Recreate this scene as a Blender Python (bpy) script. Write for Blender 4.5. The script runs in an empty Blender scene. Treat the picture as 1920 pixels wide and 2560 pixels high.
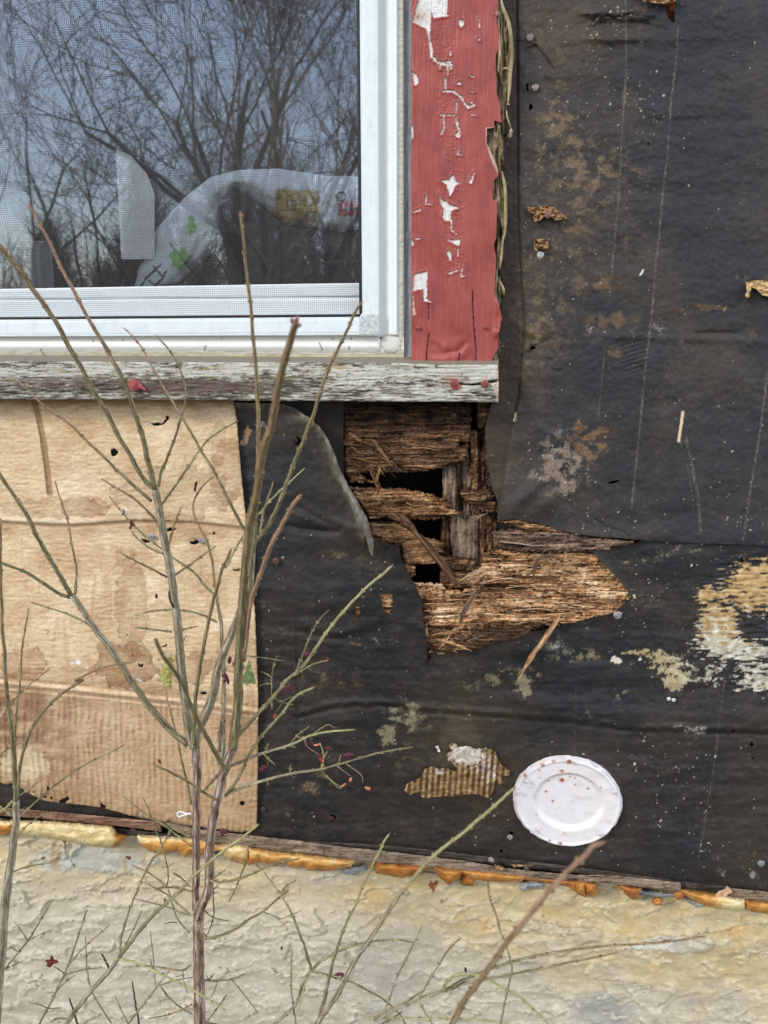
import bpy, math, random
import numpy as np
from mathutils import Vector, Matrix
random.seed(7)
scene = bpy.context.scene
COL = scene.collection

# ------------------------------------------------------------------ camera
PW, PH, F = 1920.0, 2560.0, 1858.0
def unit(v): v = np.array(v, float); return v / np.linalg.norm(v)
_d = unit((72, 6944, F)); UPc = -_d
_l = np.array((-11573., -377., F)); _l = unit(_l - _l.dot(_d) * _d); XC = -_l
YC = np.cross(UPc, XC)                                   # into the wall
ROT = np.stack([XC, YC, UPc])                            # camera (x right, y down, z forward) -> world
CAM = np.array((0.0, -0.77, 1.20))
cd = bpy.data.cameras.new('camera'); cam = bpy.data.objects.new('camera', cd); COL.objects.link(cam)
r, u, b = ROT @ np.array((1, 0, 0)), ROT @ np.array((0, -1, 0)), ROT @ np.array((0, 0, -1))
cam.matrix_world = Matrix(((r[0], u[0], b[0], CAM[0]), (r[1], u[1], b[1], CAM[1]), (r[2], u[2], b[2], CAM[2]), (0, 0, 0, 1)))
cd.sensor_fit = 'VERTICAL'; cd.sensor_height = 36; cd.sensor_width = 27; cd.lens = 36 * F / PH
cd.clip_start = 0.01; cd.clip_end = 500
cd.dof.use_dof = True; cd.dof.focus_distance = 0.80; cd.dof.aperture_fstop = 9.0
scene.camera = cam

# ------------------------------------------------------------------ light
SUN = unit((-0.75, -0.72, 0.66))
w = bpy.data.worlds.new('World'); scene.world = w; w.use_nodes = True
nt = w.node_tree; N = nt.nodes; L = nt.links; N.clear()
sky = N.new('ShaderNodeTexSky'); sky.sky_type = 'NISHITA'; sky.sun_disc = False
sky.sun_elevation = math.asin(SUN[2]); sky.sun_rotation = math.atan2(SUN[0], SUN[1])
sky.air_density = 1.2; sky.dust_density = 0.3; sky.ozone_density = 4.0
tc = N.new('ShaderNodeTexCoord')
mp = N.new('ShaderNodeMapping'); mp.inputs['Scale'].default_value = (1.0, 1.0, 2.2)
no = N.new('ShaderNodeTexNoise'); no.inputs['Scale'].default_value = 1.7; no.inputs['Detail'].default_value = 5
rp = N.new('ShaderNodeValToRGB'); rp.color_ramp.elements[0].position = .46; rp.color_ramp.elements[1].position = .66
mx = N.new('ShaderNodeMix'); mx.data_type = 'RGBA'
mx.inputs['B'].default_value = (12.4, 13.2, 14.8, 1)
bg = N.new('ShaderNodeBackground'); bg.inputs['Strength'].default_value = 0.15
ow = N.new('ShaderNodeOutputWorld')
L.new(tc.outputs['Generated'], mp.inputs['Vector']); L.new(mp.outputs['Vector'], no.inputs['Vector'])
sx = N.new('ShaderNodeSeparateXYZ'); L.new(tc.outputs['Generated'], sx.inputs[0])      # cloud bank to the right, clear sky to the left
ma = N.new('ShaderNodeMath'); ma.operation = 'MULTIPLY_ADD'; ma.inputs[1].default_value = .9; L.new(sx.outputs['X'], ma.inputs[0]); L.new(no.outputs['Fac'], ma.inputs[2])
mb_ = N.new('ShaderNodeMath'); mb_.operation = 'ADD'; mb_.inputs[1].default_value = .30; L.new(ma.outputs['Value'], mb_.inputs[0])
mz = N.new('ShaderNodeMath'); mz.operation = 'MULTIPLY_ADD'; mz.inputs[1].default_value = -1.1; L.new(sx.outputs['Z'], mz.inputs[0]); L.new(mb_.outputs['Value'], mz.inputs[2])
mz2 = N.new('ShaderNodeMath'); mz2.operation = 'ADD'; mz2.inputs[1].default_value = .17; L.new(mz.outputs['Value'], mz2.inputs[0]); L.new(mz2.outputs['Value'], rp.inputs['Fac'])
rp.color_ramp.elements[0].color = (.22, .22, .22, 1); L.new(rp.outputs['Color'], mx.inputs['Factor'])
L.new(sky.outputs['Color'], mx.inputs['A']); L.new(mx.outputs['Result'], bg.inputs['Color']); L.new(bg.outputs['Background'], ow.inputs['Surface'])
sl = bpy.data.lights.new('sun', 'SUN'); sl.energy = 2.0; sl.angle = math.radians(14); sl.color = (1.0, .92, .80)
so = bpy.data.objects.new('sun', sl); COL.objects.link(so)
so.rotation_euler = Vector(SUN).to_track_quat('Z', 'Y').to_euler(); so.location = (-3, -4, 5)
scene.view_settings.view_transform = 'Standard'; scene.view_settings.look = 'None'
scene.view_settings.exposure = 0.24; scene.view_settings.gamma = 1

# ------------------------------------------------------------------ projecting photo pixels to real depths
def W(px, py, d):
    """Points at distance d in front of the wall plane (y = -d) on the sight lines of photo pixels."""
    px = np.asarray(px, float); py = np.asarray(py, float)
    v = np.stack([(px - PW / 2) / F, (py - PH / 2) / F, np.ones_like(px)], -1)
    g = v @ ROT.T
    t = (-np.asarray(d, float) - CAM[1]) / g[..., 1]
    return CAM + g * t[..., None]
def w1(px, py, d): return W(np.array([px]), np.array([py]), d)[0]
def pxm(px, py, d):
    """metres per photo pixel there"""
    p = w1(px, py, d); return float((p - CAM) @ (ROT @ np.array((0, 0, 1)))) / F
Z = 3.45625
TL = {'A': (0, 500, Z), 'B': (480, 500, Z), 'C': (0, 1100, Z), 'D': (480, 1100, Z), 'E': (0, 1700, Z), 'F': (480, 1700, Z),
      'G': (0, 2080, Z), 'H': (480, 2080, Z), 'I': (960, 2080, Z), 'J': (1440, 2080, Z), 'K': (960, 0, Z), 'M': (960, 500, Z),
      'P': (840, 980, Z), 'Q': (840, 1280, Z), 'R': (1180, 1280, Z), 'S': (980, 1820, 2.676), 'T': (1440, 0, Z), 'U': (1440, 640, Z),
      'V': (1440, 1280, 1.983), 'X': (0, 0, 1659 / 1920), 'Y': (560, 980, 2.38), 'O': (0, 0, 1.0), 'Z': (640, 1500, 1.983)}
def q(t, *pts):
    x0, y0, z = TL[t]; return [(x0 + x / z, y0 + y / z) for x, y in pts]

# ------------------------------------------------------------------ noise
def _h(ix, iy, s):
    n = (ix.astype(np.int64) * 374761393 + iy.astype(np.int64) * 668265263 + s * 974634777) & 0xffffffff
    n = ((n ^ (n >> 13)) * 1274126177) & 0xffffffff
    n = ((n ^ (n >> 16)) * 2246822519) & 0xffffffff
    return (n ^ (n >> 15)) & 0xffffffff
def h01(ix, iy, s): return _h(ix, iy, s) / 4294967295.0
def perlin(x, y, s=0):
    ix = np.floor(x); iy = np.floor(y); fx = x - ix; fy = y - iy
    u_ = fx * fx * fx * (fx * (fx * 6 - 15) + 10); v_ = fy * fy * fy * (fy * (fy * 6 - 15) + 10)
    def g(dx, dy):
        a = h01(ix + dx, iy + dy, s) * (2 * np.pi)
        return np.cos(a) * (fx - dx) + np.sin(a) * (fy - dy)
    a = g(0, 0); b_ = g(1, 0); c = g(0, 1); d = g(1, 1)
    return ((a + u_ * (b_ - a)) * (1 - v_) + (c + u_ * (d - c)) * v_) * 1.5
def fbm(x, y, s=0, o=4, g=.5):
    r_ = 0; a = 1; t = 0
    for i in range(o):
        r_ = r_ + a * perlin(x, y, s + i * 17); t += a; a *= g; x = x * 2.03 + 5.1; y = y * 2.03 + 1.7
    return r_ / t * 1.35
def rid(x, y, s=0, o=4):
    r_ = 0; a = 1; t = 0
    for i in range(o):
        r_ = r_ + a * (1 - 2 * np.abs(perlin(x, y, s + i * 17))); t += a; a *= .5; x = x * 2.03 + 3.1; y = y * 2.03 + 7.7
    return r_ / t
def ss(a, b_, x): t = np.clip((x - a) / (b_ - a), 0, 1); return t * t * (3 - 2 * t)
def voro(x, y, s=0):
    ix = np.floor(x); iy = np.floor(y); f1 = np.full(x.shape, 9.); f2 = f1.copy(); idv = np.zeros(x.shape)
    for dx in (-1, 0, 1):
        for dy in (-1, 0, 1):
            a = ix + dx; b_ = iy + dy
            d = np.hypot(a + .15 + .7 * h01(a, b_, s) - x, b_ + .15 + .7 * h01(a, b_, s + 1) - y); i = h01(a, b_, s + 2)
            m = d < f1; f2 = np.where(m, f1, np.minimum(f2, d)); idv = np.where(m, i, idv); f1 = np.where(m, d, f1)
    return f1, f2, idv
def specks(X, Y, cell, dens, r0, r1, s=0):
    ix = np.floor(X / cell); iy = np.floor(Y / cell)
    a, b_, c, e = (h01(ix, iy, s + k) for k in range(4))
    rad = r0 + (r1 - r0) * c ** 2.5
    rad = np.minimum(rad, cell * .3)
    dx = X - (ix + .3 + .4 * a) * cell; dy = Y - (iy + .3 + .4 * b_) * cell
    th = e * 40; dd = np.hypot(dx * np.cos(th) + dy * np.sin(th), (dy * np.cos(th) - dx * np.sin(th)) * (1 + 1.2 * a))
    cl = .5 + .5 * fbm(X / (cell * 5), Y / (cell * 5), s + 11, 2); return (h01(ix, iy, s + 9) < dens * 2.6 * cl ** 3) * (1 - ss(rad * .6, rad * 1.25, dd))
def psdf(poly, X, Y):
    """signed distance to a polygon, positive inside"""
    P = np.array(poly, float); d = np.full(X.shape, 1e9); ins = np.zeros(X.shape, bool); n = len(P)
    for i in range(n):
        a = P[i]; b_ = P[(i + 1) % n]; e = b_ - a; wx = X - a[0]; wy = Y - a[1]
        t = np.clip((wx * e[0] + wy * e[1]) / max(e @ e, 1e-9), 0, 1)
        d = np.minimum(d, np.hypot(wx - e[0] * t, wy - e[1] * t))
        if a[1] != b_[1]:
            c = (a[1] > Y) != (b_[1] > Y)
            ins ^= c & (X < (b_[0] - a[0]) * (Y - a[1]) / (b_[1] - a[1]) + a[0])
    return np.where(ins, d, -d)
def ldist(pts, X, Y):
    d = np.full(X.shape, 1e9)
    for a, b_ in zip(pts[:-1], pts[1:]):
        a = np.array(a); e = np.array(b_) - a; wx = X - a[0]; wy = Y - a[1]
        t = np.clip((wx * e[0] + wy * e[1]) / max(e @ e, 1e-9), 0, 1)
        d = np.minimum(d, np.hypot(wx - e[0] * t, wy - e[1] * t))
    return d
def blobs(X, Y, lst):
    r_ = 0
    for cx, cy, rx, ry, a in lst: r_ = r_ + a * np.exp(-((X - cx) / rx) ** 2 - ((Y - cy) / ry) ** 2)
    return r_
def S(r_, g, b_):
    c = np.array((r_, g, b_)) / 255.0
    return np.where(c <= .04045, c / 12.92, ((c + .055) / 1.055) ** 2.4)
def pal(t, stops):
    ts = [s[0] for s in stops]; cs = np.array([S(*s[1]) for s in stops])
    return np.stack([np.interp(t, ts, cs[:, k]) for k in range(3)], -1)
def mixc(c, m, col): m = np.clip(m, 0, 1)[..., None]; return c * (1 - m) + np.asarray(col) * m

# ------------------------------------------------------------------ materials (node based)
def mat(name, rough=.8, bumps=((900, .3, .0006),), spec=.3, vary=.16, vscale=260, col=None, rattr=False, metal=0, subs=0):
    m = bpy.data.materials.new(name); m.use_nodes = True; nt = m.node_tree; N = nt.nodes; L = nt.links
    p = N['Principled BSDF']; p.inputs['Roughness'].default_value = rough
    p.inputs['Specular IOR Level'].default_value = spec; p.inputs['Metallic'].default_value = metal
    tc = N.new('ShaderNodeTexCoord'); no = N.new('ShaderNodeTexNoise'); no.inputs['Scale'].default_value = vscale
    no.inputs['Detail'].default_value = 4; L.new(tc.outputs['Object'], no.inputs['Vector'])
    mr = N.new('ShaderNodeMapRange'); mr.inputs['From Min'].default_value = .3; mr.inputs['From Max'].default_value = .7
    mr.inputs['To Min'].default_value = 1 - vary; mr.inputs['To Max'].default_value = 1 + vary
    L.new(no.outputs['Fac'], mr.inputs['Value'])
    vm = N.new('ShaderNodeVectorMath'); vm.operation = 'SCALE'
    if col is None:
        at = N.new('ShaderNodeAttribute'); at.attribute_name = 'Col'; L.new(at.outputs['Color'], vm.inputs[0])
        if rattr: L.new(at.outputs['Alpha'], p.inputs['Roughness'])
    else: vm.inputs[0].default_value = tuple(col)
    L.new(mr.outputs['Result'], vm.inputs['Scale']); L.new(vm.outputs['Vector'], p.inputs['Base Color'])
    prev = None
    for sc, st, di in bumps:
        nb = N.new('ShaderNodeTexNoise'); nb.inputs['Scale'].default_value = sc; nb.inputs['Detail'].default_value = 3
        L.new(tc.outputs['Object'], nb.inputs['Vector'])
        bp = N.new('ShaderNodeBump'); bp.inputs['Strength'].default_value = st; bp.inputs['Distance'].default_value = di
        L.new(nb.outputs['Fac'], bp.inputs['Height'])
        if prev: L.new(prev.outputs['Normal'], bp.inputs['Normal'])
        prev = bp
    if prev: L.new(prev.outputs['Normal'], p.inputs['Normal'])
    return m
M = {
 'tar': mat('tar_paper', .6, ((420, .25, .0010), (1700, .6, .0006)), .3, .2, 900),
 'board': mat('weathered_board', .85, ((700, .35, .0006),), .2, .1, 350),
 'wood': mat('weathered_wood', .85, ((900, .4, .0006),), .2, .15, 420),
 'paint': mat('flaking_paint', .5, ((700, .2, .0005),), .4, .05, 200),
 'stucco': mat('rough_stucco', .9, ((130, .2, .0016), (1300, .3, .0005)), .2, .09, 160),
 'foam': mat('cured_foam', .6, ((300, .35, .001),), .4, .1, 160),
 'vinyl': mat('white_window_frame', .4, ((120, .05, .001),), .4, .03, 60),
 'bark': mat('twig_bark', .65, ((1000, .7, .0008),), .25, .36, 800),
 'nail': mat('nail_metal', .45, ((1500, .4, .0004),), .5, .25, 900, metal=.3),
 'plate': mat('painted_tin', .45, ((500, .12, .0004),), .4, .02, 120),
 'cloth': mat('printed_cloth', .9, ((300, .3, .001),), .1, .05, 100),
 'wire': mat('screen_wire', .6, (), .3, .05, 100, col=S(78, 80, 84)),
 'seal': mat('black_seal', .5, (), .4, .1, 200, col=(.008, .009, .01)),
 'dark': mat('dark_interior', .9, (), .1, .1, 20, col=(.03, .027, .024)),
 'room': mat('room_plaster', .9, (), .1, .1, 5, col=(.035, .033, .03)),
 'ground': mat('leafy_ground', .95, ((40, .6, .02),), .1, .4, 18, col=(.14, .12, .07)),
 'pod': mat('seed_pod', .5, (), .3, .2, 900),
 'leaf': mat('leaf', .55, ((900, .3, .0005),), .3, .12, 500, subs=1),
}
def glass_mat():
    m = bpy.data.materials.new('window_glass'); m.use_nodes = True; nt = m.node_tree; N = nt.nodes; L = nt.links; N.clear()
    t = N.new('ShaderNodeBsdfTransparent'); t.inputs['Color'].default_value = (.98, .99, .985, 1)
    g = N.new('ShaderNodeBsdfGlossy'); g.inputs['Roughness'].default_value = 0.012; g.inputs['Color'].default_value = (.95, .97, 1, 1)
    lw = N.new('ShaderNodeFresnel'); lw.inputs['IOR'].default_value = 1.5
    ad = N.new('ShaderNodeMath'); ad.operation = 'MULTIPLY_ADD'; ad.inputs[1].default_value = 1.0; ad.inputs[2].default_value = .28
    tc = N.new('ShaderNodeTexCoord'); nb = N.new('ShaderNodeTexNoise'); nb.inputs['Scale'].default_value = 9
    bp = N.new('ShaderNodeBump'); bp.inputs['Strength'].default_value = .05; bp.inputs['Distance'].default_value = .002
    L.new(tc.outputs['Object'], nb.inputs['Vector']); L.new(nb.outputs['Fac'], bp.inputs['Height']); L.new(bp.outputs['Normal'], g.inputs['Normal'])
    mxs = N.new('ShaderNodeMixShader'); o = N.new('ShaderNodeOutputMaterial')
    L.new(lw.outputs['Fac'], ad.inputs[0]); L.new(ad.outputs['Value'], mxs.inputs['Fac'])
    L.new(t.outputs['BSDF'], mxs.inputs[1]); L.new(g.outputs['BSDF'], mxs.inputs[2]); L.new(mxs.outputs['Shader'], o.inputs['Surface'])
    return m
M['glass'] = glass_mat()

# ------------------------------------------------------------------ object helpers
def tag(o, label=None, cat=None, group=None, kind=None):
    if label: o['label'] = label
    if cat: o['category'] = cat
    if group: o['group'] = group
    if kind: o['kind'] = kind
    return o
def empty(name, loc, label, cat, group=None):
    o = bpy.data.objects.new(name, None); COL.objects.link(o); o.location = tuple(loc); o.empty_display_size = .02
    return tag(o, label, cat, group)
def link(name, V, Fc, m, col=None, parent=None, smooth=True):
    """one mesh object from world coordinates"""
    V = np.asarray(V, np.float64); me = bpy.data.meshes.new(name)
    off = np.array(parent.matrix_basis.translation) if parent is not None else np.zeros(3)
    if parent is not None and parent.parent is not None: off = off + np.array(parent.parent.matrix_basis.translation)
    V = V - off; Fc = np.asarray(Fc, np.int32) if not isinstance(Fc, list) else Fc
    if isinstance(Fc, list):
        me.from_pydata([tuple(v) for v in V], [], [tuple(int(i) for i in f) for f in Fc])
    else:
        n = len(Fc); me.vertices.add(len(V)); me.vertices.foreach_set('co', V.astype(np.float32).ravel())
        me.loops.add(n * 4); me.loops.foreach_set('vertex_index', Fc.ravel())
        me.polygons.add(n); me.polygons.foreach_set('loop_start', np.arange(0, 4 * n, 4, dtype=np.int32))
        me.polygons.foreach_set('loop_total', np.full(n, 4, np.int32)); me.update(calc_edges=True)
    if col is not None:
        a = me.attributes.new('Col', 'FLOAT_COLOR', 'POINT'); c = np.ones((len(V), 4), np.float32); c[:, :3] = col
        a.data.foreach_set('color', c.ravel())
    me.validate(); me.update()
    me.polygons.foreach_set('use_smooth', np.full(len(me.polygons), smooth)); me.materials.append(m)
    o = bpy.data.objects.new(name, me); COL.objects.link(o)
    if parent is not None: o.parent = parent
    return o
def sheet(name, poly, depth, m, cfn, hfn=None, thick=.002, step=2.5, rag=0, rsc=12, holes=(), parent=None, seed=0, grow=0):
    """A slab whose outline was measured on the photo, stood at its own depth, with relief hfn (metres) and colour cfn."""
    P = np.array(poly, float); x0, y0 = P.min(0) - step * 2; x1, y1 = P.max(0) + step * 2
    xs = np.arange(x0, x1 + step, step); ys = np.arange(y0, y1 + step, step); X, Y = np.meshgrid(xs, ys)
    sd = psdf(poly, X, Y)
    sd = sd + grow
    for hp in holes: sd = np.minimum(sd, -psdf(hp, X, Y))
    if rag: sd = sd + rag * fbm(X / rsc, Y / rsc, seed + 91, 4, .6)
    fm = (sd[:-1, :-1] + sd[1:, :-1] + sd[:-1, 1:] + sd[1:, 1:]) > 0
    ny, nx = X.shape; idx = np.arange(ny * nx).reshape(ny, nx)
    Fc = np.stack([idx[:-1, :-1][fm], idx[1:, :-1][fm], idx[1:, 1:][fm], idx[:-1, 1:][fm]], -1)
    e = np.concatenate([Fc[:, [0, 1]], Fc[:, [1, 2]], Fc[:, [2, 3]], Fc[:, [3, 0]]])
    key = np.sort(e, 1); key = key[:, 0] * (ny * nx) + key[:, 1]
    uq, inv, cnt = np.unique(key, return_inverse=True, return_counts=True)
    be = e[cnt[inv] == 1]; bv = np.unique(be)
    gy, gx = np.gradient(sd, step); g2 = gx ** 2 + gy ** 2 + 1e-6
    Xf, Yf, sf = X.ravel().copy(), Y.ravel().copy(), sd.ravel().copy()
    mv = np.clip(sf[bv] / np.sqrt(g2.ravel()[bv]), -1.2 * step, 1.2 * step) / np.sqrt(g2.ravel()[bv])
    Xf[bv] -= mv * gx.ravel()[bv]; Yf[bv] -= mv * gy.ravel()[bv]; sf[bv] = 0
    used = np.unique(Fc); rm = np.full(ny * nx, -1); rm[used] = np.arange(len(used)); Fc = rm[Fc]; be = rm[be]
    Xf, Yf, sf = Xf[used], Yf[used], np.maximum(sf[used], 0)
    h = hfn(Xf, Yf, sf) if hfn else np.zeros(len(Xf))
    c = cfn(Xf, Yf, sf, h); V = W(Xf, Yf, depth + h)
    # skirt gives the slab its thickness
    bu = np.unique(be); rb = np.full(len(V), -1); rb[bu] = np.arange(len(bu)); n0 = len(V)
    top = V[bu] + 0; bot = W(Xf[bu], Yf[bu], np.minimum(depth - thick, depth + h[bu] - thick * .5)); sx = be
    Fs = np.stack([sx[:, 1], sx[:, 0], sx[:, 0], sx[:, 1]], -1)
    Fs = np.stack([n0 + rb[sx[:, 1]], n0 + rb[sx[:, 0]], n0 + len(bu) + rb[sx[:, 0]], n0 + len(bu) + rb[sx[:, 1]]], -1)
    V = np.concatenate([V, top, bot]); c = np.concatenate([c, c[bu], c[bu] * .9]); Fc = np.concatenate([Fc, Fs])
    return link(name, V, Fc[:, ::-1].copy(), m, c, parent)
class MB:
    def __init__(s): s.V = []; s.F = []; s.C = []; s.n = 0
    def add(s, V, Fc, c):
        V = np.asarray(V, float); c = np.broadcast_to(np.asarray(c, float), (len(V), 3))
        s.V.append(V); s.F += [[i + s.n for i in f] for f in Fc]; s.C.append(c); s.n += len(V)
    def tube(s, P, R, c, sides=7, ridge=0., flat=1., up=(0, -1, 0)):
        P = np.asarray(P, float); R = np.asarray(R, float); n = len(P); T = np.gradient(P, axis=0); T /= np.linalg.norm(T, axis=1)[:, None] + 1e-12
        a = np.arange(sides) * 2 * np.pi / sides; V = np.zeros((n, sides, 3)); nr = np.array(up, float)
        for i in range(n):
            bn = np.cross(T[i], nr); bn /= np.linalg.norm(bn) + 1e-9; nr = np.cross(bn, T[i])
            rr = R[i] * (1 + ridge * np.cos(4 * a))
            V[i] = P[i] + (np.cos(a) * rr)[:, None] * bn + (np.sin(a) * rr * flat)[:, None] * nr
        idx = np.arange(n * sides).reshape(n, sides); Fc = []
        for i in range(n - 1):
            for k in range(sides):
                k2 = (k + 1) % sides; Fc.append([idx[i, k], idx[i, k2], idx[i + 1, k2], idx[i + 1, k]])
        Fc.append(list(idx[0, ::-1])); Fc.append(list(idx[-1]))
        c = np.asarray(c, float)
        if c.ndim == 2 and len(c) == n: c = np.repeat(c, sides, 0)
        if c.ndim == 3: c = c.reshape(-1, 3)
        s.add(V.reshape(-1, 3), Fc, c)
    def ell(s, ctr, ax, col, nu=7, nv=5):
        """ellipsoid with half axes given as three vectors"""
        ax = np.asarray(ax, float); V = [ctr + ax[2]]; 
        for j in range(1, nv):
            th = math.pi * j / nv
            for i in range(nu):
                ph = 2 * math.pi * i / nu
                V.append(ctr + ax[0] * math.sin(th) * math.cos(ph) + ax[1] * math.sin(th) * math.sin(ph) + ax[2] * math.cos(th))
        V.append(ctr - ax[2]); Fc = []
        for i in range(nu): Fc.append([0, 1 + i, 1 + (i + 1) % nu])
        for j in range(nv - 2):
            for i in range(nu):
                a = 1 + j * nu; b_ = a + nu; Fc.append([a + i, b_ + i, b_ + (i + 1) % nu, a + (i + 1) % nu])
        a = 1 + (nv - 2) * nu
        for i in range(nu): Fc.append([a + i, len(V) - 1, a + (i + 1) % nu])
        s.add(V, Fc, col)
    def box(s, lo, hi, col):
        x0, y0, z0 = lo; x1, y1, z1 = hi
        V = [(x0, y0, z0), (x1, y0, z0), (x1, y1, z0), (x0, y1, z0), (x0, y0, z1), (x1, y0, z1), (x1, y1, z1), (x0, y1, z1)]
        s.add(V, [[0, 3, 2, 1], [4, 5, 6, 7], [0, 1, 5, 4], [1, 2, 6, 5], [2, 3, 7, 6], [3, 0, 4, 7]], col)
    def build(s, name, m, parent=None, smooth=True):
        return link(name, np.concatenate(s.V), s.F, m, np.concatenate(s.C), parent, smooth)
def crom(pts, n=6):
    """Catmull-Rom through rows of numbers"""
    P = np.array(pts, float)
    if len(P) < 3:
        t = np.linspace(0, 1, n + 1)[:, None]; return P[0] * (1 - t) + P[1] * t
    P = np.concatenate([[2 * P[0] - P[1]], P, [2 * P[-1] - P[-2]]]); out = []
    for i in range(1, len(P) - 2):
        for k in range(n):
            t = k / n; a, b_, c, d = P[i - 1:i + 3]
            out.append(.5 * ((2 * b_) + (-a + c) * t + (2 * a - 5 * b_ + 4 * c - d) * t * t + (-a + 3 * b_ - 3 * c + d) * t ** 3))
    out.append(P[-2]); return np.array(out)

# ================================================================== the wall, layer by layer
E0 = -300; E1 = 2200; T0 = -300                       # sheets run on past the picture's edges
def at(px, py, d=0): return w1(px, py, d)
# ---- ground, sky is the world
gb = bpy.data.meshes.new('ground'); gb.from_pydata([(-80, -80, 0), (80, -80, 0), (80, 80, 0), (-80, 80, 0)], [], [(0, 1, 2, 3)])
gb.materials.append(M['ground']); go = bpy.data.objects.new('ground', gb); COL.objects.link(go); tag(go, 'brown leafy ground in front of the house', 'ground', kind='structure')

# ---- house wall: blocking behind, stud bay, room, rotten sheathing
house = empty('house_wall', at(1130, 1300, 0), 'rotten wooden sheathing and studs of the old house wall, exposed in the torn hole', 'wall')
def box_face(name, m, rects, y, parent):
    mb = MB()
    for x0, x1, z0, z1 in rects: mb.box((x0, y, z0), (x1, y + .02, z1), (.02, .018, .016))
    return mb.build(name, m, parent, False)
wl, wr = -3.0, at(1003, 500, 0)[0]; wb = at(500, 902, 0)[2]; hx0, hx1 = at(845, 1200, 0)[0], at(1240, 1200, 0)[0]; hz0, hz1 = at(1000, 1500, 0)[2], at(1000, 1008, 0)[2]
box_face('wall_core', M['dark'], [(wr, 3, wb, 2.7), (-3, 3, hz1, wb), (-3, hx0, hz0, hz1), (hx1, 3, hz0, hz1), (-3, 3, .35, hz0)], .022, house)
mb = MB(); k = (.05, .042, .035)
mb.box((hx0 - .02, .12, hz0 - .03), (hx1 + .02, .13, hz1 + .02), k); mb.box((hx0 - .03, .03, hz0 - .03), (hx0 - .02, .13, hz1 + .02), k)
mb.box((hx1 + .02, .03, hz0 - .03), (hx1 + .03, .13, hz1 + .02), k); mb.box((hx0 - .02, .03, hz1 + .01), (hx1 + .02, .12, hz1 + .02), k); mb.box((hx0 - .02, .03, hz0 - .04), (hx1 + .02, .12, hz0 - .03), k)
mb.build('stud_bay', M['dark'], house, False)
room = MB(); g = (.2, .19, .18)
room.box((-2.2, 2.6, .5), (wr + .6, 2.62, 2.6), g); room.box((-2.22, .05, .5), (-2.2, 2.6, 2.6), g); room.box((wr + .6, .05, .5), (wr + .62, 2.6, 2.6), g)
room.box((-2.2, .05, .48), (wr + .6, 2.6, .5), g); room.box((-2.2, 2.2, 2.6), (wr + .6, 2.6, 2.62), g)   # rest of the ceiling left open, an added gap to brighten the things indoors
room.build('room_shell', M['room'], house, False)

def lamina(U, wv, V_, seed, wd, ln):
    """torn laminae: strips of grain that each break off at their own length"""
    k = np.floor(wv / wd); sg = np.floor(U / (ln * (.5 + h01(k, k * 0, seed))) + 9 * h01(k, k * 0, seed + 1) + .10 * fbm(U / 5, V_ / 2.2, seed + 2, 2))
    fr = wv / wd - k
    return h01(k, sg, seed + 3), 4 * fr * (1 - fr)
def woodh(seed, amp=.003, along=90, across=7, lump=0, wx=0):
    def f(X, Y, sd):
        U, V_ = (Y, X) if wx else (X, Y)
        wv = V_ + 6 * fbm(U / 170, V_ / 60, seed + 3, 3) + 1.2 * fbm(U / 30, V_ / 9, seed + 4, 2)
        l1, e1 = lamina(U, wv, V_, seed + 40, 5.5, 70); l2, e2 = lamina(U, wv + 3, V_, seed + 50, 19, 170)
        h = amp * (.30 * fbm(U / along, wv / (across * .55), seed, 4, .6) + .30 * rid(U / along / 1.4, wv / (across * .8), seed + 5, 3))
        h = h + amp * (.7 * (l1 - .5) + .3 * e1 + 1.5 * (l2 - .5) + .22 * fbm(U / 26, wv / 1.9, seed + 60, 3, .7)) + amp * .5 * fbm(U / 60, V_ / 24, seed + 8, 3) + lump * fbm(X / 70, Y / 45, seed + 9, 2)
        pt = ss(.66, .82, .5 + .5 * fbm(U / 22, V_ / 8, seed + 70, 4, .6)); h = h - amp * 1.1 * pt + amp * .45 * fbm(X / 9, Y / 7, seed + 72, 3)
        return h - .004 * (1 - ss(0, 7, sd))
    return f
def woodc(seed, stops, along=80, across=5, wx=0, dark=None):
    def f(X, Y, sd, h):
        U, V_ = (Y, X) if wx else (X, Y)
        wv = V_ + 6 * fbm(U / 170, V_ / 60, seed + 3, 3) + 1.2 * fbm(U / 30, V_ / 9, seed + 4, 2)
        l1, e1 = lamina(U, wv, V_, seed + 40, 5.5, 70)
        t = .50 + .44 * fbm(U / along, wv / (across * .6), seed + 20, 5, .7) + .22 * fbm(U / 18, wv / 1.7, seed + 61, 3) + .22 * fbm(X / 60, Y / 40, seed + 22, 3) + .26 * (l1 - .5) + 25 * (h - h.mean())
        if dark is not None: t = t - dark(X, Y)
        c = pal(t, stops)
        crk = ss(.70, .86, rid(U / (along * 1.5), wv / (across * 1.6), seed + 31, 3))
        c = mixc(c, .7 * ss(.66, .82, .5 + .5 * fbm(U / 22, V_ / 8, seed + 70, 4, .6)), S(44, 30, 21)); return mixc(c, crk * .85, S(34, 23, 16))
    return f
TAN = [(0, (42, 28, 20)), (.3, (92, 64, 44)), (.55, (140, 102, 70)), (.8, (184, 144, 102)), (1, (220, 188, 146))]
BRN = [(0, (30, 21, 16)), (.3, (66, 46, 34)), (.55, (98, 71, 51)), (.8, (136, 103, 75)), (1, (180, 146, 110))]
GRY = [(0, (50, 42, 36)), (.4, (98, 82, 68)), (.7, (136, 116, 98)), (1, (170, 150, 130))]
PUR = [(0, (40, 30, 25)), (.4, (90, 71, 59)), (.7, (132, 108, 92)), (1, (178, 154, 132))]
ORG = [(0, (66, 42, 26)), (.25, (118, 84, 56)), (.5, (172, 130, 91)), (.75, (212, 173, 130)), (1, (246, 222, 186))]
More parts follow.
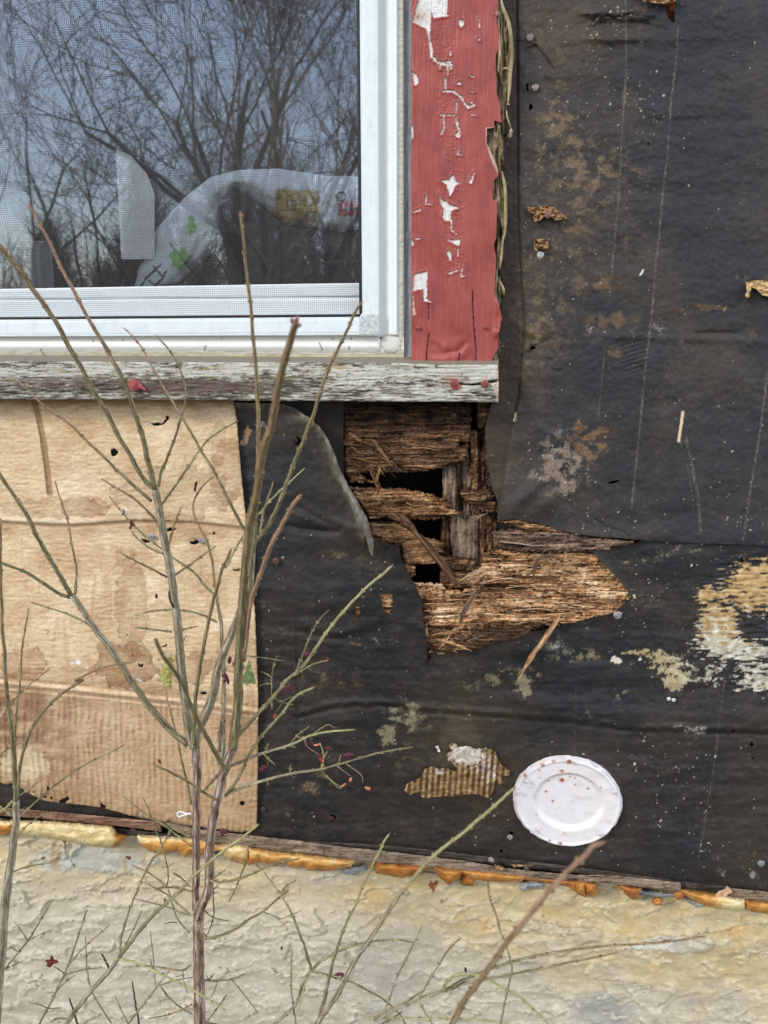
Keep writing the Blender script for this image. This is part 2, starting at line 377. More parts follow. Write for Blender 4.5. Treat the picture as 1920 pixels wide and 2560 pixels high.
def plank(name, poly, depth, st, seed, amp=.003, along=90, across=6, thick=.016, rag=4.5, lump=0, wx=0, step=2, label=None, holes=(), dark=None):
    o = sheet(name, poly, depth, M['wood'], woodc(seed, st, along, across, wx, dark), woodh(seed, amp, along, across * 1.4, lump, wx), thick, step, rag * 1.35, 8, holes, house, seed)
    if label: o['label'] = label
    return o
# back layer first
plank('stud', q('P', (905, 1060), (990, 1060), (990, 1700), (900, 1700)), -.03, BRN, 5, .002, 90, 8, .03, 1, 0, 1)
plank('stud', q('P', (1080, 560), (1260, 540), (1260, 1560), (1080, 1560)), -.022, GRY, 6, .003, 120, 12, .03, 2, 0, 1)
plank('stud', q('P', (915, 600), (1020, 600), (1050, 820), (1060, 1040), (930, 1060)), -.012, GRY, 7, .0016, 120, 14, .03, 2, 0, 1)
plank('stud', q('P', (1030, 590), (1085, 560), (1085, 1010), (1055, 1020)), -.025, BRN, 8, .002, 100, 8, .02, 1, 0, 1)
plank('stud', q('P', (1165, 330), (1240, 330), (1252, 850), (1170, 860), (1150, 700)), -.011, BRN, 9, .004, 60, 10, .02, 3, .002, 1)
plank('sheathing_board', q('P', (1215, 80), (1345, 80), (1345, 300), (1250, 320), (1215, 290)), -.008, BRN, 10, .004, 70, 5, .02, 2)
plank('stud', q('P', (1235, 310), (1350, 330), (1360, 880), (1240, 850)), -.013, [(0, (24, 17, 13)), (.5, (66, 48, 36)), (1, (116, 88, 66))], 11, .005, 22, 8, .02, 4, .002, 1)
plank('stud', q('Q', (1225, 10), (1410, 20), (1400, 330), (1290, 560), (1225, 500)), -.02, BRN, 12, .003, 100, 10, .02, 3, 0, 1)
plank('sheathing_board', q('Q', (905, 380), (1215, 400), (1215, 660), (940, 680), (900, 620)), -.016, BRN, 13, .004, 30, 14, .02, 5, .004)
plank('stud', q('Q', (980, -10), (1085, -10), (1090, 60), (1225, 20), (1222, 240), (1222, 415), (1130, 420), (1010, 395), (985, 210)), -.012, GRY, 14, .0014, 160, 16, .02, 2, 0, 1,
      label='grey stud cut off square at its lower end')
plank('sheathing_board', q('P', (1065, 850), (1150, 830), (1240, 850), (1360, 840), (1395, 950), (1395, 1080), (1290, 1050), (1180, 990), (1090, 905)), -.004, BRN, 15, .005, 60, 6, .012, 7, .003)
# front layer
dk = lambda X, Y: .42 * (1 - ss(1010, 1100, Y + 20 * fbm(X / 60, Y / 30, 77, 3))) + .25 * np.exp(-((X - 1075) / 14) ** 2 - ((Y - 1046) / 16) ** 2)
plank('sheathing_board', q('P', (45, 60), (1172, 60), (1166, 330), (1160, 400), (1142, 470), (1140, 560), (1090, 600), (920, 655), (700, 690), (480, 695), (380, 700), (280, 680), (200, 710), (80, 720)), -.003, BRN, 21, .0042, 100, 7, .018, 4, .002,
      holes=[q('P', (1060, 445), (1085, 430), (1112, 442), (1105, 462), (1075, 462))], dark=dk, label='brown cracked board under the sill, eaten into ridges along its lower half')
plank('sheathing_board', q('P', (100, 700), (200, 715), (330, 770), (345, 800), (235, 770), (225, 785), (120, 780)), -.006, TAN, 22, .003, 60, 6, .01, 5)
plank('sheathing_board', q('P', (120, 815), (230, 828), (400, 826), (550, 832), (720, 862), (920, 912), (990, 945), (1012, 1003), (960, 1000), (1100, 1046), (1000, 1072), (880, 1102), (640, 1102), (470, 1082), (300, 1096), (230, 1000), (180, 930)), -.003, TAN, 23, .0052, 90, 8, .016, 5, .003,
      label='tan splintered board broken off to a point in the middle of the hole')
plank('sheathing_board', q('Q', (270, 80), (520, 84), (640, 150), (700, 200), (760, 222), (830, 230), (946, 270), (925, 312), (945, 366), (830, 345), (860, 445), (590, 455), (560, 290), (450, 275), (300, 200)), -.008, TAN, 24, .0024, 110, 5, .016, 4, .001)
plank('sheathing_board', q('Q', (590, 450), (690, 468), (680, 510), (694, 545), (650, 562), (600, 540)), -.006, TAN, 25, .003, 50, 6, .014, 3)
big = q('Q', (640, 600), (920, 620), (960, 664), (1090, 680), (1175, 650), (1130, 600), (1138, 540), (1250, 490), (1268, 400)) + q('R', (110, 330), (300, 318), (700, 330), (1080, 330), (1230, 470), (1380, 640), (1440, 730), (1330, 900), (1050, 950), (720, 985), (300, 1035)) + q('Q', (900, 1000), (760, 985), (700, 800))
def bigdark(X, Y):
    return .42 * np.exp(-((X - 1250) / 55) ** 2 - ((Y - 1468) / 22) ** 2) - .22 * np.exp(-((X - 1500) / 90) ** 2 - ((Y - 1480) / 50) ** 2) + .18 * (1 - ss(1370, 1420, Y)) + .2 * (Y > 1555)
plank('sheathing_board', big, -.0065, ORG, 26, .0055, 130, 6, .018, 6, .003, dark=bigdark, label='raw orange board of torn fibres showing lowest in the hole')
plank('sheathing_board', q('Q', (740, 985), (1100, 1000), (1700, 960), (1700, 1120), (1200, 1260), (760, 1330)), -.006, [(0, (30, 20, 15)), (.4, (70, 50, 38)), (.7, (104, 78, 58)), (1, (150, 116, 86))], 27, .0028, 100, 7, .012, 3)
plank('sheathing_board', q('R', (170, 175), (250, 155), (400, 138), (500, 172), (740, 160), (900, 188), (1400, 250), (1400, 320), (1040, 350), (700, 345), (460, 345), (190, 318)), .001, PUR, 28, .0035, 140, 8, .016, 4, .001,
      label='weathered greyish board above the raw orange one')
plank('sheathing_board', q('R', (215, 70), (380, 60), (560, 92), (760, 150), (960, 200), (740, 185), (520, 178), (400, 130), (240, 100)), .004, TAN, 29, .004, 90, 6, .01, 4, .002)

# loose splinters (each one a thing)
def splinter(name, pts, wpx, d, label, st=TAN, group='loose splinters in the rotten hole', seed=0, flat=.45):
    """pts: source pixels (x, y[, extra depth])"""
    P = crom([(p[0], p[1], p[2] if len(p) > 2 else 0) for p in pts], 8); n = len(P); t = np.linspace(0, 1, n)
    prof = np.interp(t, [0, .08, .4, .85, 1], [.35, .8, 1, .7, .15]) * (1 + .35 * perlin(t * 9, t * 0 + seed * 3.3, seed))
    k0 = pxm(*pts[0][:2], d); mb = MB(); dx = np.gradient(P[:, 0]); dy = np.gradient(P[:, 1]); ln = np.hypot(dx, dy) + 1e-6; nx, ny = -dy / ln, dx / ln; rg = random.Random(seed)
    ns = 5 if wpx > 10 else 3
    for j in range(ns):
        o_ = ((j + .5) / ns - .5) * wpx * .72; a_, b2 = int(rg.uniform(0, .22) * n * (j != ns // 2)), n - int(rg.uniform(0, .25) * n * (j != ns // 2)); sl = slice(a_, b2); tt_ = t[sl]
        off = o_ * prof[sl] + .9 * perlin(tt_ * 7, tt_ * 0 + j, seed + j); V = W(P[sl, 0] + nx[sl] * off, P[sl, 1] + ny[sl] * off, d + P[sl, 2] + .0012 * perlin(tt_ * 6, tt_ * 0 + j * 2.3, seed))
        m_ = len(V); e_ = np.interp(np.linspace(0, 1, m_), [0, .12, .85, 1], [.25, 1, 1, .2]); R = np.maximum(wpx / ns * .62 * k0 * e_ * (.7 + .5 * rg.random()), .0001); sides = 7
        tq = np.repeat(tt_[:, None], sides, 1); kk = np.repeat(np.arange(sides)[None], m_, 0); c = pal(np.clip(.5 + .45 * fbm(tq * 9, kk * 1.7 + seed + j * 5, seed + 2, 3) + rg.uniform(-.15, .2), 0, 1), st); mb.tube(V, R, c, sides, .3, flat)
    o = mb.build(name, M['wood']); return tag(o, label, 'splinter', group)
splinter('wood_splinter', q('Q', (430, 15), (560, 55), (650, 130), (720, 220)), 26, .012, 'short curved dark splinter bridging the middle board and the black gap', BRN, seed=1)
splinter('wood_splinter', q('Q', (600, 90), (700, 180), (800, 300), (880, 400), (960, 500), (1030, 600), (1055, 655)), 24, .014, 'long diagonal brown splinter lying across the two lower black gaps', BRN, seed=2)
splinter('wood_splinter', q('Q', (1250, 640), (1180, 740), (1110, 860), (1055, 1000)), 17, .016, 'pale slanting splinter at the left end of the raw orange board', PUR, seed=3)
splinter('wood_splinter', q('Q', (865, 1098), (960, 1120), (1060, 1155), (1175, 1205)), 11, .012, 'straw coloured splinter lying nearly level below the hole', ORG, seed=4)
splinter('wood_splinter', q('Q', (985, 1060), (940, 1120), (888, 1185)), 8, .009, 'small splinter crossing under the nearly level straw coloured one', ORG, seed=5)
splinter('wood_splinter', q('R', (760, 880), (730, 950), (640, 1080), (530, 1230), (460, 1350), (402, 1452)), 16, .012, 'long loose orange splinter hanging down over black tar paper', ORG, seed=6)
splinter('wood_splinter', q('R', (740, 370), (640, 385), (565, 420), (540, 500), (515, 600)), 13, .014, 'dark bent splinter standing on the raw orange board', PUR, seed=7)
splinter('wood_splinter', q('P', (285, 665), (330, 720), (355, 790), (372, 830), (350, 915)), 14, .01, 'twisted brown splinter hanging over the top black gap', BRN, seed=8)
splinter('wood_splinter', q('P', (370, 620), (372, 680), (350, 760), (340, 790)), 9, .012, 'thin twisted splinter above the top black gap', TAN, seed=9)
splinter('wood_splinter', q('P', (110, 350), (170, 390), (240, 440)), 9, .008, 'straw coloured sliver sticking out at upper left of the hole', TAN, seed=10)
splinter('wood_splinter', q('P', (330, 430), (380, 500), (430, 570), (490, 655)), 9, .009, 'slanting sliver on the eaten face of the cracked brown board', TAN, seed=11)
splinter('wood_splinter', q('P', (1150, 1130), (1220, 1085), (1310, 1045)), 9, .008, 'grey sliver across the studs beside the torn paper edge', GRY, seed=12)
splinter('wood_splinter', q('Q', (780, 985), (785, 1050), (800, 1085)), 6, .006, 'tiny sliver at the torn paper edge below the hole', TAN, seed=13)
splinter('wood_splinter', q('Q', (1110, 975), (1050, 1010), (960, 1050), (850, 1050)), 10, .009, 'bent brown splinter at the lower edge of the raw orange board', TAN, seed=14)
# frayed fibres belong to the orange board
mb = MB(); rr = random.Random(3)
def fray(n, poly, L0, L1, th, st, d0, d1, out=.006, rk=1, sg=.22):
    P = np.array(poly); lo, hi = P.min(0), P.max(0); k = 0
    while k < n:
        x = rr.uniform(lo[0], hi[0]); y = rr.uniform(lo[1], hi[1])
        if psdf(poly, np.array([x]), np.array([y]))[0] < 4: continue
        k += 1; a = th + rr.gauss(0, sg); ln = rr.uniform(L0, L1); dd = rr.uniform(d0, d1)
        if rk > 2 and psdf(poly, np.array([x + ln * math.cos(a)]), np.array([y + ln * math.sin(a)]))[0] < 6: continue
        bend = rr.gauss(0, .06) * ln * (rk > 2)
        pts = [(x + ln * t * math.cos(a) + rr.gauss(0, 1.2), y + ln * t * math.sin(a) + rr.gauss(0, 1.5) + 3 * t * t + bend * math.sin(3 * t)) for t in (0, .33, .66, 1)]
        Q_ = crom([(p[0], p[1], dd + out * (i / 3) * rr.uniform(.2, 1)) for i, p in enumerate(pts)], 2)
        V = W(Q_[:, 0], Q_[:, 1], Q_[:, 2]); R = np.linspace(.0003, .0001, len(V)) * rr.uniform(.6, 1.4) * rk
        mb.tube(V, R, pal(np.array([rr.uniform(.35, 1)]), st)[0], 3)
fray(210, big, 6, 26, 0, ORG, -.004, .0, .004); fray(44, big, 30, 120, .02, ORG, -.0055, -.001, .004, 2.8, .08); fray(44, big, 24, 80, .05, BRN, -.005, -.001, .004, 2.8, .1); fray(50, q('R', (420, 340), (720, 340), (940, 380), (930, 430), (700, 520), (560, 520)), 6, 18, .5, ORG, .004, .01)
fray(60, q('Q', (1130, 540), (1320, 420), (1320, 560), (1180, 640)), 12, 36, 2.8, ORG, .004, .008)
for pl_ in (big, q('Q', (770, 990), (1150, 1010), (1200, 1180), (800, 1260)), q('R', (420, 340), (940, 380), (930, 430), (560, 520))): fray(70, pl_, 4, 12, rr.uniform(-.5, .5), ORG, -.003, .004, .003)
fo = mb.build('frayed_fibres', M['wood'], house)
mb = MB()
fray(22, q('P', (60, 380), (1150, 400), (1120, 580), (80, 690)), 30, 110, .03, BRN, -.004, .0, .004, 2.6, .08); fray(12, q('P', (240, 840), (900, 900), (1040, 1040), (320, 1080)), 30, 100, .1, TAN, -.003, .001, .003, 2.6, .08); fray(14, q('R', (190, 190), (900, 200), (1040, 320), (220, 320)), 60, 180, .03, PUR, .002, .005, .003, 3.4, .04); fray(40, q('P', (60, 380), (480, 380), (480, 680), (80, 700)), 10, 40, .5, TAN, .001, .004); fray(34, q('P', (240, 840), (900, 900), (1040, 1040), (320, 1080)), 10, 34, .12, TAN, .002, .006)
fray(40, q('Q', (300, 90), (640, 160), (900, 300), (560, 260)), 8, 26, .1, TAN, -.004, .0)
fray(60, q('Q', (770, 990), (1100, 1010), (1200, 1180), (800, 1260)), 10, 40, -.3, TAN, -.002, .006)
mb.build('frayed_fibres', M['wood'], house)

plank('sheathing_board', q('Q', (120, 660), (520, 680), (520, 920), (220, 1030), (130, 1000)), -.005, TAN, 35, .003, 80, 6, .012, 1)
# ---- tar paper
def tarbase(X, Y, seed, brown, blue):
    g_ = fbm(X / 260, Y / 260, seed, 4); g2 = fbm(X / 40, Y / 40, seed + 5, 4)
    c = np.broadcast_to(S(50, 49, 49), (len(X), 3)) * (1 + .26 * g_ + .22 * g2)[:, None]
    c = mixc(c, .75 * ss(-.1, .5, brown + .5 * g_ + .25 * g2), S(78, 65, 54)); c = mixc(c, .36 * ss(.55, .8, .5 + .45 * fbm(X / 11, Y / 9, seed + 8, 4, .65) + .35 * brown + .2 * g_), S(92, 80, 68)); c = mixc(c, .36 * ss(.1, .6, blue - .4 * g_), S(50, 55, 62))
    return c
def dusty(c, X, Y, m, col, seed, sc=5.0, thr=.5):
    big_ = .5 + .5 * fbm(X / 34, Y / 28, seed + 4, 5, .6); g_ = .5 + .5 * fbm(X / sc, Y / sc, seed, 3, .7)
    jx, jy = X + 3 * fbm(X / 7, Y / 7, seed + 6, 2), Y + 3 * fbm(X / 7, Y / 7, seed + 7, 2); gr = .42 * h01(np.floor(jx / 2.5), np.floor(jy / 2.5), seed) + .30 * (.5 + .5 * fbm(X / 3.1, Y / 2.7, seed + 9, 2)) + .28 * g_; pr = np.minimum(m, .9) * 2.0 * ss(.25, .75, big_)
    return mixc(c, ss(-.05, .45, pr - gr) * .66, pal(g_, [(0, [v * .7 for v in col]), (1, [min(255, v * 1.15) for v in col])]))
up_poly = [(1225, T0), (1225, 1000)] + q('P', (1345, 95), (1285, 320), (1310, 600), (1345, 830), (1392, 930), (1396, 1095)) + \
          q('R', (225, 68), (380, 62), (560, 92), (740, 152), (920, 192), (1070, 212), (1350, 232), (1500, 246), (1660, 256)) + [(1760, 1358), (1920, 1364), (E1, 1374), (E1, T0)]
tearT = q('T', (760, -400), (860, -400), (855, 60), (850, 190), (830, 195), (780, 130), (765, 40))
slit = q('U', (235, 1975), (300, 1945), (400, 1938), (330, 1965))
def up_h(X, Y, sd):
    h = .0020 * fbm(X / 170, Y / 130, 3, 4) + .0010 * rid(X / 200, Y / 90, 7, 2) + .0005 * fbm(X / 14, Y / 14, 4, 3)
    e = np.interp(Y, [T0, 500, 645, 790, 818, 992, 1050, 1300], [1290, 1296, 1300, 1310, 1311, 1296, 1281, 1240])
    h = h - .0016 * (1 - ss(-3, 3, X - e)) - .0012 * np.exp(-((X - e) / 5) ** 2)
    h = h + .0042 * (.7 + .6 * fbm(X / 50, Y / 20, 28, 3)) * np.exp(-((Y - 30 - .05 * (X - 1500)) / 17) ** 2) * ss(1420, 1480, X) * (1 - ss(1600, 1680, X)) - .0022 * (.6 + .8 * fbm(X / 40, Y / 16, 29, 3)) * np.exp(-((Y - 62 - .06 * (X - 1500)) / 20) ** 2) * ss(1430, 1500, X) * (1 - ss(1620, 1700, X))
    h = h + .003 * np.exp(-((Y - 95) / 14) ** 2 - ((X - 1540) / 90) ** 2)
    pt = psdf(q('K', (1310, 370), (1200, 430), (1190, 560), (1450, 600), (1535, 655), (1480, 600), (1400, 480)), X, Y); h = h - .0016 * ss(0, 4, pt)
    h = h + .009 * np.exp(-((X - 1300) / 75) ** 2 - ((Y - 1250) / 55) ** 2) + .003 * np.exp(-((X - 1500) / 200) ** 2 - ((Y - 1340) / 25) ** 2)
    dg = (X - 1245) * .75 - (Y - 1290) * -.66; h = h + .0022 * np.sin(dg / 9.5) * np.exp(-((X - 1330) / 70) ** 2 - ((Y - 1235) / 60) ** 2)
    h = h + .0012 * np.exp(-((Y - 838 - .04 * (X - 1500)) / 10) ** 2) * ss(1400, 1560, X) * (1 - ss(1850, 2000, X)) - .0015 * np.exp(-((Y - 832) / 5) ** 2) * ss(1720, 1760, X) * (1 - ss(1830, 1850, X))
    rp_ = np.exp(-((X - 1590) / 34) ** 2 - ((Y - 890) / 42) ** 2); h = h + .0005 * np.sin((Y + .3 * (X - 1590)) / 1.75) * rp_
    h = h - .0016 * ss(.55, .85, rid(X / 60, Y / 60, 33, 2)) * np.exp(-((X - 1350) / 60) ** 2 - ((Y - 890) / 60) ** 2) - .001 * (1 - ss(0, 3.5, ldist(q('R', (1055, 60), (1110, 90), (1170, 130), (1240, 145), (1330, 180), (1365, 215)), X, Y)))
    return h
def chalk(c, X, Y, pts, wd, a, seed, col=(138, 130, 112)):
    a *= .8
    m = (1 - ss(wd * .5, wd * 1.5, ldist(pts, X, Y))) * (.08 + .92 * ss(.42, .72, .5 + .5 * fbm(X / 4, Y / 4, seed, 2) + .25 * fbm(X / 9, Y / 60, seed + 2, 3)))
    return mixc(c, a * m, S(*col))
def up_c(X, Y, sd, h):
    brown = .55 * (1 - ss(1300, 1600, X)) * (1 - ss(600, 1200, Y)) + .35 * (1 - ss(1230, 1400, X)) + .04; blue = .3 + .3 * ss(1500, 1900, X) + blobs(X, Y, [(1330, 380, 50, 60, .9), (1330, 155, 40, 50, .9), (1330, 580, 50, 40, .7)])
    c = tarbase(X, Y, 40, brown, blue) * .86
    e = np.interp(Y, [T0, 500, 645, 790, 818, 992, 1050, 1300], [1290, 1296, 1300, 1310, 1311, 1296, 1281, 1240])
    c = mixc(c, .6 * (1 - ss(-2, 3, X - e)), S(58, 46, 36))
    c = mixc(c, .5 * np.exp(-((X - e - 1) / 2.5) ** 2), S(38, 32, 28))
    c = dusty(c, X, Y, blobs(X, Y, [(1400, 1130, 60, 80, .5), (1385, 1190, 100, 70, .34), (1420, 1200, 60, 60, .3)]), (152, 134, 116), 51, 5, .62)
    c = dusty(c, X, Y, blobs(X, Y, [(1470, 1080, 70, 45, .5), (1480, 1130, 40, 35, .55), (1410, 1230, 80, 40, .4), (1350, 1080, 70, 60, .25)]), (140, 106, 72), 52, 4, .62)
    c = dusty(c, X, Y, blobs(X, Y, [(1535, 800, 70, 20, .8), (1540, 880, 36, 26, .6), (1520, 710, 70, 22, .5), (1740, 770, 150, 10, .75), (1880, 690, 60, 18, .6), (1880, 830, 24, 20, .5), (1450, 700, 90, 60, .32), (1470, 830, 60, 30, .45), (1580, 20, 90, 16, .5), (1460, 60, 30, 30, .35), (1820, 20, 40, 20, .45), (1560, 600, 20, 30, .55), (1440, 560, 30, 30, .4)]), (114, 90, 66), 53, 4, .62)
    c = dusty(c, X, Y, blobs(X, Y, [(1400, 600, 160, 260, .42), (1600, 420, 110, 110, .3), (1390, 300, 70, 130, .48), (1380, 90, 80, 80, .34), (1330, 850, 90, 120, .35), (1480, 420, 60, 80, .3), (1650, 1330, 90, 20, .3)]), (128, 108, 82), 54, 3.2, .64)
    c = dusty(c, X, Y, blobs(X, Y, [(1620, 820, 60, 25, .5), (1470, 825, 30, 18, .6), (1700, 860, 60, 30, .3)]), (150, 146, 148), 55, 5, .66)
    den = .02 + blobs(X, Y, [(1400, 450, 200, 300, .10), (1555, 245, 75, 35, .7), (1520, 50, 70, 40, .35), (1520, 80, 60, 30, .3), (1640, 300, 40, 40, .2), (1480, 130, 30, 60, .35), (1490, 1310, 90, 20, .5), (1330, 1180, 60, 60, .2), (1420, 1150, 70, 80, .3), (1790, 1240, 80, 60, .12), (1880, 1310, 60, 14, .4)])
    for k_, (cl, r0, r1) in enumerate(((7, .7, 1.5), (11, .8, 2.2), (19, 1, 3.6))):
        c = mixc(c, .85 * specks(X, Y, cl, den * (1.6, 1, .9)[k_], r0, r1, 60 + 3 * k_), S(206, 192, 160) if k_ else S(160, 142, 112))
    c = chalk(c, X, Y, [(1564, 0), (1566, 170), (1556, 320), (1548, 480), (1537, 600), (1528, 690)], 2.2, .6, 71); c = chalk(c, X, Y, [(1512, 870), (1500, 1000), (1494, 1050)], 1.8, .4, 72)
    c = chalk(c, X, Y, q('T', (880, 240), (855, 600), (820, 900), (790, 1350), (745, 1700), (705, 2200)), 2.2, .75, 73); c = chalk(c, X, Y, q('U', (695, 0), (665, 400), (600, 950), (545, 1550), (480, 2180)), 2.2, .65, 74)
    c = chalk(c, X, Y, q('U', (1655, 1000), (1600, 1450), (1560, 1700), (1480, 2200)) + [(1858, 1350)], 2.3, .75, 75); c = chalk(c, X, Y, q('U', (950, 1560), (1000, 1800), (1050, 2060)) + [(1752, 1330)], 3.5, .6, 76); c = chalk(c, X, Y, q('U', (905, 1600), (980, 1900), (1020, 2200)), 2, .35, 77)
    m = 1 - ss(2.6, 4.2, ldist(q('U', (922, 1350), (912, 1440), (900, 1510), (887, 1600)), X, Y) + .8 * fbm(X / 4, Y / 4, 5, 2)); c = mixc(c, m, S(214, 192, 156))
    m = 1 - ss(1.2, 2.6, ldist(q('U', (580, 120), (570, 145), (555, 162)), X, Y)); c = mixc(c, m, S(220, 220, 220)); m = 1 - ss(1.5, 3, ldist(q('P', (1552, 185), (1545, 225), (1538, 248)), X, Y)); c = mixc(c, m, S(220, 200, 160))
    c = mixc(c, 1 - ss(1.5, 3.2, ldist(q('K', (1120, 350), (1200, 355)), X, Y)), S(20, 17, 15)); c = mixc(c, .8 * (1 - ss(1, 2.4, ldist(q('R', (1055, 60), (1110, 90), (1170, 130), (1240, 145), (1330, 180), (1365, 215)), X, Y))), S(24, 22, 22))
    return c
hol = lambda x, y, a, b_=None: [(x + a * math.cos(t) * (1 + .25 * math.sin(3 * t + x)), y + (b_ or a) * math.sin(t)) for t in np.arange(0, 6.28, .5)]
upper = sheet('tar_paper', up_poly, .003, M['tar'], up_c, up_h, .0016, 2.5, 2.2, 14,
              [tearT, slit, hol(1327, 268, 5, 7), hol(1319, 222, 4, 6), hol(1317, 213, 4, 4), hol(1621, 359, 4, 4), hol(1332, 869, 7, 5)])
tag(upper, 'dark grey tar paper sheet with chalk lines, right of the red trim board', 'tar paper', 'tar paper sheets')
o = sheet('shingle_layer', [(1640, T0), (1720, T0), (1715, 80), (1630, 80)], -.004, M['wood'], lambda X, Y, sd, h: pal(.45 + .4 * np.sin(Y * 1.15) * .6 + .3 * fbm(X / 30, Y / 8, 3, 3), [(0, (84, 48, 30)), (.6, (140, 84, 54)), (1, (176, 116, 78))]), lambda X, Y, sd: .0008 * np.sin(Y * 1.15), .004, 2, 0, 9, (), house)

# lower tar paper: everything below, running on behind the tan board
hole_r = q('Q', (300, 200), (400, 260), (480, 280), (552, 300), (556, 380), (590, 460), (640, 560), (690, 640), (735, 740), (750, 860), (765, 980), (775, 1110), (790, 1292)) + \
    [(1085, 1632), (1130, 1630), (1190, 1625), (1235, 1606)] + q('R', (400, 1085), (520, 1035), (720, 990), (900, 950), (1050, 908), (1230, 872), (1290, 810), (1368, 738), (1330, 660), (1300, 622), (1160, 470), (1040, 348), (1045, 322), (1110, 300), (1330, 286), (1420, 270))
flap_edge = q('Y', (60, 62), (345, 70), (420, 95), (500, 150), (570, 210), (625, 290), (650, 370), (690, 500), (745, 590), (790, 690), (822, 800), (838, 860))
lo_poly = [(E0, 1760), (E0, 980), (585, 990)] + flap_edge + [(930, 1345)] + hole_r + [(1640, 1335), (1760, 1340), (E1, 1350), (E1, 2260), (1920, 2245), (1440, 2185), (960, 2140), (640, 2095), (400, 2070), (0, 2032), (E0, 2000)]
slits = [q('Q', (160, 690), (180, 760), (205, 800), (210, 900), (195, 1000), (178, 960), (172, 850)), q('Q', (375, 715), (490, 700), (492, 780), (478, 890), (425, 880), (395, 800))]
tear2 = q('B', (872, 2075), (920, 2050), (950, 2080), (925, 2110), (900, 2120))
def lo_h(X, Y, sd):
    h = .0030 * fbm(X / 180, Y / 110, 103, 4) + .0014 * rid(X / 190, Y / 80, 107, 2) + .0005 * fbm(X / 14, Y / 14, 104, 3) + .0009 * fbm(X / 90, Y / 26, 106, 3) * ss(1400, 1560, Y)
    fl = ldist(flap_edge, X, Y); inflap = (Y < 1420) & (X < 960)
    h = h + np.where(inflap, .028 * np.exp(-fl / 52.0) * ss(1000, 1060, Y) * ss(630, 730, X) * (1 - ss(1300, 1420, Y)), 0) + np.where(inflap, .004 * np.exp(-((X - 760) / 90) ** 2 - ((Y - 1130) / 120) ** 2), 0)
    cr = ldist(q('D', (840, 740), (950, 770), (1100, 785), (1260, 795)), X, Y); h = h - .004 * np.exp(-(cr / 8) ** 2) + .0045 * np.exp(-((Y - 1300 - .28 * (X - 800)) / 16) ** 2) * ss(720, 770, X) * (1 - ss(870, 930, X))
    cr2 = ldist(q('D', (900, 580), (1010, 640), (1140, 700), (1290, 765)), X, Y); h = h - .004 * np.exp(-(cr2 / 9) ** 2)
    # long fold across the lower sheet
    yl = np.interp(X, [640, 740, 850, 960, 1060, 1200, 1400, 1600, 1920, 2300], [1745, 1790, 1762, 1760, 1775, 1785, 1800, 1824, 1830, 1838])
    yl = yl + 5 * fbm(X / 30, X * 0, 195, 4); vr = .25 + .9 * np.clip(.5 + .7 * fbm(X / 55, X * 0, 196, 3), 0, 1)
    h = h + .0030 * vr * np.exp(-((Y - yl + 7) / 8) ** 2) * ss(700, 780, X) + .004 * np.exp(-((Y - yl + 30) / 26) ** 2) * ss(1220, 1320, X) - .0024 * vr * np.exp(-((Y - yl - 6) / 6) ** 2) * ss(680, 760, X)
    yl2 = 1560 + 18 * np.sin(X / 60); h = h + .003 * np.exp(-((Y - yl2) / 15) ** 2) * ss(730, 770, X) * (1 - ss(880, 960, X)) - .003 * np.exp(-((Y - yl2 - 18) / 9) ** 2) * ss(740, 780, X) * (1 - ss(840, 900, X))
    h = h + .002 * np.exp(-((Y - 1965 - 10 * np.sin(X / 70)) / 14) ** 2) * ss(960, 1060, X) * (1 - ss(1300, 1400, X))
    h = h - .0014 * ss(0, 3, X - 738) * ss(1500, 1560, Y) * (1 - ss(0, 3, X - 744)) - .001 * np.exp(-((X - 767 - (Y - 1900) * .01) / 3) ** 2) * ss(1840, 1900, Y)
    pe = blobs(X, Y, [(1840, 1500, 110, 130, 1.)]); h = h - .0012 * ss(.35, .6, pe) * ss(.4, .6, .5 + .5 * fbm(X / 60, Y / 9, 140, 4))
    return h + .0025 * np.exp(-sd / 6.0) * (X > 1000) * (Y < 1700) * (Y > 1340)
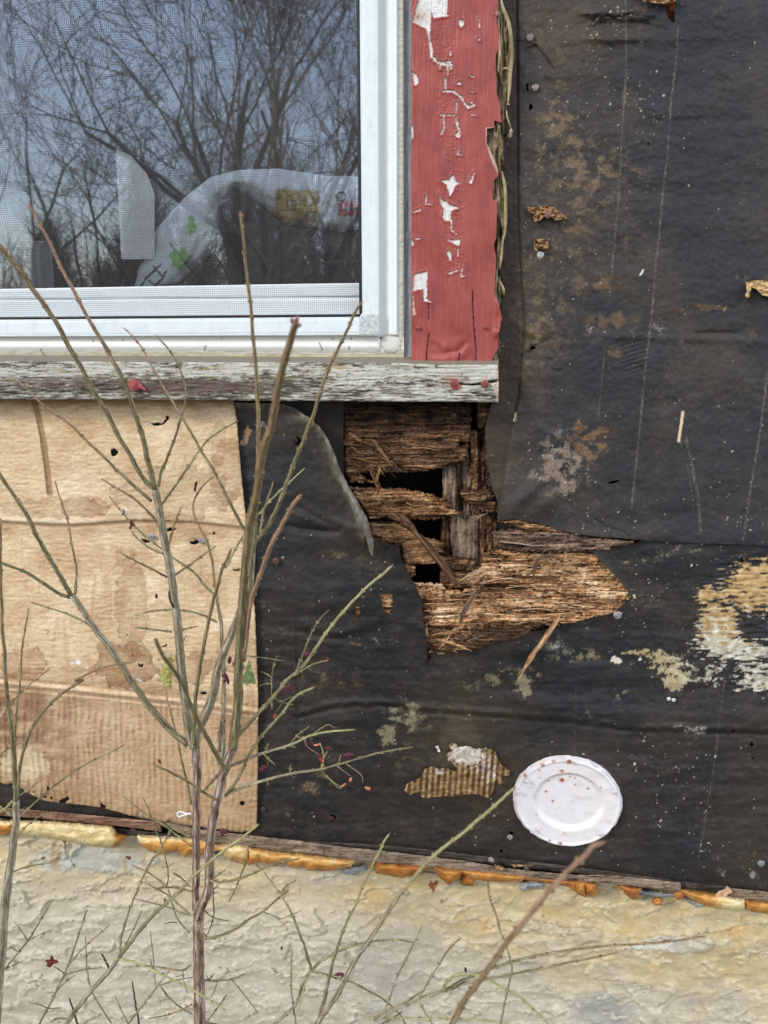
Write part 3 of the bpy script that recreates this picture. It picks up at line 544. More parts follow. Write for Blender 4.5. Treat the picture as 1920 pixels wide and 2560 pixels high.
def lo_c(X, Y, sd, h):
    c = tarbase(X, Y, 140, .2 * ss(700, 1100, X) * ss(1500, 1900, Y) + .1, .4 * ss(1250, 1500, X) + .75 * (X < 900) * (Y < 1500)) * .62
    fl = ldist(flap_edge, X, Y); c = mixc(c, np.where((Y < 1420) & (X < 960), .75 * np.exp(-(fl / 11) ** 2) + .3 * np.exp(-fl / 40), 0) * (.5 + .5 * fbm(X / 12, Y / 12, 8, 3)), S(150, 136, 116))
    # big peeled patch: pale felt in level streaks
    n_ = fbm(X / 46, Y / 8, 150, 5, .6); n2 = fbm(X / 20, Y / 14, 155, 4)
    pk = blobs(X, Y, [(1870, 1435, 80, 55, .52), (1840, 1500, 110, 60, .46), (1800, 1590, 66, 40, .5), (1830, 1625, 120, 34, .6), (1775, 1550, 46, 34, .45), (1835, 1560, 30, 24, .3), (1890, 1700, 70, 44, .68), (1960, 1520, 80, 140, .5), (1765, 1485, 24, 20, .7)]) - .45 * np.exp(-((X - 1880) / 44) ** 2 - ((Y - 1568) / 26) ** 2)
    m = ss(.50, .60, .98 * pk + .40 * n_ + .38 * fbm(X / 24, Y / 5, 158, 4, .65) + .10 * n2); c = mixc(c, m * (.75 + .25 * n2), pal(.5 + .5 * ss(1500, 1640, Y + 60 * n2) + .35 * n2 - .2, [(0, (186, 146, 92)), (.45, (208, 176, 122)), (.75, (206, 200, 178)), (1, (226, 222, 206))]))
    pk = blobs(X, Y, [(1660, 1650, 60, 26, .6), (1700, 1690, 60, 30, .7), (1680, 1715, 24, 16, .7), (1600, 1630, 60, 14, .45), (1790, 1680, 30, 40, .5)]); m = ss(.46, .68, 1.0 * pk + .45 * n2 + .35 * fbm(X / 7, Y / 6, 156, 3)); c = mixc(c, m * .85, pal(.5 + .6 * n2 + (X - 1700) / 260, [(0, (176, 150, 100)), (.6, (190, 178, 142)), (1, (200, 200, 186))]))
    c = dusty(c, X, Y, blobs(X, Y, [(1300, 1690, 70, 24, .6), (1310, 1725, 26, 26, .75), (1420, 1640, 60, 26, .42), (1550, 1735, 26, 22, .6), (1180, 1700, 70, 40, .4), (1380, 1600, 50, 30, .35), (1480, 1640, 40, 22, .4), (1610, 1400, 90, 24, .4), (1720, 1370, 70, 18, .42), (1000, 1790, 50, 60, .5), (960, 1850, 50, 45, .5), (1060, 1790, 70, 50, .35), (1470, 1780, 20, 30, .4)]), (158, 146, 112), 160, 5, .62)
    c = dusty(c, X, Y, blobs(X, Y, [(860, 1700, 60, 40, .45), (770, 1690, 50, 40, .4), (790, 1960, 60, 50, .5), (700, 2060, 40, 30, .35), (1040, 1900, 100, 60, .4), (1450, 1900, 80, 50, .28), (1100, 2050, 150, 50, .25), (920, 1610, 80, 8, .5), (850, 1390, 60, 24, .4), (930, 1420, 40, 50, .3), (1240, 1960, 60, 50, .3), (860, 1560, 60, 40, .25)]), (132, 110, 78), 161, 3.4, .64)
    c = dusty(c, X, Y, blobs(X, Y, [(1745, 1825, 34, 14, .65), (1700, 1815, 20, 8, .5), (1400, 1620, 50, 16, .5), (960, 1600, 90, 10, .35), (1880, 2190, 20, 14, .6), (1800, 2185, 18, 20, .5)]), (190, 186, 176), 162, 4, .62)
    c = mixc(c, .55 * psm(X, Y, 1150, 1870, 60, 100, 9), S(90, 76, 58))
    den = .02 + blobs(X, Y, [(1600, 1500, 60, 40, .35), (1565, 1530, 40, 30, .9), (1620, 1480, 40, 30, .3), (760, 2050, 40, 30, .5), (1660, 1960, 150, 90, .16), (1700, 1350, 150, 40, .3), (700, 1580, 20, 20, .35), (860, 1580, 30, 14, .4), (930, 1440, 30, 60, .3), (1310, 1620, 60, 40, .2), (1700, 1900, 140, 60, .14), (1800, 2130, 120, 50, .16)])
    for k_, (cl, r0, r1) in enumerate(((7, .7, 1.4), (11, .8, 2.2), (20, 1, 4.0))):
        c = mixc(c, .85 * specks(X, Y, cl, den * (1.6, 1, .9)[k_], r0, r1, 170 + 3 * k_), S(212, 204, 178) if k_ else S(150, 140, 118))
    c = chalk(c, X, Y, q('V', (745, 700), (735, 850), (712, 1010), (690, 1230)) + [(1745, 2150)], 2, .4, 181); c = chalk(c, X, Y, [(1440, 1700), (1436, 1900)], 1.6, .3, 182)
    bp_ = 9 - ldist([(1535, 1648), (1546, 1654)], X, Y) + 3 * fbm(X / 6, Y / 6, 9, 2); c = mixc(c, ss(0, 3, bp_), S(214, 200, 182)); c = mixc(c, ss(0, 2, 4.2 - np.hypot(X - 1600, Y - 1648)), S(226, 222, 214))
    c = mixc(c, ss(.0, 3, psdf(q('B', (415, 2085), (440, 2055), (450, 1990), (480, 1950), (525, 2000), (490, 2060), (470, 2110), (430, 2150)), X, Y) + 5 * fbm(X / 8, Y / 8, 4, 3)), S(150, 122, 90))
    return c
def psm(X, Y, cx, cy, rx, ry, s): return ss(.3, .6, np.exp(-((X - cx) / rx) ** 2 - ((Y - cy) / ry) ** 2) + .25 * fbm(X / 20, Y / 20, s, 4))
lower = sheet('tar_paper', lo_poly, 0, M['tar'], lo_c, lo_h, .0014, 2.5, 2.0, 10,
              slits + [tear2, hol(832, 2045, 7, 10), hol(1832, 1827, 4, 3), hol(1879, 1860, 4, 6), hol(1883, 1895, 3, 3), hol(1278, 2083, 6, 4), hol(1253, 2127, 4, 5), hol(1855, 1400, 4, 4)])
tag(lower, 'torn black tar paper with pale peeled stains, below the sill and behind the round plate', 'tar paper', 'tar paper sheets')
def curl_c(X, Y, sd, h): return mixc(pal(.5 + .4 * fbm(X / 14, Y / 30, 5, 4) + .02 * sd, [(0, (60, 54, 48)), (.5, (98, 91, 82)), (1, (146, 138, 126))]), .6 * ss(.62, .8, rid(X / 40, Y / 60, 6, 2)), S(140, 132, 122))
sheet('curled_edge', q('Y', (560, 195), (605, 255), (650, 345), (700, 480), (760, 590), (850, 745), (892, 890), (885, 985), (868, 960), (848, 880), (836, 850), (800, 800), (760, 690), (715, 600), (678, 500), (640, 380)), .0285, M['tar'], curl_c, lambda X, Y, sd: .004 * (1 - (1 - np.clip(sd / 10, 0, 1)) ** 2) - .010 * ss(1300, 1400, Y) + .0012 * fbm(X / 30, Y / 30, 3, 3), .0015, 2, .5, 14, (), lower)['label'] = 'pale grey rolled edge of the torn paper'
o = sheet('tar_paper', [(690, 996), (860, 996), (858, 1090), (861, 1200), (840, 1220), (790, 1170), (690, 1050)], -.001, M['tar'], lambda X, Y, sd, h: tarbase(X, Y, 340, .1, .1) * .42, lambda X, Y, sd: .0004 * fbm(X / 20, Y / 20, 5, 3), .0015, 2.5)
tag(o, 'small strip of jet black tar paper tucked under the sill behind the torn flap', 'tar paper', 'tar paper sheets')

# ---- tan building board on the left
board_poly = [(E0, 985), (578, 1000)] + [(584, 1003), (592, 1050), (599, 1137), (607, 1220), (616, 1303), (628, 1420), (638, 1534), (645, 1737), (646, 1758), (645, 1900), (642, 2047), (641, 2062), (637, 2074), (604, 2081), (480, 2066), (347, 2044), (252, 2018), (202, 2012), (145, 2006), (116, 2003), (90, 1992), (72, 1983), (52, 1969), (32, 1957), (12, 1961), (0, 1957), (-60, 1948), (E0, 1925)]
def seams(X):
    a = np.interp(X, [E0, 0, 180, 340, 480, 620], [1306, 1306, 1314, 1302, 1306, 1322]); b_ = np.interp(X, [E0, 0, 60, 200, 420, 650], [1706, 1709, 1714, 1728, 1752, 1782]); return a, b_
def bd_h(X, Y, sd):
    a, b_ = seams(X)
    h = .0007 * fbm(X / 90, Y / 60, 203, 4) + .0007 * fbm(X / 26, Y / 5.5, 204, 4, .6) + .0004 * fbm(X / 8, Y / 8, 205, 2)
    lowm = ss(1690, 1800, Y); corr = np.sin((X + 8 * fbm(X / 60, Y / 120, 7, 2) - .03 * Y) / 2.55)
    midm = np.clip(.4 + .5 * fbm(X / 90, Y / 160, 17, 2), 0, 1) * (1 - lowm) * ss(1340, 1420, Y)
    h = h + (.0008 * lowm + .0003 * midm) * corr * ss(-.6, .2, fbm(X / 70, Y / 50, 208, 3))
    wr = Y + 10 * fbm(X / 40, Y / 30, 209, 3); h = h + .0005 * np.sin(wr / 3.6) * ss(0, .5, .5 * (1 - ss(0, 150, X)) * ss(1700, 1800, Y) + .3 * fbm(X / 60, Y / 40, 210, 3)) * lowm
    h = h + .0012 * np.exp(-((Y - a + 7) / 7) ** 2) * (.4 + .6 * np.clip(.5 + fbm(X / 70, X * 0, 213, 3), 0, 1)) - .0024 * 1.5 * np.exp(-((Y - a - 2) / 4) ** 2) + .0012 * np.exp(-((Y - a + 22) / 9) ** 2) * ss(200, 280, X)
    h = h + .0026 * np.exp(-((Y - b_ + 1) / 5.5) ** 2) + .0016 * np.exp(-((Y - b_ - 14) / 5) ** 2) - .0016 * np.exp(-((Y - b_ - 7) / 3) ** 2) - .0012 * np.exp(-((Y - b_ + 12) / 4) ** 2)
    gl = ldist(q('A', (290, 1720), (340, 1900), (390, 2160)) + q('C', (370, 0), (400, 200), (430, 460)), X, Y); h = h - .0016 * (1 - ss(3.5, 7, gl))
    h = h + .0006 * np.exp(-((X - 349) / 3) ** 2) * ss(1350, 1400, Y) * (1 - ss(1500, 1530, Y))
    return h + .0018 * (1 - ss(0, 30, sd)) * ss(1900, 1990, Y) * fbm(X / 24, Y / 24, 211, 3) - .0007 * (1 - ss(0, 3, sd))
def bd_c(X, Y, sd, h):
    a, b_ = seams(X); n_ = fbm(X / 110, Y / 80, 220, 4); f = fbm(X / 40, Y / 6, 221, 4)
    c = pal(.55 + .26 * n_ + .26 * f + 70 * (h - h.mean()) * (np.abs(h - h.mean()) < .002), [(0, (152, 121, 90)), (.35, (193, 162, 125)), (.7, (220, 196, 160)), (1, (240, 226, 200))])
    # tide-marked water stains: a dark rim that fades inside
    for cx, cy, rx, ry, s_, k_ in ((205, 1268, 66, 26, 1, .8), (430, 1235, 150, 70, 2, .55), (330, 1520, 40, 130, 3, .55), (312, 1660, 80, 55, 4, .9), (470, 1672, 60, 40, 5, .8), (570, 1180, 40, 90, 6, .55), (60, 1660, 70, 40, 7, .7), (420, 1330, 90, 26, 8, .4), (600, 1840, 60, 60, 9, .6), (200, 1690, 220, 22, 10, .6), (130, 1270, 150, 24, 11, .5), (600, 1640, 60, 50, 12, .6), (545, 1110, 20, 60, 14, .5), (500, 1420, 50, 60, 13, .3)):
        e = np.hypot((X - cx) / rx, (Y - cy) / ry) + .38 * fbm(X / 34, Y / 34, 230 + s_, 4); ins = 1 - ss(.94, 1.0, e)
        c = mixc(c, k_ * ((.30 + .25 * ss(.2, .95, e)) * ins + .75 * ins * np.exp(-((e - .97) / .035) ** 2)), S(120, 76, 40))
    c = mixc(c, .35 * ss(.1, .6, fbm(X / 22, Y / 190, 237, 4)) * ss(1330, 1400, Y), S(166, 126, 88)); c = mixc(c, .3 * ss(.0, .6, fbm(X / 120, Y / 90, 238, 3)) * (Y < 1300), S(232, 216, 188)); lo = ss(-6, 30, Y - b_); c = mixc(c, lo * .42, S(150, 112, 80)); c = mixc(c, lo * ss(.2, .7, .5 + .6 * fbm(X / 60, Y / 30, 240, 4)) * (1 - ss(0, 330, X)) * .75, S(112, 74, 56))
    c = mixc(c, ss(.45, .62, np.exp(-((X - 60) / 75) ** 2 - ((Y - 1915) / 55) ** 2) + .3 * fbm(X / 18, Y / 18, 241, 4)) * .6, S(222, 204, 166))
    c = mixc(c, (1 - ss(0, 55, sd + 14 * fbm(X / 20, Y / 20, 242, 3))) * ss(1850, 1960, Y) * .55, S(156, 128, 92))
    c = mixc(c, .7 * ss(.5, .75, .5 + .5 * fbm(X / 14, Y / 14, 250, 4) - .35 * np.hypot((X - 120) / 30, (Y - 1590) / 70)), S(70, 60, 48)); c = mixc(c, .6 * ss(.5, .75, .62 + .5 * fbm(X / 6, Y / 8, 251, 3) - .5 * np.hypot((X - 248) / 24, (Y - 1178) / 14)), S(60, 54, 46))
    c = mixc(c, .5 * ss(.5, .75, .5 + .5 * fbm(X / 8, Y / 8, 252, 4) - .5 * np.hypot((X - 545) / 24, (Y - 1490) / 60)), S(70, 62, 54))
    c = mixc(c, .85 * np.exp(-(np.abs(Y - a - 3) / 4.5)) * np.clip(.65 + .5 * n_, 0, 1), S(74, 50, 34)); c = mixc(c, .25 * np.exp(-((Y - a - 18) / 14) ** 2), S(150, 106, 66)); c = mixc(c, .45 * np.exp(-((Y - a + 8) / 5) ** 2) * (1 - ss(150, 260, X)), S(228, 214, 190)); c = mixc(c, .7 * np.exp(-((Y - b_) / 4) ** 2), S(176, 150, 122)); c = mixc(c, .5 * np.exp(-((Y - b_ - 8) / 3) ** 2), S(96, 66, 44)); c = mixc(c, .35 * np.exp(-((Y - b_ + 25) / 16) ** 2) * ss(200, 300, X), S(110, 70, 38))
    gl = ldist(q('A', (290, 1720), (340, 1900), (390, 2160)) + q('C', (370, 0), (400, 200), (430, 460)), X, Y); c = mixc(c, .75 * (1 - ss(4, 7.5, gl)), S(142, 112, 76)); c = mixc(c, .6 * np.exp(-((gl - 6.5) / 1.8) ** 2), S(112, 82, 52))
    c = mixc(c, .65 * (1 - ss(0, 26, Y - 1003 + 14 * fbm(X / 40, Y / 9, 260, 4))), S(112, 86, 60)); c = mixc(c, .5 * ss(.25, .6, fbm(X / 60, Y / 10, 262, 4)) * (1 - ss(1030, 1100, Y)), S(136, 104, 70))
    c = mixc(c, .8 * (1 - ss(0, 4, sd)) * (X > 560), S(150, 116, 82))
    for x, y, r_ in ((196, 1655, 9), (182, 1658, 5), (344, 1698, 4), (352, 1702, 4), (218, 1668, 4), (120, 1365, 4)): c = mixc(c, ss(0, 2, r_ - np.hypot(X - x, (Y - y) * 1.5) + 3 * fbm(X / 5, Y / 5, 270, 2)), S(226, 226, 226))
    c = mixc(c, .8 * specks(X, Y, 23, .12, 1, 2.6, 275), S(66, 44, 28)); return mixc(c, .7 * specks(X, Y, 17, .06, 1, 2.2, 278), S(226, 214, 196))
bholes = [hol(285, 1131, 9, 10), q('A', (1305, 1935), (1350, 1925), (1400, 1930), (1440, 1890), (1430, 1860), (1462, 1870), (1455, 1900), (1410, 1940), (1340, 1952)), q('C', (1220, 860), (1260, 855), (1300, 880), (1255, 890)), q('D', (-20, 880), (40, 862), (75, 880), (30, 905), (-10, 900)),
          q('C', (1430, 775), (1480, 758), (1530, 765), (1500, 785), (1450, 790)), q('D', (355, 1120), (415, 1112), (412, 1132), (370, 1132)), hol(606, 2008, 6, 5), q('E', (400, 920), (425, 925), (430, 950), (408, 955)), q('E', (355, 985), (375, 1000), (410, 1010), (390, 1022), (362, 1012)), q('E', (430, 1005), (455, 1012), (450, 1035), (432, 1030)), hol(84, 1980, 3, 3), q('E', (550, 1020), (590, 1005), (600, 1030), (560, 1062), (500, 1050)), q('E', (865, 1035), (880, 1070), (925, 1095), (905, 1112), (870, 1100)), q('A', (435, 2900), (440, 2900), (438, 2906)), q('F', (60, 105), (120, 100), (130, 122), (90, 125)), hol(535, 1333, 3, 3)]
board = sheet('building_board', board_poly, .007, M['board'], bd_c, bd_h, .004, 2.5, 1.6, 10, bholes)
tag(board, 'water-stained tan building board with ribbed lower half, left of the black tar paper', 'board')

# ---- narrow wooden strips under the tar paper
def strip(poly, depth, st, seed, label, thick=.012, along=140):
    o = sheet('wooden_strip', poly, depth, M['wood'], woodc(seed, st, along, 5), lambda X, Y, sd: .0005 * fbm(X / 160, Y / 5, seed, 3) - .0012 * (1 - ss(0, 3, sd)), thick, 2.2, 1.2, 12, (), None, seed)
    return tag(o, label, 'wooden strip', 'wooden strips under the tar paper')
SB = [(0, (66, 44, 34)), (.4, (112, 82, 66)), (.7, (142, 110, 90)), (1, (172, 142, 118))]; SG = [(0, (64, 54, 46)), (.4, (116, 100, 84)), (.7, (146, 128, 108)), (1, (176, 158, 136))]; SD = [(0, (34, 29, 26)), (.5, (66, 58, 52)), (1, (98, 88, 78))]
strip([(E0, 1972)] + q('E', (0, 1100), (60, 1103), (700, 1160), (1390, 1225), (1395, 1310), (1000, 1262), (500, 1212), (100, 1180), (0, 1170)) + [(E0, 2012)], .016, SB, 401, 'reddish brown wooden strip below the tan board, at far left')
strip(q('E', (1410, 1225), (1500, 1240)) + q('F', (90, 1290), (480, 1340), (900, 1388), (1300, 1440), (1659, 1478)) + q('I', (300, 200), (700, 250), (1010, 305), (1300, 340), (1659, 372)) + q('J', (300, 368), (905, 438), (912, 520), (500, 470), (0, 425)) + q('I', (1400, 415), (1000, 372), (300, 305), (0, 272)) + q('F', (1500, 1570), (1000, 1510), (480, 1445), (200, 1405), (0, 1380)), .016, SG, 402, 'long grey-brown wooden strip sloping under the black tar paper')
strip(q('F', (700, 1360), (1100, 1395), (1400, 1412)) + q('I', (0, 110), (500, 165), (1000, 225), (1659, 300)) + q('J', (400, 355), (905, 425), (905, 455), (400, 400)) + q('I', (1659, 355), (1000, 290), (500, 225), (0, 165)) + q('F', (1300, 1440), (700, 1375)), .010, SD, 403, 'thin dark strip squeezed between tar paper and the long grey-brown strip')
strip(q('J', (895, 425), (1250, 462), (1300, 470), (1290, 575), (1180, 562), (905, 520)), .007, SD, 404, 'short dark strip past the square-cut end of the long strip')
strip(q('J', (1310, 480), (1659, 520)) + [(E1, 2262), (E1, 2290)] + q('J', (1659, 612), (1340, 580), (1260, 572)), .013, SG, 405, 'grey wooden strip with broken end at far right')
strip(q('E', (1000, 1280), (1659, 1350), (1700, 1395), (1659, 1372), (1020, 1340)) + [], .010, SD, 406, 'dark strip hanging just under the joint of the two left strips')
strip(q('E', (60, 1200), (520, 1235), (520, 1262), (0, 1225)) + [], .006, SD, 407, 'thin black strip just above the pale foam at far left')

# ---- expanding foam squeezed out under the strips
def foam(poly, depth, H, st, seed, label, R=17, pale=None, holes=()):
    H *= 1.7; depth += .003
    def hf(X, Y, sd): return H * np.sqrt(np.clip(1 - (1 - np.clip(sd / R, 0, 1)) ** 2, 0, 1)) + .0022 * fbm(X / 26, Y / 18, seed, 4) * ss(0, 8, sd)
    def cf(X, Y, sd, h):
        t = .5 + .3 * fbm(X / 30, Y / 16, seed + 4, 4) + (pale(X, Y, sd) if pale is not None else 0); c = pal(t, st)
        return mixc(c, .6 * specks(X, Y, 9, .14, .8, 2, seed + 6), S(70, 46, 22))
    o = sheet('foam_bead', poly, depth, M['foam'], cf, hf, .02, 2, 2.2, 16, holes, None, seed, 5); return tag(o, label, 'foam', 'expanding foam along the top of the foundation')
OR = [(0, (120, 70, 24)), (.35, (170, 106, 44)), (.6, (198, 138, 66)), (.85, (216, 174, 108)), (1, (228, 208, 158))]; PL = [(0, (164, 108, 44)), (.35, (196, 160, 100)), (.65, (214, 192, 138)), (1, (232, 220, 176))]
foam([(E0, 2025)] + q('E', (0, 1215), (95, 1235), (100, 1290), (50, 1325), (0, 1322)) + [(E0, 2090)], .004, .010, OR, 501, 'orange foam end at the far left edge', pale=lambda X, Y, s: .5 * (1 - ss(2055, 2072, Y)))
foam(q('E', (100, 1225), (500, 1235), (960, 1275), (1000, 1330), (1085, 1350), (1030, 1410), (980, 1432), (800, 1420), (540, 1370), (300, 1335), (110, 1330)), .005, .011, PL, 502, 'pale yellow trimmed foam with one orange rounded end', pale=lambda X, Y, s: .18 - .75 * ss(278, 300, X + .2 * (Y - 2090)) - .2 * ss(2090, 2110, Y - .06 * X))
foam(q('E', (1198, 1350), (1659, 1378)) + q('F', (60, 1390), (190, 1420), (200, 1470), (100, 1490), (0, 1490), (-60, 1512), (-120, 1465), (-280, 1490), (-370, 1462), (-440, 1400)), .004, .012, OR, 503, 'orange-bottomed foam lump left of the double trunk', pale=lambda X, Y, s: .5 * (1 - ss(2098, 2118, Y)))
foam(q('F', (190, 1425), (480, 1440), (490, 1560), (440, 1575), (330, 1545), (280, 1490), (190, 1495)), .005, .012, PL, 504, 'straw yellow foam lump right of the double trunk', pale=lambda X, Y, s: .1 - .4 * (1 - ss(540, 562, X)) - .3 * ss(2125, 2150, Y))
foam(q('F', (480, 1450), (700, 1490), (1000, 1520), (1390, 1565), (1360, 1600), (1200, 1635), (1000, 1630), (970, 1600), (900, 1612), (850, 1600), (830, 1560), (700, 1592), (600, 1560), (575, 1530), (570, 1560), (490, 1580)), .004, .013, OR, 505, 'long bulging orange foam with several lobes in mid-wall', pale=lambda X, Y, s: .28 * (1 - ss(2130, 2150, Y - .11 * (X - 600))))
foam(q('I', (-60, 275), (380, 300), (310, 335), (160, 382), (60, 362), (-60, 340)), .003, .010, OR, 506, 'orange foam band right after the long lobed foam', pale=lambda X, Y, s: -.12 + 0 * X)
foam(q('I', (440, 312), (665, 335), (640, 390), (590, 410), (562, 445), (530, 410), (480, 370)), .004, .011, OR, 507, 'orange foam lump hanging to a point under a strip', pale=lambda X, Y, s: -.1 + 0 * X)
foam(q('I', (690, 350), (765, 360), (762, 455), (690, 448)), .001, .005, OR, 508, 'small square orange foam drip', pale=lambda X, Y, s: -.25 + 0 * X)
foam(q('I', (660, 335), (1000, 365), (1210, 390), (1180, 412), (900, 412), (760, 385)), .005, .008, OR, 509, 'flat amber foam band right of the pointed lump', pale=lambda X, Y, s: 0 * X)
foam(q('I', (1200, 395), (1659, 425), (1659, 490)) + q('J', (80, 545), (20, 520), (-60, 455), (-300, 420)), .002, .008, OR, 510, 'orange foam half hidden by the blurred thick twig', pale=lambda X, Y, s: -.15 + 0 * X)
foam(q('J', (-10, 430), (80, 440), (70, 520), (20, 520)), .004, .009, OR, 511, 'rounded orange foam bump just right of the blurred thick twig', pale=lambda X, Y, s: -.1 + 0 * X)
foam(q('J', (80, 440), (162, 455), (160, 530), (140, 545), (95, 520)), .004, .009, OR, 512, 'orange foam tongue next to the rounded bump', pale=lambda X, Y, s: -.1 + 0 * X)
foam(q('J', (390, 470), (548, 490), (520, 555), (490, 570), (440, 530)), .004, .010, OR, 513, 'triangular orange foam lump alone under the strip', pale=lambda X, Y, s: -.15 + 0 * X)
foam(q('J', (865, 520), (940, 520), (900, 570), (865, 560)), .003, .007, OR, 514, 'little orange foam nub beneath the square-cut strip end', pale=lambda X, Y, s: 0 * X)
foam(q('J', (920, 508), (1200, 545), (1450, 590), (1450, 640), (1420, 668), (1330, 662), (1150, 630), (1040, 590), (960, 540)), .004, .012, OR, 515, 'golden foam roll beneath the broken strip at right', pale=lambda X, Y, s: .1 + .55 * ss(1770, 1830, X))
foam(q('J', (1465, 595), (1659, 618)) + [(E1, 2285), (E1, 2300)] + q('J', (1659, 690), (1560, 680), (1480, 655)), .003, .010, OR, 516, 'amber foam lumps in the lower right corner of the strip', pale=lambda X, Y, s: .05 + 0 * X)
foam(hol(1644, 2254, 8, 6), .006, .006, OR, 517, 'small round orange foam drop on grey sealant', R=6)
def seal_(poly, depth, H, seed, label):
    o = sheet('grey_sealant', poly, depth, M['stucco'], lambda X, Y, sd, h: pal(.5 + .4 * fbm(X / 20, Y / 9, seed, 4), [(0, (108, 112, 112)), (.5, (148, 152, 152)), (1, (186, 190, 190))]), lambda X, Y, sd: H * np.sqrt(np.clip(sd / 12, 0, 1)) + .002 * rid(X / 40, Y / 14, seed + 3, 3), .01, 2, 3, 12, (), None, seed)
    return tag(o, label, 'sealant', 'grey sealant smeared under the foam')
seal_(q('J', (530, 500), (870, 530), (860, 560), (750, 565), (720, 590), (700, 590), (640, 570), (540, 540)), -.002, .006, 521, 'grey sealant smear above the small round orange foam drop')
seal_(q('J', (900, 550), (1000, 580), (1130, 640), (1040, 650), (960, 600)), -.004, .005, 522, 'grey sealant lump under the golden foam roll')
seal_(q('I', (1180, 430), (1300, 418), (1380, 440), (1370, 495), (1250, 490), (1200, 520), (1175, 500)), -.004, .006, 523, 'grey sealant blob left of the blurred thick twig')
seal_(q('F', (1280, 1640), (1500, 1590), (1520, 1640), (1380, 1690), (1300, 1670)), -.006, .004, 524, 'pale grey sealant smear under the lobed orange foam')

# ---- foundation
fdep = -.010
f_poly = [(E0, 1995), (0, 2045), (480, 2100), (960, 2150), (1440, 2195), (1920, 2245), (E1, 2275), (E1, 2900), (E0, 2900)]
def ftop(X): return np.interp(X, [E0, 0, 480, 960, 1440, 1920, E1], [2050, 2085, 2120, 2170, 2215, 2262, 2290])
def trowel(X, Y, s, L_=150, H_=30):
    """overlapping trowel laps: a stepped field along warped level strokes"""
    wx = X + 40 * fbm(X / 120, Y / 90, s, 3); wy = Y + 26 * fbm(X / 130, Y / 70, s + 1, 4) + .06 * X
    v = wy / H_ + 1.1 * fbm(wx / L_, wy / (H_ * 1.8), s + 2, 3); k = np.floor(v); fr = v - k
    return fr, h01(k, np.floor(wx / 400 + k * .37), s + 5)
def fd_h(X, Y, sd):
    fr, i1 = trowel(X, Y, 601, 170, 46); fr2, i2 = trowel(X, Y, 611, 110, 24)
    m = ss(-.35, .35, fbm(X / 140, Y / 80, 620, 3))
    m = m * ss(.0, .5, fbm(X / 190, Y / 110, 621, 3) + .15); h = .0045 * fbm(X / 260, Y / 120, 600, 3) + m * .0016 * ss(.0, .93, fr) * (1 - ss(.93, 1., fr)) * (.3 + i1) + (1 - m) * .0008 * ss(0, .9, fr2) * (1 - ss(.9, 1, fr2)) * i2 * ss(.35, .7, i2)
    br = .5 + .5 * fbm(X / 34, Y / 26, 640, 4); h = h + .0010 * ss(.72, .77, br) * (1 - .6 * ss(.8, .95, br)) * ss(-.1, .35, fbm(X / 160, Y / 120, 641, 3))
    cr_ = rid(X / 140, Y / 70, 650, 3); h = h + .0010 * ss(.86, .97, cr_) * ss(-.2, .3, fbm(X / 120, Y / 120, 654, 2)) + .0005 * rid(X / 70, Y / 14, 652, 3) * ss(-.1, .5, fbm(X / 120, Y / 90, 653, 3))
    h = h + .0002 * fbm(X / 9, Y / 9, 655, 3)
    for k_, (sx_, sy_, lv, am) in enumerate(((150, 62, .18, .0016), (110, 44, -.2, .0013), (210, 70, .32, .0019), (80, 34, .38, .0011), (60, 26, -.45, .0008), (46, 30, .5, .0014))):
        n_ = fbm((X + 9 * fbm(X / 22, Y / 22, 700 + k_, 3)) / sx_, (Y + 7 * fbm(X / 20, Y / 20, 710 + k_, 3) + .05 * X) / sy_, 720 + 9 * k_, 2) - lv; w_ = 2.2 / sy_
        am = am * (1.9 if k_ < 3 else .9); on = ss(-.1, .2, fbm(X / 170, Y / 120, 740 + k_, 2)); h = h + on * (am * ss(-w_, w_, n_) * (1 - .7 * ss(w_, w_ * 14, n_)) + .0010 * np.exp(-((n_ - w_) / (w_ * 1.2)) ** 2) * (.4 + .6 * ss(-.2, .3, fbm(X / 30, Y / 20, 750 + k_, 2))))
    pt = psdf(q('J', (380, 1010), (700, 880), (900, 900), (1170, 900), (1222, 985), (1140, 1045), (900, 1065), (760, 1040)), X, Y) + 4 * fbm(X / 18, Y / 10, 656, 3); h = h + .003 * ss(0, 5, pt) * (1 - .35 * ss(6, 30, pt))
    h = h - .0025 * (1 - ss(.5, 2.2, ldist(q('I', (900, 430), (905, 540), (930, 620), (975, 730), (1010, 880), (1050, 950), (1090, 1100), (1110, 1180), (1080, 1320), (1040, 1500), (1010, 1659)), X, Y)))
    h = h - .003 * (1 - ss(.5, 3, ldist(q('E', (565, 1390), (570, 1490), (620, 1560), (655, 1620)), X, Y) - 1.5 * fbm(X / 8, Y / 8, 4, 2)))
    return h + .004 * np.exp(-((Y - ftop(X) - 8) / 12) ** 2) * fbm(X / 40, Y / 16, 660, 3)
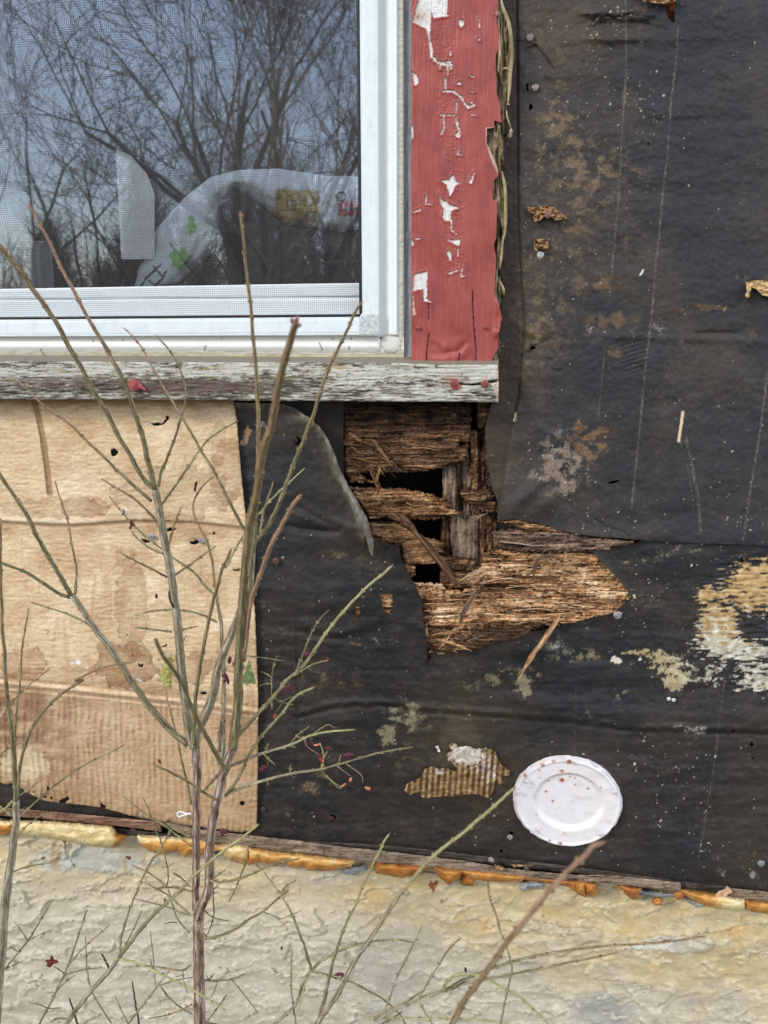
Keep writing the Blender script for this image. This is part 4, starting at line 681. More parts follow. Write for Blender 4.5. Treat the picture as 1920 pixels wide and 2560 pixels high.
def fd_c(X, Y, sd, h):
    n_ = fbm(X / 220, Y / 130, 670, 4); n2 = fbm(X / 50, Y / 30, 671, 4); yy = Y - ftop(X)
    yel = ss(.25, .75, .62 + .35 * n_ + .18 * n2 - yy / 420 + .35 * ss(700, 1500, X) + .12 * ss(1500, 1900, X) - .15 * ss(0, 60, 60 - yy) * (X < 1000))
    c = pal(.5 + .35 * n2 + 20 * h, [(0, (140, 136, 124)), (.5, (174, 170, 158)), (1, (200, 197, 188))])
    c = mixc(c, .3 + .4 * np.exp(-((yy - 70) / 90) ** 2), S(196, 180, 146)); c = mixc(c, yel * .85, pal(.5 + .35 * n2 + .3 * n_, [(0, (166, 146, 104)), (.5, (190, 172, 128)), (1, (212, 198, 160))]))
    c = mixc(c, .55 * ss(.3, .7, .5 + .5 * fbm(X / 90, Y / 50, 680, 4) - .25 + .5 * np.exp(-((X - 1190) / 60) ** 2 - ((Y - 2320) / 40) ** 2) + .4 * np.exp(-((X - 60) / 70) ** 2 - ((Y - 2230) / 50) ** 2) + .4 * np.exp(-((X - 900) / 120) ** 2 - ((Y - 2240) / 50) ** 2)) * yel, S(196, 160, 100))
    c = mixc(c, .7 * ss(.45, .75, .9 * np.exp(-((X - 220) / 240) ** 2 - ((Y - 2150) / 48) ** 2) + .25 * n2), S(166, 172, 168)); c = mixc(c, .25 * ss(.5, .8, .9 * np.exp(-((X - 850) / 160) ** 2 - ((Y - 2200) / 30) ** 2) + .25 * n2), S(170, 178, 176))
    c = mixc(c, .75 * ss(.45, .8, .95 * np.exp(-((X - 1560) / 110) ** 2 - ((Y - 2640) / 90) ** 2) + .9 * np.exp(-((X - 1500) / 90) ** 2 - ((Y - 2520) / 50) ** 2) + .5 * np.exp(-((X - 1150) / 200) ** 2 - ((Y - 2540) / 60) ** 2) + .25 * n2), S(146, 146, 140))
    pt = psdf(q('J', (380, 1010), (700, 880), (900, 900), (1170, 900), (1222, 985), (1140, 1045), (900, 1065), (760, 1040)), X, Y) + 4 * fbm(X / 18, Y / 10, 656, 3); c = mixc(c, ss(-2, 10, pt + 6 * fbm(X / 30, Y / 12, 657, 3)) * .75, pal(.5 + .5 * n2 - .003 * (X - 1700), [(0, (186, 180, 162)), (1, (206, 206, 202))]))
    for k_, (sx_, sy_, lv) in enumerate(((150, 62, .18), (110, 44, -.2), (210, 70, .32), (80, 34, .38))):
        nl = fbm((X + 9 * fbm(X / 22, Y / 22, 700 + k_, 3)) / sx_, (Y + 7 * fbm(X / 20, Y / 20, 710 + k_, 3) + .05 * X) / sy_, 720 + 9 * k_, 2) - lv; w_ = 2.2 / sy_
        onm = ss(-.1, .2, fbm(X / 170, Y / 120, 740 + k_, 2)); c = mixc(c, .55 * onm * np.exp(-((nl - w_) / (w_ * 1.5)) ** 2) * ss(-.1, .3, fbm(X / 26, Y / 18, 755 + k_, 3)), S(222, 214, 190)); c = mixc(c, .22 * onm * ss(0, w_, nl), pal(.5 + .5 * fbm(X / 30, Y / 20, 757 + k_, 3), [(0, (168, 156, 128)), (1, (206, 200, 182))]))
    c = mixc(c, .6 * ss(.73, .82, .5 + .5 * fbm(X / 34, Y / 26, 640, 4)) * (.4 + .6 * (yy > 60)), S(208, 200, 178)); c = mixc(c, .5 * ss(.85, .97, rid(X / 140, Y / 70, 650, 3)), S(220, 208, 176))
    c = mixc(c, .8 * (1 - ss(.8, 2.2, ldist(q('I', (900, 430), (905, 540), (930, 620), (975, 730), (1010, 880), (1050, 950), (1090, 1100), (1110, 1180), (1080, 1320), (1040, 1500), (1010, 1659)), X, Y))), S(110, 92, 70))
    c = mixc(c, .6 * ss(.4, .8, np.exp(-((X - 138) / 16) ** 2 - ((Y - 2140) / 46) ** 2) + .3 * n2), S(160, 130, 80)); c = mixc(c, .55 * ss(.4, .8, np.exp(-((X - 313) / 8) ** 2 - ((Y - 2165) / 26) ** 2) + .3 * n2), S(150, 122, 78))
    c = mixc(c, .9 * ss(0, 3, 9 + 6 * fbm(X / 10, Y / 8, 7, 3) - np.hypot(X - 173, (Y - 2116) * .6)), S(150, 124, 110)); c = mixc(c, ss(0, 2, 5 + 4 * fbm(X / 7, Y / 7, 8, 3) - np.hypot(X - 108, Y - 2146)), S(112, 70, 50)); c = mixc(c, ss(0, 2, 4 + 4 * fbm(X / 7, Y / 7, 8, 3) - np.hypot((X - 184) * 1.5, Y - 2165)), S(112, 70, 50))
    for x, y, r_ in ((1079, 2212, 9), (1084, 2222, 6), (1106, 2253, 5), (1090, 2208, 7)): c = mixc(c, ss(0, 3, r_ + 5 * fbm(X / 6, Y / 6, 12, 3) - np.hypot(X - x, (Y - y) * .8)), S(132, 74, 34))
    c = mixc(c, ss(0, 3, 12 + 5 * fbm(X / 8, Y / 8, 3, 3) - np.hypot((X - 1634) * .8, (Y - 2418))), S(216, 192, 146)); c = mixc(c, .55 * specks(X, Y, 21, .10, 1, 3.2, 690), S(214, 204, 180))
    return mixc(c, .5 * specks(X, Y, 37, .08, 1, 3, 693), S(110, 96, 74))
found = sheet('foundation_wall', f_poly, fdep, M['stucco'], fd_c, fd_h, .15, 2.5)
tag(found, 'grey and ochre rough trowelled stucco foundation wall', 'foundation wall')
mb = MB(); mb.box((-3, .04, -.05), (3, .2, .5), S(150, 146, 136)); mb.build('foundation_core', M['stucco'], found, False)

# ---- sill board
def sill_h(X, Y, sd):
    h = .0008 * fbm(X / 90, Y / 4.5, 703, 4) + .0006 * rid(X / 140, Y / 7, 704, 3)
    ck = ldist(q('M', (650, 1585), (750, 1597), (830, 1590), (900, 1575), (990, 1560)), X, Y); h = h - .006 * (1 - ss(1, np.interp(X, [1148, 1180, 1250], [1.5, 3, 5.5]), ck))
    c2 = ss(.78, .92, rid(X / 26, Y / 34, 705, 3)) * ss(.0, .4, fbm(X / 120, Y / 30, 706, 2) + .3 * ss(650, 900, X) - .1) * (Y < 965); return h - .0012 * c2 - .0012 * (1 - ss(0, 3, sd))
def sill_c(X, Y, sd, h):
    g_ = fbm(X / 46, Y / 3.6, 710, 4, .6); n_ = fbm(X / 160, Y / 30, 711, 4)
    base = pal(.24 + .62 * g_ + .15 * n_, [(0, (50, 44, 38)), (.3, (108, 102, 90)), (.6, (172, 168, 154)), (1, (214, 212, 202))])
    wht = ss(.46, .66, .46 + .5 * fbm(X / 38, Y / 4.2, 712, 5, .65) + .25 * n_ + .22 * np.exp(-((Y - 925) / 18) ** 2) + .12 * ss(820, 1000, X)); base = mixc(base, wht * .7, S(208, 207, 196))
    dark_ = ss(.22, .62, .85 * np.exp(-((X - 480) / 210) ** 2 - ((Y - 968) / 22) ** 2) + .5 * np.exp(-((X - 120) / 200) ** 2 - ((Y - 955) / 20) ** 2) + .45 * g_ + .2 * n_) * (X < 860); base = mixc(base, dark_ * .85, pal(.5 + .5 * g_, [(0, (44, 34, 30)), (1, (112, 90, 80))]))
    base = mixc(base, .4 * ss(.1, .5, fbm(X / 60, Y / 14, 715, 4)) * (Y < 955), S(124, 122, 74)); base = mixc(base, .5 * ss(.35, .7, fbm(X / 80, Y / 16, 716, 3)) * (X > 480) * (X < 900) * (Y < 950), S(180, 140, 84))
    c2 = ss(.8, .92, rid(X / 26, Y / 34, 705, 3)) * ss(.0, .4, fbm(X / 120, Y / 30, 706, 2) + .3 * ss(650, 900, X) - .1) * (Y < 965); base = mixc(base, c2 * .85, S(54, 44, 36))
    ck = ldist(q('M', (650, 1585), (750, 1597), (830, 1590), (900, 1575), (990, 1560)), X, Y); base = mixc(base, 1 - ss(1, np.interp(X, [1148, 1180, 1250], [1.5, 3, 5.5]), ck), S(24, 20, 17))
    base = mixc(base, .6 * np.exp(-((X - 1130) / 26) ** 2 - ((Y - 950) / 16) ** 2), S(150, 96, 62)); base = mixc(base, .6 * (1 - ss(0, 14, 1246 - X + 8 * fbm(X / 9, Y / 9, 5, 2))), S(206, 178, 150))
    return mixc(base, .5 * (1 - ss(0, 4, sd)) * (Y > 980) * (X < 700), S(112, 74, 66))
sp = [(E0, 898), (0, 903), (600, 906), (1000, 908), (1100, 912), (1245, 912), (1247, 960), (1246, 1005), (1000, 1004), (600, 1001), (0, 998), (E0, 995)]
sill = sheet('window_sill_board', sp, .036, M['wood'], sill_c, sill_h, .034, 2, 1.2, 18)
tag(sill, 'weathered window sill board with flaking white paint and a split right end', 'sill')
s2 = MB()
for i in range(0, 1):
    a = W(np.array([E0, 1246.]), np.array([900., 910.]), .0345); b_ = W(np.array([E0, 1246.]), np.array([884., 892.]), .012); V = [a[0], a[1], (a[1][0], -.006, a[1][2] + .006), (a[0][0], -.006, a[0][2] + .006)]
    s2.add(V + [np.array(v) - np.array((0, 0, .004)) for v in V], [[0, 1, 2, 3], [7, 6, 5, 4], [0, 4, 5, 1], [1, 5, 6, 2], [2, 6, 7, 3], [3, 7, 4, 0]], S(128, 120, 106))
s2.build('sloping_top', M['wood'], sill, False)

# ---- red trim board
tr_r = q('K', (985, -900), (985, 0), (970, 120), (985, 260), (1000, 400), (965, 480), (960, 600), (975, 700), (970, 790), (1000, 900), (1018, 1060), (950, 1040), (955, 1100), (890, 1110), (885, 1230), (930, 1330), (985, 1450), (990, 1520), (945, 1560), (940, 1720), (975, 1740), (975, 1900), (970, 2050), (945, 2120), (965, 2200)) + \
       q('M', (970, 500), (965, 620), (955, 810), (990, 900), (1018, 1010), (1000, 1140), (975, 1150), (990, 1200), (985, 1290), (935, 1370), (938, 1412), (700, 1425), (500, 1435), (238, 1437))
paint_poly = [(1029, -260)] + tr_r + [(1028, 600)]
chips = [q('K', (270, 90), (300, 0), (300, -80), (550, -80), (545, 120), (562, 135), (430, 157), (405, 90), (395, 330), (415, 400), (410, 490), (390, 430), (385, 330), (360, 240), (300, 215), (250, 190)),
    q('K', (490, 1560), (560, 1550), (600, 1505), (615, 1560), (662, 1580), (615, 1600), (600, 1640), (570, 1690), (545, 1620), (540, 1590)), q('K', (480, 1665), (495, 1720), (580, 1770), (645, 1798), (580, 1820), (575, 1905), (530, 1908), (505, 1870), (520, 1800), (485, 1750)),
    q('K', (552, 2075), (665, 2068), (640, 2125), (605, 2102)), q('K', (780, 1480), (762, 1582), (730, 1578)), q('K', (648, 170), (685, 170), (690, 210), (665, 232), (645, 210)), q('K', (620, 725), (655, 700), (660, 730)), q('K', (240, 610), (285, 660), (300, 715), (265, 740)), q('K', (295, 1820), (310, 1795), (325, 1825)), q('K', (238, 1070), (250, 1100), (255, 1180), (238, 1210)), q('K', (615, 1150), (665, 1160), (655, 1185), (625, 1185)), q('K', (815, 330), (835, 330), (822, 350)),
    q('M', (262, 640), (375, 618), (370, 850), (400, 880), (345, 872), (335, 770), (245, 782)), q('M', (248, 790), (262, 900), (275, 985), (245, 1000)), q('M', (540, 460), (565, 425), (582, 470), (575, 525)), q('M', (238, 340), (258, 380), (238, 400))]
lines = [(q('K', (405, 400), (410, 480), (440, 520), (490, 548), (580, 560)), 3.2), (q('K', (490, 545), (570, 530), (580, 590)), 2.2), (q('K', (480, 590), (490, 545)), 2), (q('K', (530, 680), (535, 780), (510, 790)), 2), (q('K', (535, 785), (600, 790), (660, 830), (700, 900), (730, 928), (780, 910)), 2.3), (q('K', (625, 890), (620, 975)), 1.5), (q('K', (490, 990), (515, 992), (515, 1110), (495, 1155)), 1.8), (q('K', (622, 1020), (630, 1080), (650, 1120), (640, 1170)), 2.4), (q('K', (550, 990), (600, 995)), 1.4), (q('K', (550, 560), (550, 640)), 1.4), (q('K', (570, 440), (575, 470)), 1.6), (q('K', (580, 1900), (585, 1990), (625, 2022)), 1.3), (q('K', (640, 1290), (635, 1330), (670, 1335)), 1.6), (q('K', (365, 1690), (360, 1760), (410, 1762)), 1), (q('K', (250, 1832), (300, 1815)), 1.2), (q('K', (260, 2060), (305, 2062)), 1.2), (q('K', (750, 650), (775, 665)), 1.2), (q('K', (750, 780), (775, 795)), 1.2), (q('K', (750, 880), (772, 900)), 1.2), (q('K', (760, 985), (780, 992)), 1.2), (q('M', (560, 632), (625, 610)), 1.4), (q('M', (675, 585), (668, 660), (690, 655)), 1.3), (q('K', (820, 160), (825, 230)), 1.2), (q('M', (635, 430), (640, 480)), 1.2)]
def chipm(X, Y):
    m = np.full(X.shape, -9.)
    for c in chips: m = np.maximum(m, psdf(c, X, Y))
    for l_, w_ in lines: m = np.maximum(m, w_ * (1 + .6 * fbm(X / 7, Y / 7, 4, 2)) - ldist(l_, X, Y))
    return m + 2.3 * fbm(X / 6, Y / 10, 750, 4, .65)
cks = [(q('M', (765, 790), (770, 950), (780, 1150), (797, 1300), (790, 1425)), 1.2), (q('M', (392, 1150), (370, 1300), (365, 1435)), 1.3), (q('M', (658, 1330), (645, 1412)), 1.6), (q('M', (385, 900), (388, 1040)), .9)]
def blister(X, Y):
    """alligatored paint: blocks bounded by cracks, in a column left of the board's middle"""
    x_ = X + 2.5 * fbm(X / 20, Y / 20, 760, 3); y_ = Y + 2.5 * fbm(X / 20, Y / 20, 761, 3); f1, f2, i_ = voro(x_ / 11.5, y_ / 9, 762)
    cm = np.exp(-((X - np.interp(Y, [0, 200, 400, 640, 760], [1095, 1115, 1130, 1135, 1150])) / 34) ** 2) + .8 * np.exp(-((X - 1185) / 9) ** 2) * (Y > 20) * (Y < 480) + .5 * np.exp(-((X - 1060) / 16) ** 2)
    mk = ss(.35, .7, cm + .55 * fbm(X / 24, Y / 40, 763, 4) - .1 - .7 * ss(660, 760, Y)); return mk, f2 - f1, i_
def tr_h(X, Y, sd):
    mk, e, i_ = blister(X, Y); m = chipm(X, Y); h = .0004 * fbm(X / 5, Y / 160, 770, 4) + .0007 * fbm(X / 60, Y / 90, 771, 3)
    h = h + mk * (.00045 * ss(.0, .3, e) * (.3 + .7 * i_) - .0002) + .0003 * fbm(X / 3, Y / 60, 772, 3)
    for l_, w_ in cks: h = h - .0022 * (1 - ss(w_ * .4, w_ * 1.6, ldist(l_, X, Y) - .8 * fbm(X / 8, Y / 8, 2, 2)))
    h = h + .0013 * np.sin((Y + .5 * np.abs(X - 1110) - 30 * fbm(X / 80, Y / 60, 9, 2)) / 7.5) * np.exp(-((Y - 880) / 26) ** 2) * ss(1060, 1090, X) * (1 - ss(1150, 1190, X))
    h = h + .005 * np.exp(-sd / 7) * ss(1222, 1240, X) * ss(740, 770, Y) * (1 - ss(835, 850, Y)); return h - .0009 * ss(-.6, .8, m) + .0005 * np.exp(-((m + 3) / 2.5) ** 2)
def tr_c(X, Y, sd, h):
    mk, e, i_ = blister(X, Y); n_ = fbm(X / 70, Y / 120, 780, 4); st = fbm(X / 3.5, Y / 120, 781, 3)
    c = pal(.5 + .3 * n_ + .28 * st, [(0, (124, 54, 48)), (.5, (152, 70, 63)), (1, (176, 94, 85))]); c = mixc(c, mk * .22 * (1 - ss(0, .12, e)), S(128, 54, 52))
    for l_, w_ in cks: c = mixc(c, .85 * (1 - ss(w_ * .4, w_ * 1.5, ldist(l_, X, Y) - .8 * fbm(X / 8, Y / 8, 2, 2))), S(70, 36, 34))
    m = chipm(X, Y); wd = pal(.55 + .4 * fbm(X / 4, Y / 60, 790, 4), [(0, (176, 168, 160)), (.5, (216, 212, 208)), (1, (236, 234, 232))]); wd = mixc(wd, .5 * ss(.2, .6, fbm(X / 30, Y / 40, 791, 3)) + .7 * np.exp(-((X - 1045) / 20) ** 2 - ((Y - 42) / 24) ** 2), S(158, 134, 108)); wd = mixc(wd, (X < 1042) * (Y > 728) * .8, S(206, 160, 116))
    c = c * .97 * (1 - ss(-.4, .5, m))[:, None] + wd * ss(-.4, .5, m)[:, None]
    curl = psdf(q('K', (880, 1100), (960, 1100), (945, 1290), (995, 1530), (930, 1400), (880, 1230)), X, Y); return mixc(c, ss(-1, 2, curl), pal(.5 + .5 * n_, [(0, (160, 134, 108)), (1, (206, 186, 164))]))
trim = empty('trim_board', at(1135, 600, .02), 'upright red painted trim board with flaking patches beside the window', 'trim board')
sheet('paint_layer', paint_poly, .024, M['paint'], tr_c, tr_h, .0025, 1.8, 1.0, 9, (), trim)
sheet('board_core', [(1031, -260), (1240, -260), (1236, 908), (1030, 912)], .020, M['wood'], woodc(741, GRY, 120, 6, 1), None, .02, 4, 0, 9, (), trim)
def re_c(X, Y, sd, h):
    t = .42 + .4 * fbm(X / 4, Y / 70, 745, 4) + 60 * h; c = pal(t, [(0, (22, 18, 14)), (.3, (72, 60, 44)), (.55, (124, 108, 82)), (.8, (166, 150, 118)), (1, (198, 184, 150))]); return mixc(c, .5 * ss(.1, .5, fbm(X / 12, Y / 60, 747, 3)), S(86, 80, 48))
edge = q('K', (955, -900), (1000, -900), (1010, 0), (1060, 60), (1095, 200), (1112, 400), (1102, 600), (1082, 800), (1058, 950), (1055, 1100), (1045, 1300), (1030, 1470), (1050, 1700), (1052, 1900), (1040, 2100), (1020, 2210)) + q('M', (1020, 450), (1002, 640), (1040, 740), (1020, 900), (1014, 1050), (1002, 1200), (1008, 1310), (995, 1395), (930, 1415), (920, 800)) + q('K', (930, 1900), (870, 1300))
sheet('rotten_edge', edge, .017, M['wood'], re_c, lambda X, Y, sd: .0055 * fbm(X / 8, Y / 60, 742, 4) + .0035 * rid(X / 10, Y / 90, 743, 3) - .007 * (1 - ss(0, 8, sd)), .016, 1.8, 3.0, 14, (), trim)
mb = MB()
for pts, wv in ((q('K', (1005, -60), (1025, 60), (1075, 190), (1098, 330), (1105, 480), (1090, 640), (1082, 780), (1070, 900)), 3.4), (q('K', (1020, 600), (1060, 590), (1085, 640)), 1.6), (q('K', (1055, 940), (1065, 1010), (1085, 1070), (1098, 1110)), 1.6), (q('K', (1098, 1110), (1096, 1150), (1085, 1200)), 3.2), (q('K', (1020, 1480), (1045, 1620), (1050, 1780), (1048, 1950), (1035, 2080)), 3), (q('K', (1060, 900), (1090, 900)), 2), (q('M', (1000, 700), (1030, 760), (1038, 820)), 2.4), (q('K', (985, 130), (1000, 420), (985, 640)), 2.2), (q('M', (1030, 300), (1015, 480), (1000, 600)), 2.4)):
    P = crom([(a, b_) for a, b_ in pts], 6); V = W(P[:, 0], P[:, 1], .021 + .003 * np.sin(np.linspace(0, 3.1, len(P)))); R = np.interp(np.linspace(0, 1, len(P)), [0, .2, .8, 1], [.3, 1, 1, .3]) * wv * .00042
    mb.tube(V, R, pal(np.clip(.6 + .4 * perlin(np.linspace(0, 6, len(P)), np.zeros(len(P)) + wv, 3), 0, 1), [(0, (84, 70, 50)), (.5, (150, 132, 98)), (1, (196, 180, 144))]), 6, .2, .5)
mb.build('peeling_strands', M['wood'], trim)
o = sheet('casing_strip', [(1006, -260), (1030, -260), (1030, 906), (1009, 906)], .010, M['wood'], lambda X, Y, sd, h: pal(.55 + .35 * fbm(X / 3, Y / 80, 795, 4) + .1 * fbm(X / 20, Y / 60, 796, 2), [(0, (92, 92, 96)), (.5, (150, 152, 158)), (1, (190, 192, 198))]), lambda X, Y, sd: .0004 * fbm(X / 3, Y / 80, 795, 4), .012, 2, .8, 20)
tag(o, 'narrow bare silvery grey wooden strip between white window frame and red trim', 'casing strip')

# ================================================================== window
win = empty('window', at(900, 800, .02), 'white framed window with dark insect screen, bare trees mirrored in its glass', 'window')
vw = lambda X, Y, sd, h: np.broadcast_to(S(216, 225, 227), (len(X), 3)) * (1 + .05 * fbm(X / 40, Y / 30, 4, 4) - .10 * ss(.2, .7, fbm(X / 26, Y / 60, 5, 4)) - .25 * specks(X, Y, 31, .15, .8, 2.2, 815))[:, None]
def fr_c(X, Y, sd, h):
    right = (X > 944) & (Y < 845 - .0 * X)
    c = np.where(right[:, None], pal(X + 1.2 * fbm(X / 9, Y / 40, 5, 3), [(945, (214, 216, 214)), (970, (212, 212, 206)), (973, (226, 234, 236)), (993, (228, 236, 238)), (996, (206, 206, 196)), (1003, (190, 188, 174)), (1008, (156, 156, 150))]), pal(Y + 1.5 * fbm(X / 40, Y / 9, 6, 3) - .004 * (X - 400) * 0, [(842, (214, 214, 206)), (860, (220, 219, 212)), (877, (222, 221, 212)), (882, (214, 206, 186)), (888, (196, 184, 160)), (900, (180, 166, 140)), (906, (120, 108, 90))]))
    c = mixc(c, .8 * specks(X, Y, 26, .28 * (Y > 843), 1, 2.6, 805), S(96, 84, 70)); c = mixc(c, .45 * ss(.3, .7, fbm(X / 30, Y / 9, 807, 4)) * (Y > 876), S(170, 150, 118))
    for a in (q('A', (352, 1288), (372, 1330), (398, 1358)), q('A', (1020, 1370), (1095, 1345)), q('A', (840, 1368), (885, 1358)), q('B', (122, 1258), (105, 1300)), q('B', (1098, 1232), (1128, 1298)), q('B', (1355, 1265), (1362, 1290)), q('A', (1055, 1208), (1072, 1216)), q('B', (1370, 1190), (1380, 1205)), q('B', (1205, 1190), (1220, 1205)), q('A', (800, 1210), (808, 1226))): c = mixc(c, 1 - ss(.7, 1.9, ldist(a, X, Y)), S(92, 68, 52))
    bl = 24 + 8 * fbm(X / 14, Y / 14, 808, 3) - np.hypot((X - 978) * .9, (Y - 858) * .95); c = mixc(c, ss(0, 4, bl), S(212, 211, 203)); c = mixc(c, .8 * np.exp(-((bl - 1) / 2.4) ** 2), S(150, 138, 116))
    c = mixc(c, ss(0, 1.6, 4.2 - np.hypot(X - 952, Y - 845)), S(16, 16, 16)); c = mixc(c, ss(0, 2, 2 - np.abs(Y - 883 - 3 * fbm(X / 60, Y / 60, 9, 2) + 4 * (X < 560))) * .8 * (X < 940), S(242, 240, 234)); return c
def fr_h(X, Y, sd): return .0026 * (1 - ss(0, 16, np.abs(Y - 866))) * (Y > 845) * (X < 950) - .002 * ss(876, 890, Y) + .0022 * ss(971, 974, X) * (1 - ss(992, 996, X)) * (Y < 840) + .0009 * ss(0, 10, 22 - np.hypot(X - 978, Y - 858)) + .0006 * fbm(X / 24, Y / 12, 811, 3) * ((Y > 876) | (X > 994))
def Lb(x0, x1, y0, y1):   # right-and-bottom L of a frame; x/y given at (top, corner) to follow the lens lines
    return [(x0[0], T0), (x1[0], T0), (x1[1], y1[1]), (E0, y1[0]), (E0, y0[0]), (x0[1], y0[1])]
sheet('outer_frame', Lb((940, 945), (1008, 1010), (842, 836), (905, 905)), .014, M['vinyl'], fr_c, fr_h, .03, 2, 0, 9, (), win)
sheet('screen_frame', Lb((896, 905), (944, 948), (801, 791), (843, 838)), .021, M['vinyl'], vw, lambda X, Y, sd: -.0008 * (1 - ss(0, 3, sd)) - .0006 * np.exp(-((sd - 5) / 1.3) ** 2), .012, 2, 0, 9, (), win)
sheet('corner_piece', [(905, 783), (948, 782), (949, 839), (898, 839), (898, 794)], .0222, M['vinyl'], lambda X, Y, sd, h: pal(.5 + .5 * fbm(X / 9, Y / 9, 820, 4), [(0, (150, 160, 156)), (.5, (186, 194, 190)), (1, (218, 224, 220))]), lambda X, Y, sd: -.0006 * (1 - ss(0, 3, sd)), .004, 2, .6, 8, (), win)
sheet('black_seal', Lb((888, 898), (896, 906), (795, 785), (802, 792)), .0205, M['seal'], lambda X, Y, sd, h: np.zeros((len(X), 3)), lambda X, Y, sd: .001 * ss(0, 3, sd), .004, 2, 0, 9, (), win)
sheet('lower_sash', [(E0, 727), (0, 722), (450, 714), (1000, 706), (1000, 850), (E0, 850)], .002, M['vinyl'], lambda X, Y, sd, h: mixc(np.broadcast_to(S(226, 232, 234), (len(X), 3)), .8 * np.exp(-((Y - 749 + .008 * X) / 1.6) ** 2), S(90, 92, 94)) , lambda X, Y, sd: .0012 * ss(0, 5, sd) - .002 * np.exp(-((Y - 749 + .008 * X) / 1.8) ** 2) + .003 * (Y > 750), .03, 3, 0, 9, (), win)
sheet('side_sash', [(925, T0), (1000, T0), (1000, 720), (930, 720)], .001, M['vinyl'], vw, None, .03, 6, 0, 9, (), win)
# real wires, both ways
mb = MB(); wr_ = .000095; pitch = 5.15 * pxm(450, 500, .0195)
A0, A1 = w1(E0 - 40, 790, .0195), w1(896, 400, .0195); zt, zb = 2.1, w1(450, 792, .0195)[2]
xs_ = np.arange(A0[0], w1(893, 600, .0195)[0], pitch); zs_ = np.arange(zb, zt, pitch); y0 = -.0195
for x in xs_:
    x += .00006 * math.sin(x * 900); mb.add([(x - wr_, y0, zb), (x, y0 - wr_, zb), (x + wr_, y0, zb), (x - wr_, y0, zt), (x, y0 - wr_, zt), (x + wr_, y0, zt)], [[0, 1, 4, 3], [1, 2, 5, 4], [2, 0, 3, 5]], (.1, .1, .1))
for z in zs_:
    xr = w1(893, 600, .0195)[0]; mb.add([(A0[0], y0, z - wr_), (A0[0], y0 - wr_, z), (A0[0], y0, z + wr_), (xr, y0, z - wr_), (xr, y0 - wr_, z), (xr, y0, z + wr_)], [[0, 1, 4, 3], [1, 2, 5, 4], [2, 0, 3, 5]], (.1, .1, .1))
mb.build('insect_screen', M['wire'], win, False)
ga, gb_ = w1(E0 - 30, T0 - 30, -.004) * (1, 1, 0) + (0, 0, 2.1), w1(1000, 740, -.004); mb = MB(); mb.add([(ga[0], .004, ga[2]), (gb_[0], .004, ga[2]), (gb_[0], .004, gb_[2]), (ga[0], .004, gb_[2])], [[0, 3, 2, 1]], (1, 1, 1))
mb.build('glass_pane', M['glass'], win, False)
# frame on the far left/top carries on out of the picture
tp = MB(); tp.box((ga[0] - .05, -.02, ga[2] - .03), (at(1010, 0)[0], .05, ga[2] + .03), (.8, .82, .82)); tp.box((ga[0] - .06, -.02, at(0, 905)[2]), (ga[0] - .005, .05, ga[2] + .03), (.8, .82, .82)); zq = w1(900, T0, .02)[2]; tp.box((at(897, T0, .02)[0], -.018, zq), (at(1010, 0)[0], .01, 2.08), (.8, .82, .82)); tp.build('outer_frame', M['vinyl'], win, False)

# ---- things inside, behind the glass
X_ = lambda *p: q('X', *p)
bl_poly = X_((286, 640), (300, 575), (340, 492), (400, 425), (455, 383), (520, 366), (600, 364), (700, 379), (800, 382), (960, 390), (960, 505), (800, 502), (690, 500), (610, 484), (562, 446), (535, 420), (508, 412), (482, 428), (474, 470), (474, 515), (445, 562), (400, 602), (372, 640))
def bl_h(X, Y, sd): return .05 * np.sqrt(np.clip(1 - (1 - np.clip(sd / 60, 0, 1)) ** 2, 0, 1)) + .012 * fbm(X / 70, Y / 60, 901, 3) + .004 * np.sin((X * .9 + Y * .6) / 17 + 2 * fbm(X / 60, Y / 60, 903, 2)) * ss(0, 40, sd) - .10 * np.clip(720 - Y, 0, 320) / 300
def bl_c(X, Y, sd, h):
    c = pal(.6 + .3 * fbm(X / 50, Y / 50, 902, 3), [(0, (232, 238, 234)), (1, (250, 252, 250))])
    c = mixc(c, ss(-1, 2, psdf(X_((598, 408), (690, 412), (686, 490), (588, 474)), X, Y)), S(206, 176, 92)); 
    for a in ([(596, 430), (686, 436)], [(594, 452), (686, 458)], [(592, 470), (684, 478)], [(612, 408), (640, 440), (690, 446)], [(620, 424), (646, 416), (650, 442), (622, 446), (620, 424)]): c = mixc(c, .8 * (1 - ss(.8, 2.2, ldist(X_(*a), X, Y))), S(96, 74, 40))
    c = mixc(c, ss(-1, 2, psdf(X_((728, 440), (745, 432), (776, 436), (776, 468), (730, 468)), X, Y)), S(206, 70, 84)); c = mixc(c, 1 - ss(1.5, 3, np.abs(np.hypot(X - 852, Y - 492) - 11)), S(60, 62, 66)); c = mixc(c, 1 - ss(2.5, 4, ldist(X_((750, 453), (780, 452)), X, Y)), S(40, 40, 46))
    c = mixc(c, .9 * ss(.4, .6, np.exp(-((X - 478) / 13) ** 2 - ((Y - 560) / 30) ** 2) + .3 * fbm(X / 12, Y / 14, 904, 3)), S(150, 206, 84)); c = mixc(c, .9 * ss(.4, .6, np.exp(-((X - 448) / 28) ** 2 - ((Y - 645) / 34) ** 2) + .3 * fbm(X / 12, Y / 14, 905, 3)), S(142, 200, 80))
    for a in (q('A', (1215, 745), (1300, 640), (1390, 560)), q('A', (1325, 575), (1412, 668)), q('A', (1250, 670), (1345, 738)), q('A', (1345, 738), (1400, 680), (1435, 612)), q('A', (1472, 382), (1650, 600)), X_((504, 425), (512, 450))): c = mixc(c, 1 - ss(1.6, 3, ldist(a, X, Y)), S(60, 64, 62))
    return c
tag(sheet('printed_blanket', bl_poly, -.075, M['cloth'], bl_c, bl_h, .04, 4, 2, 30), 'white printed cloth humped behind the window glass', 'blanket')
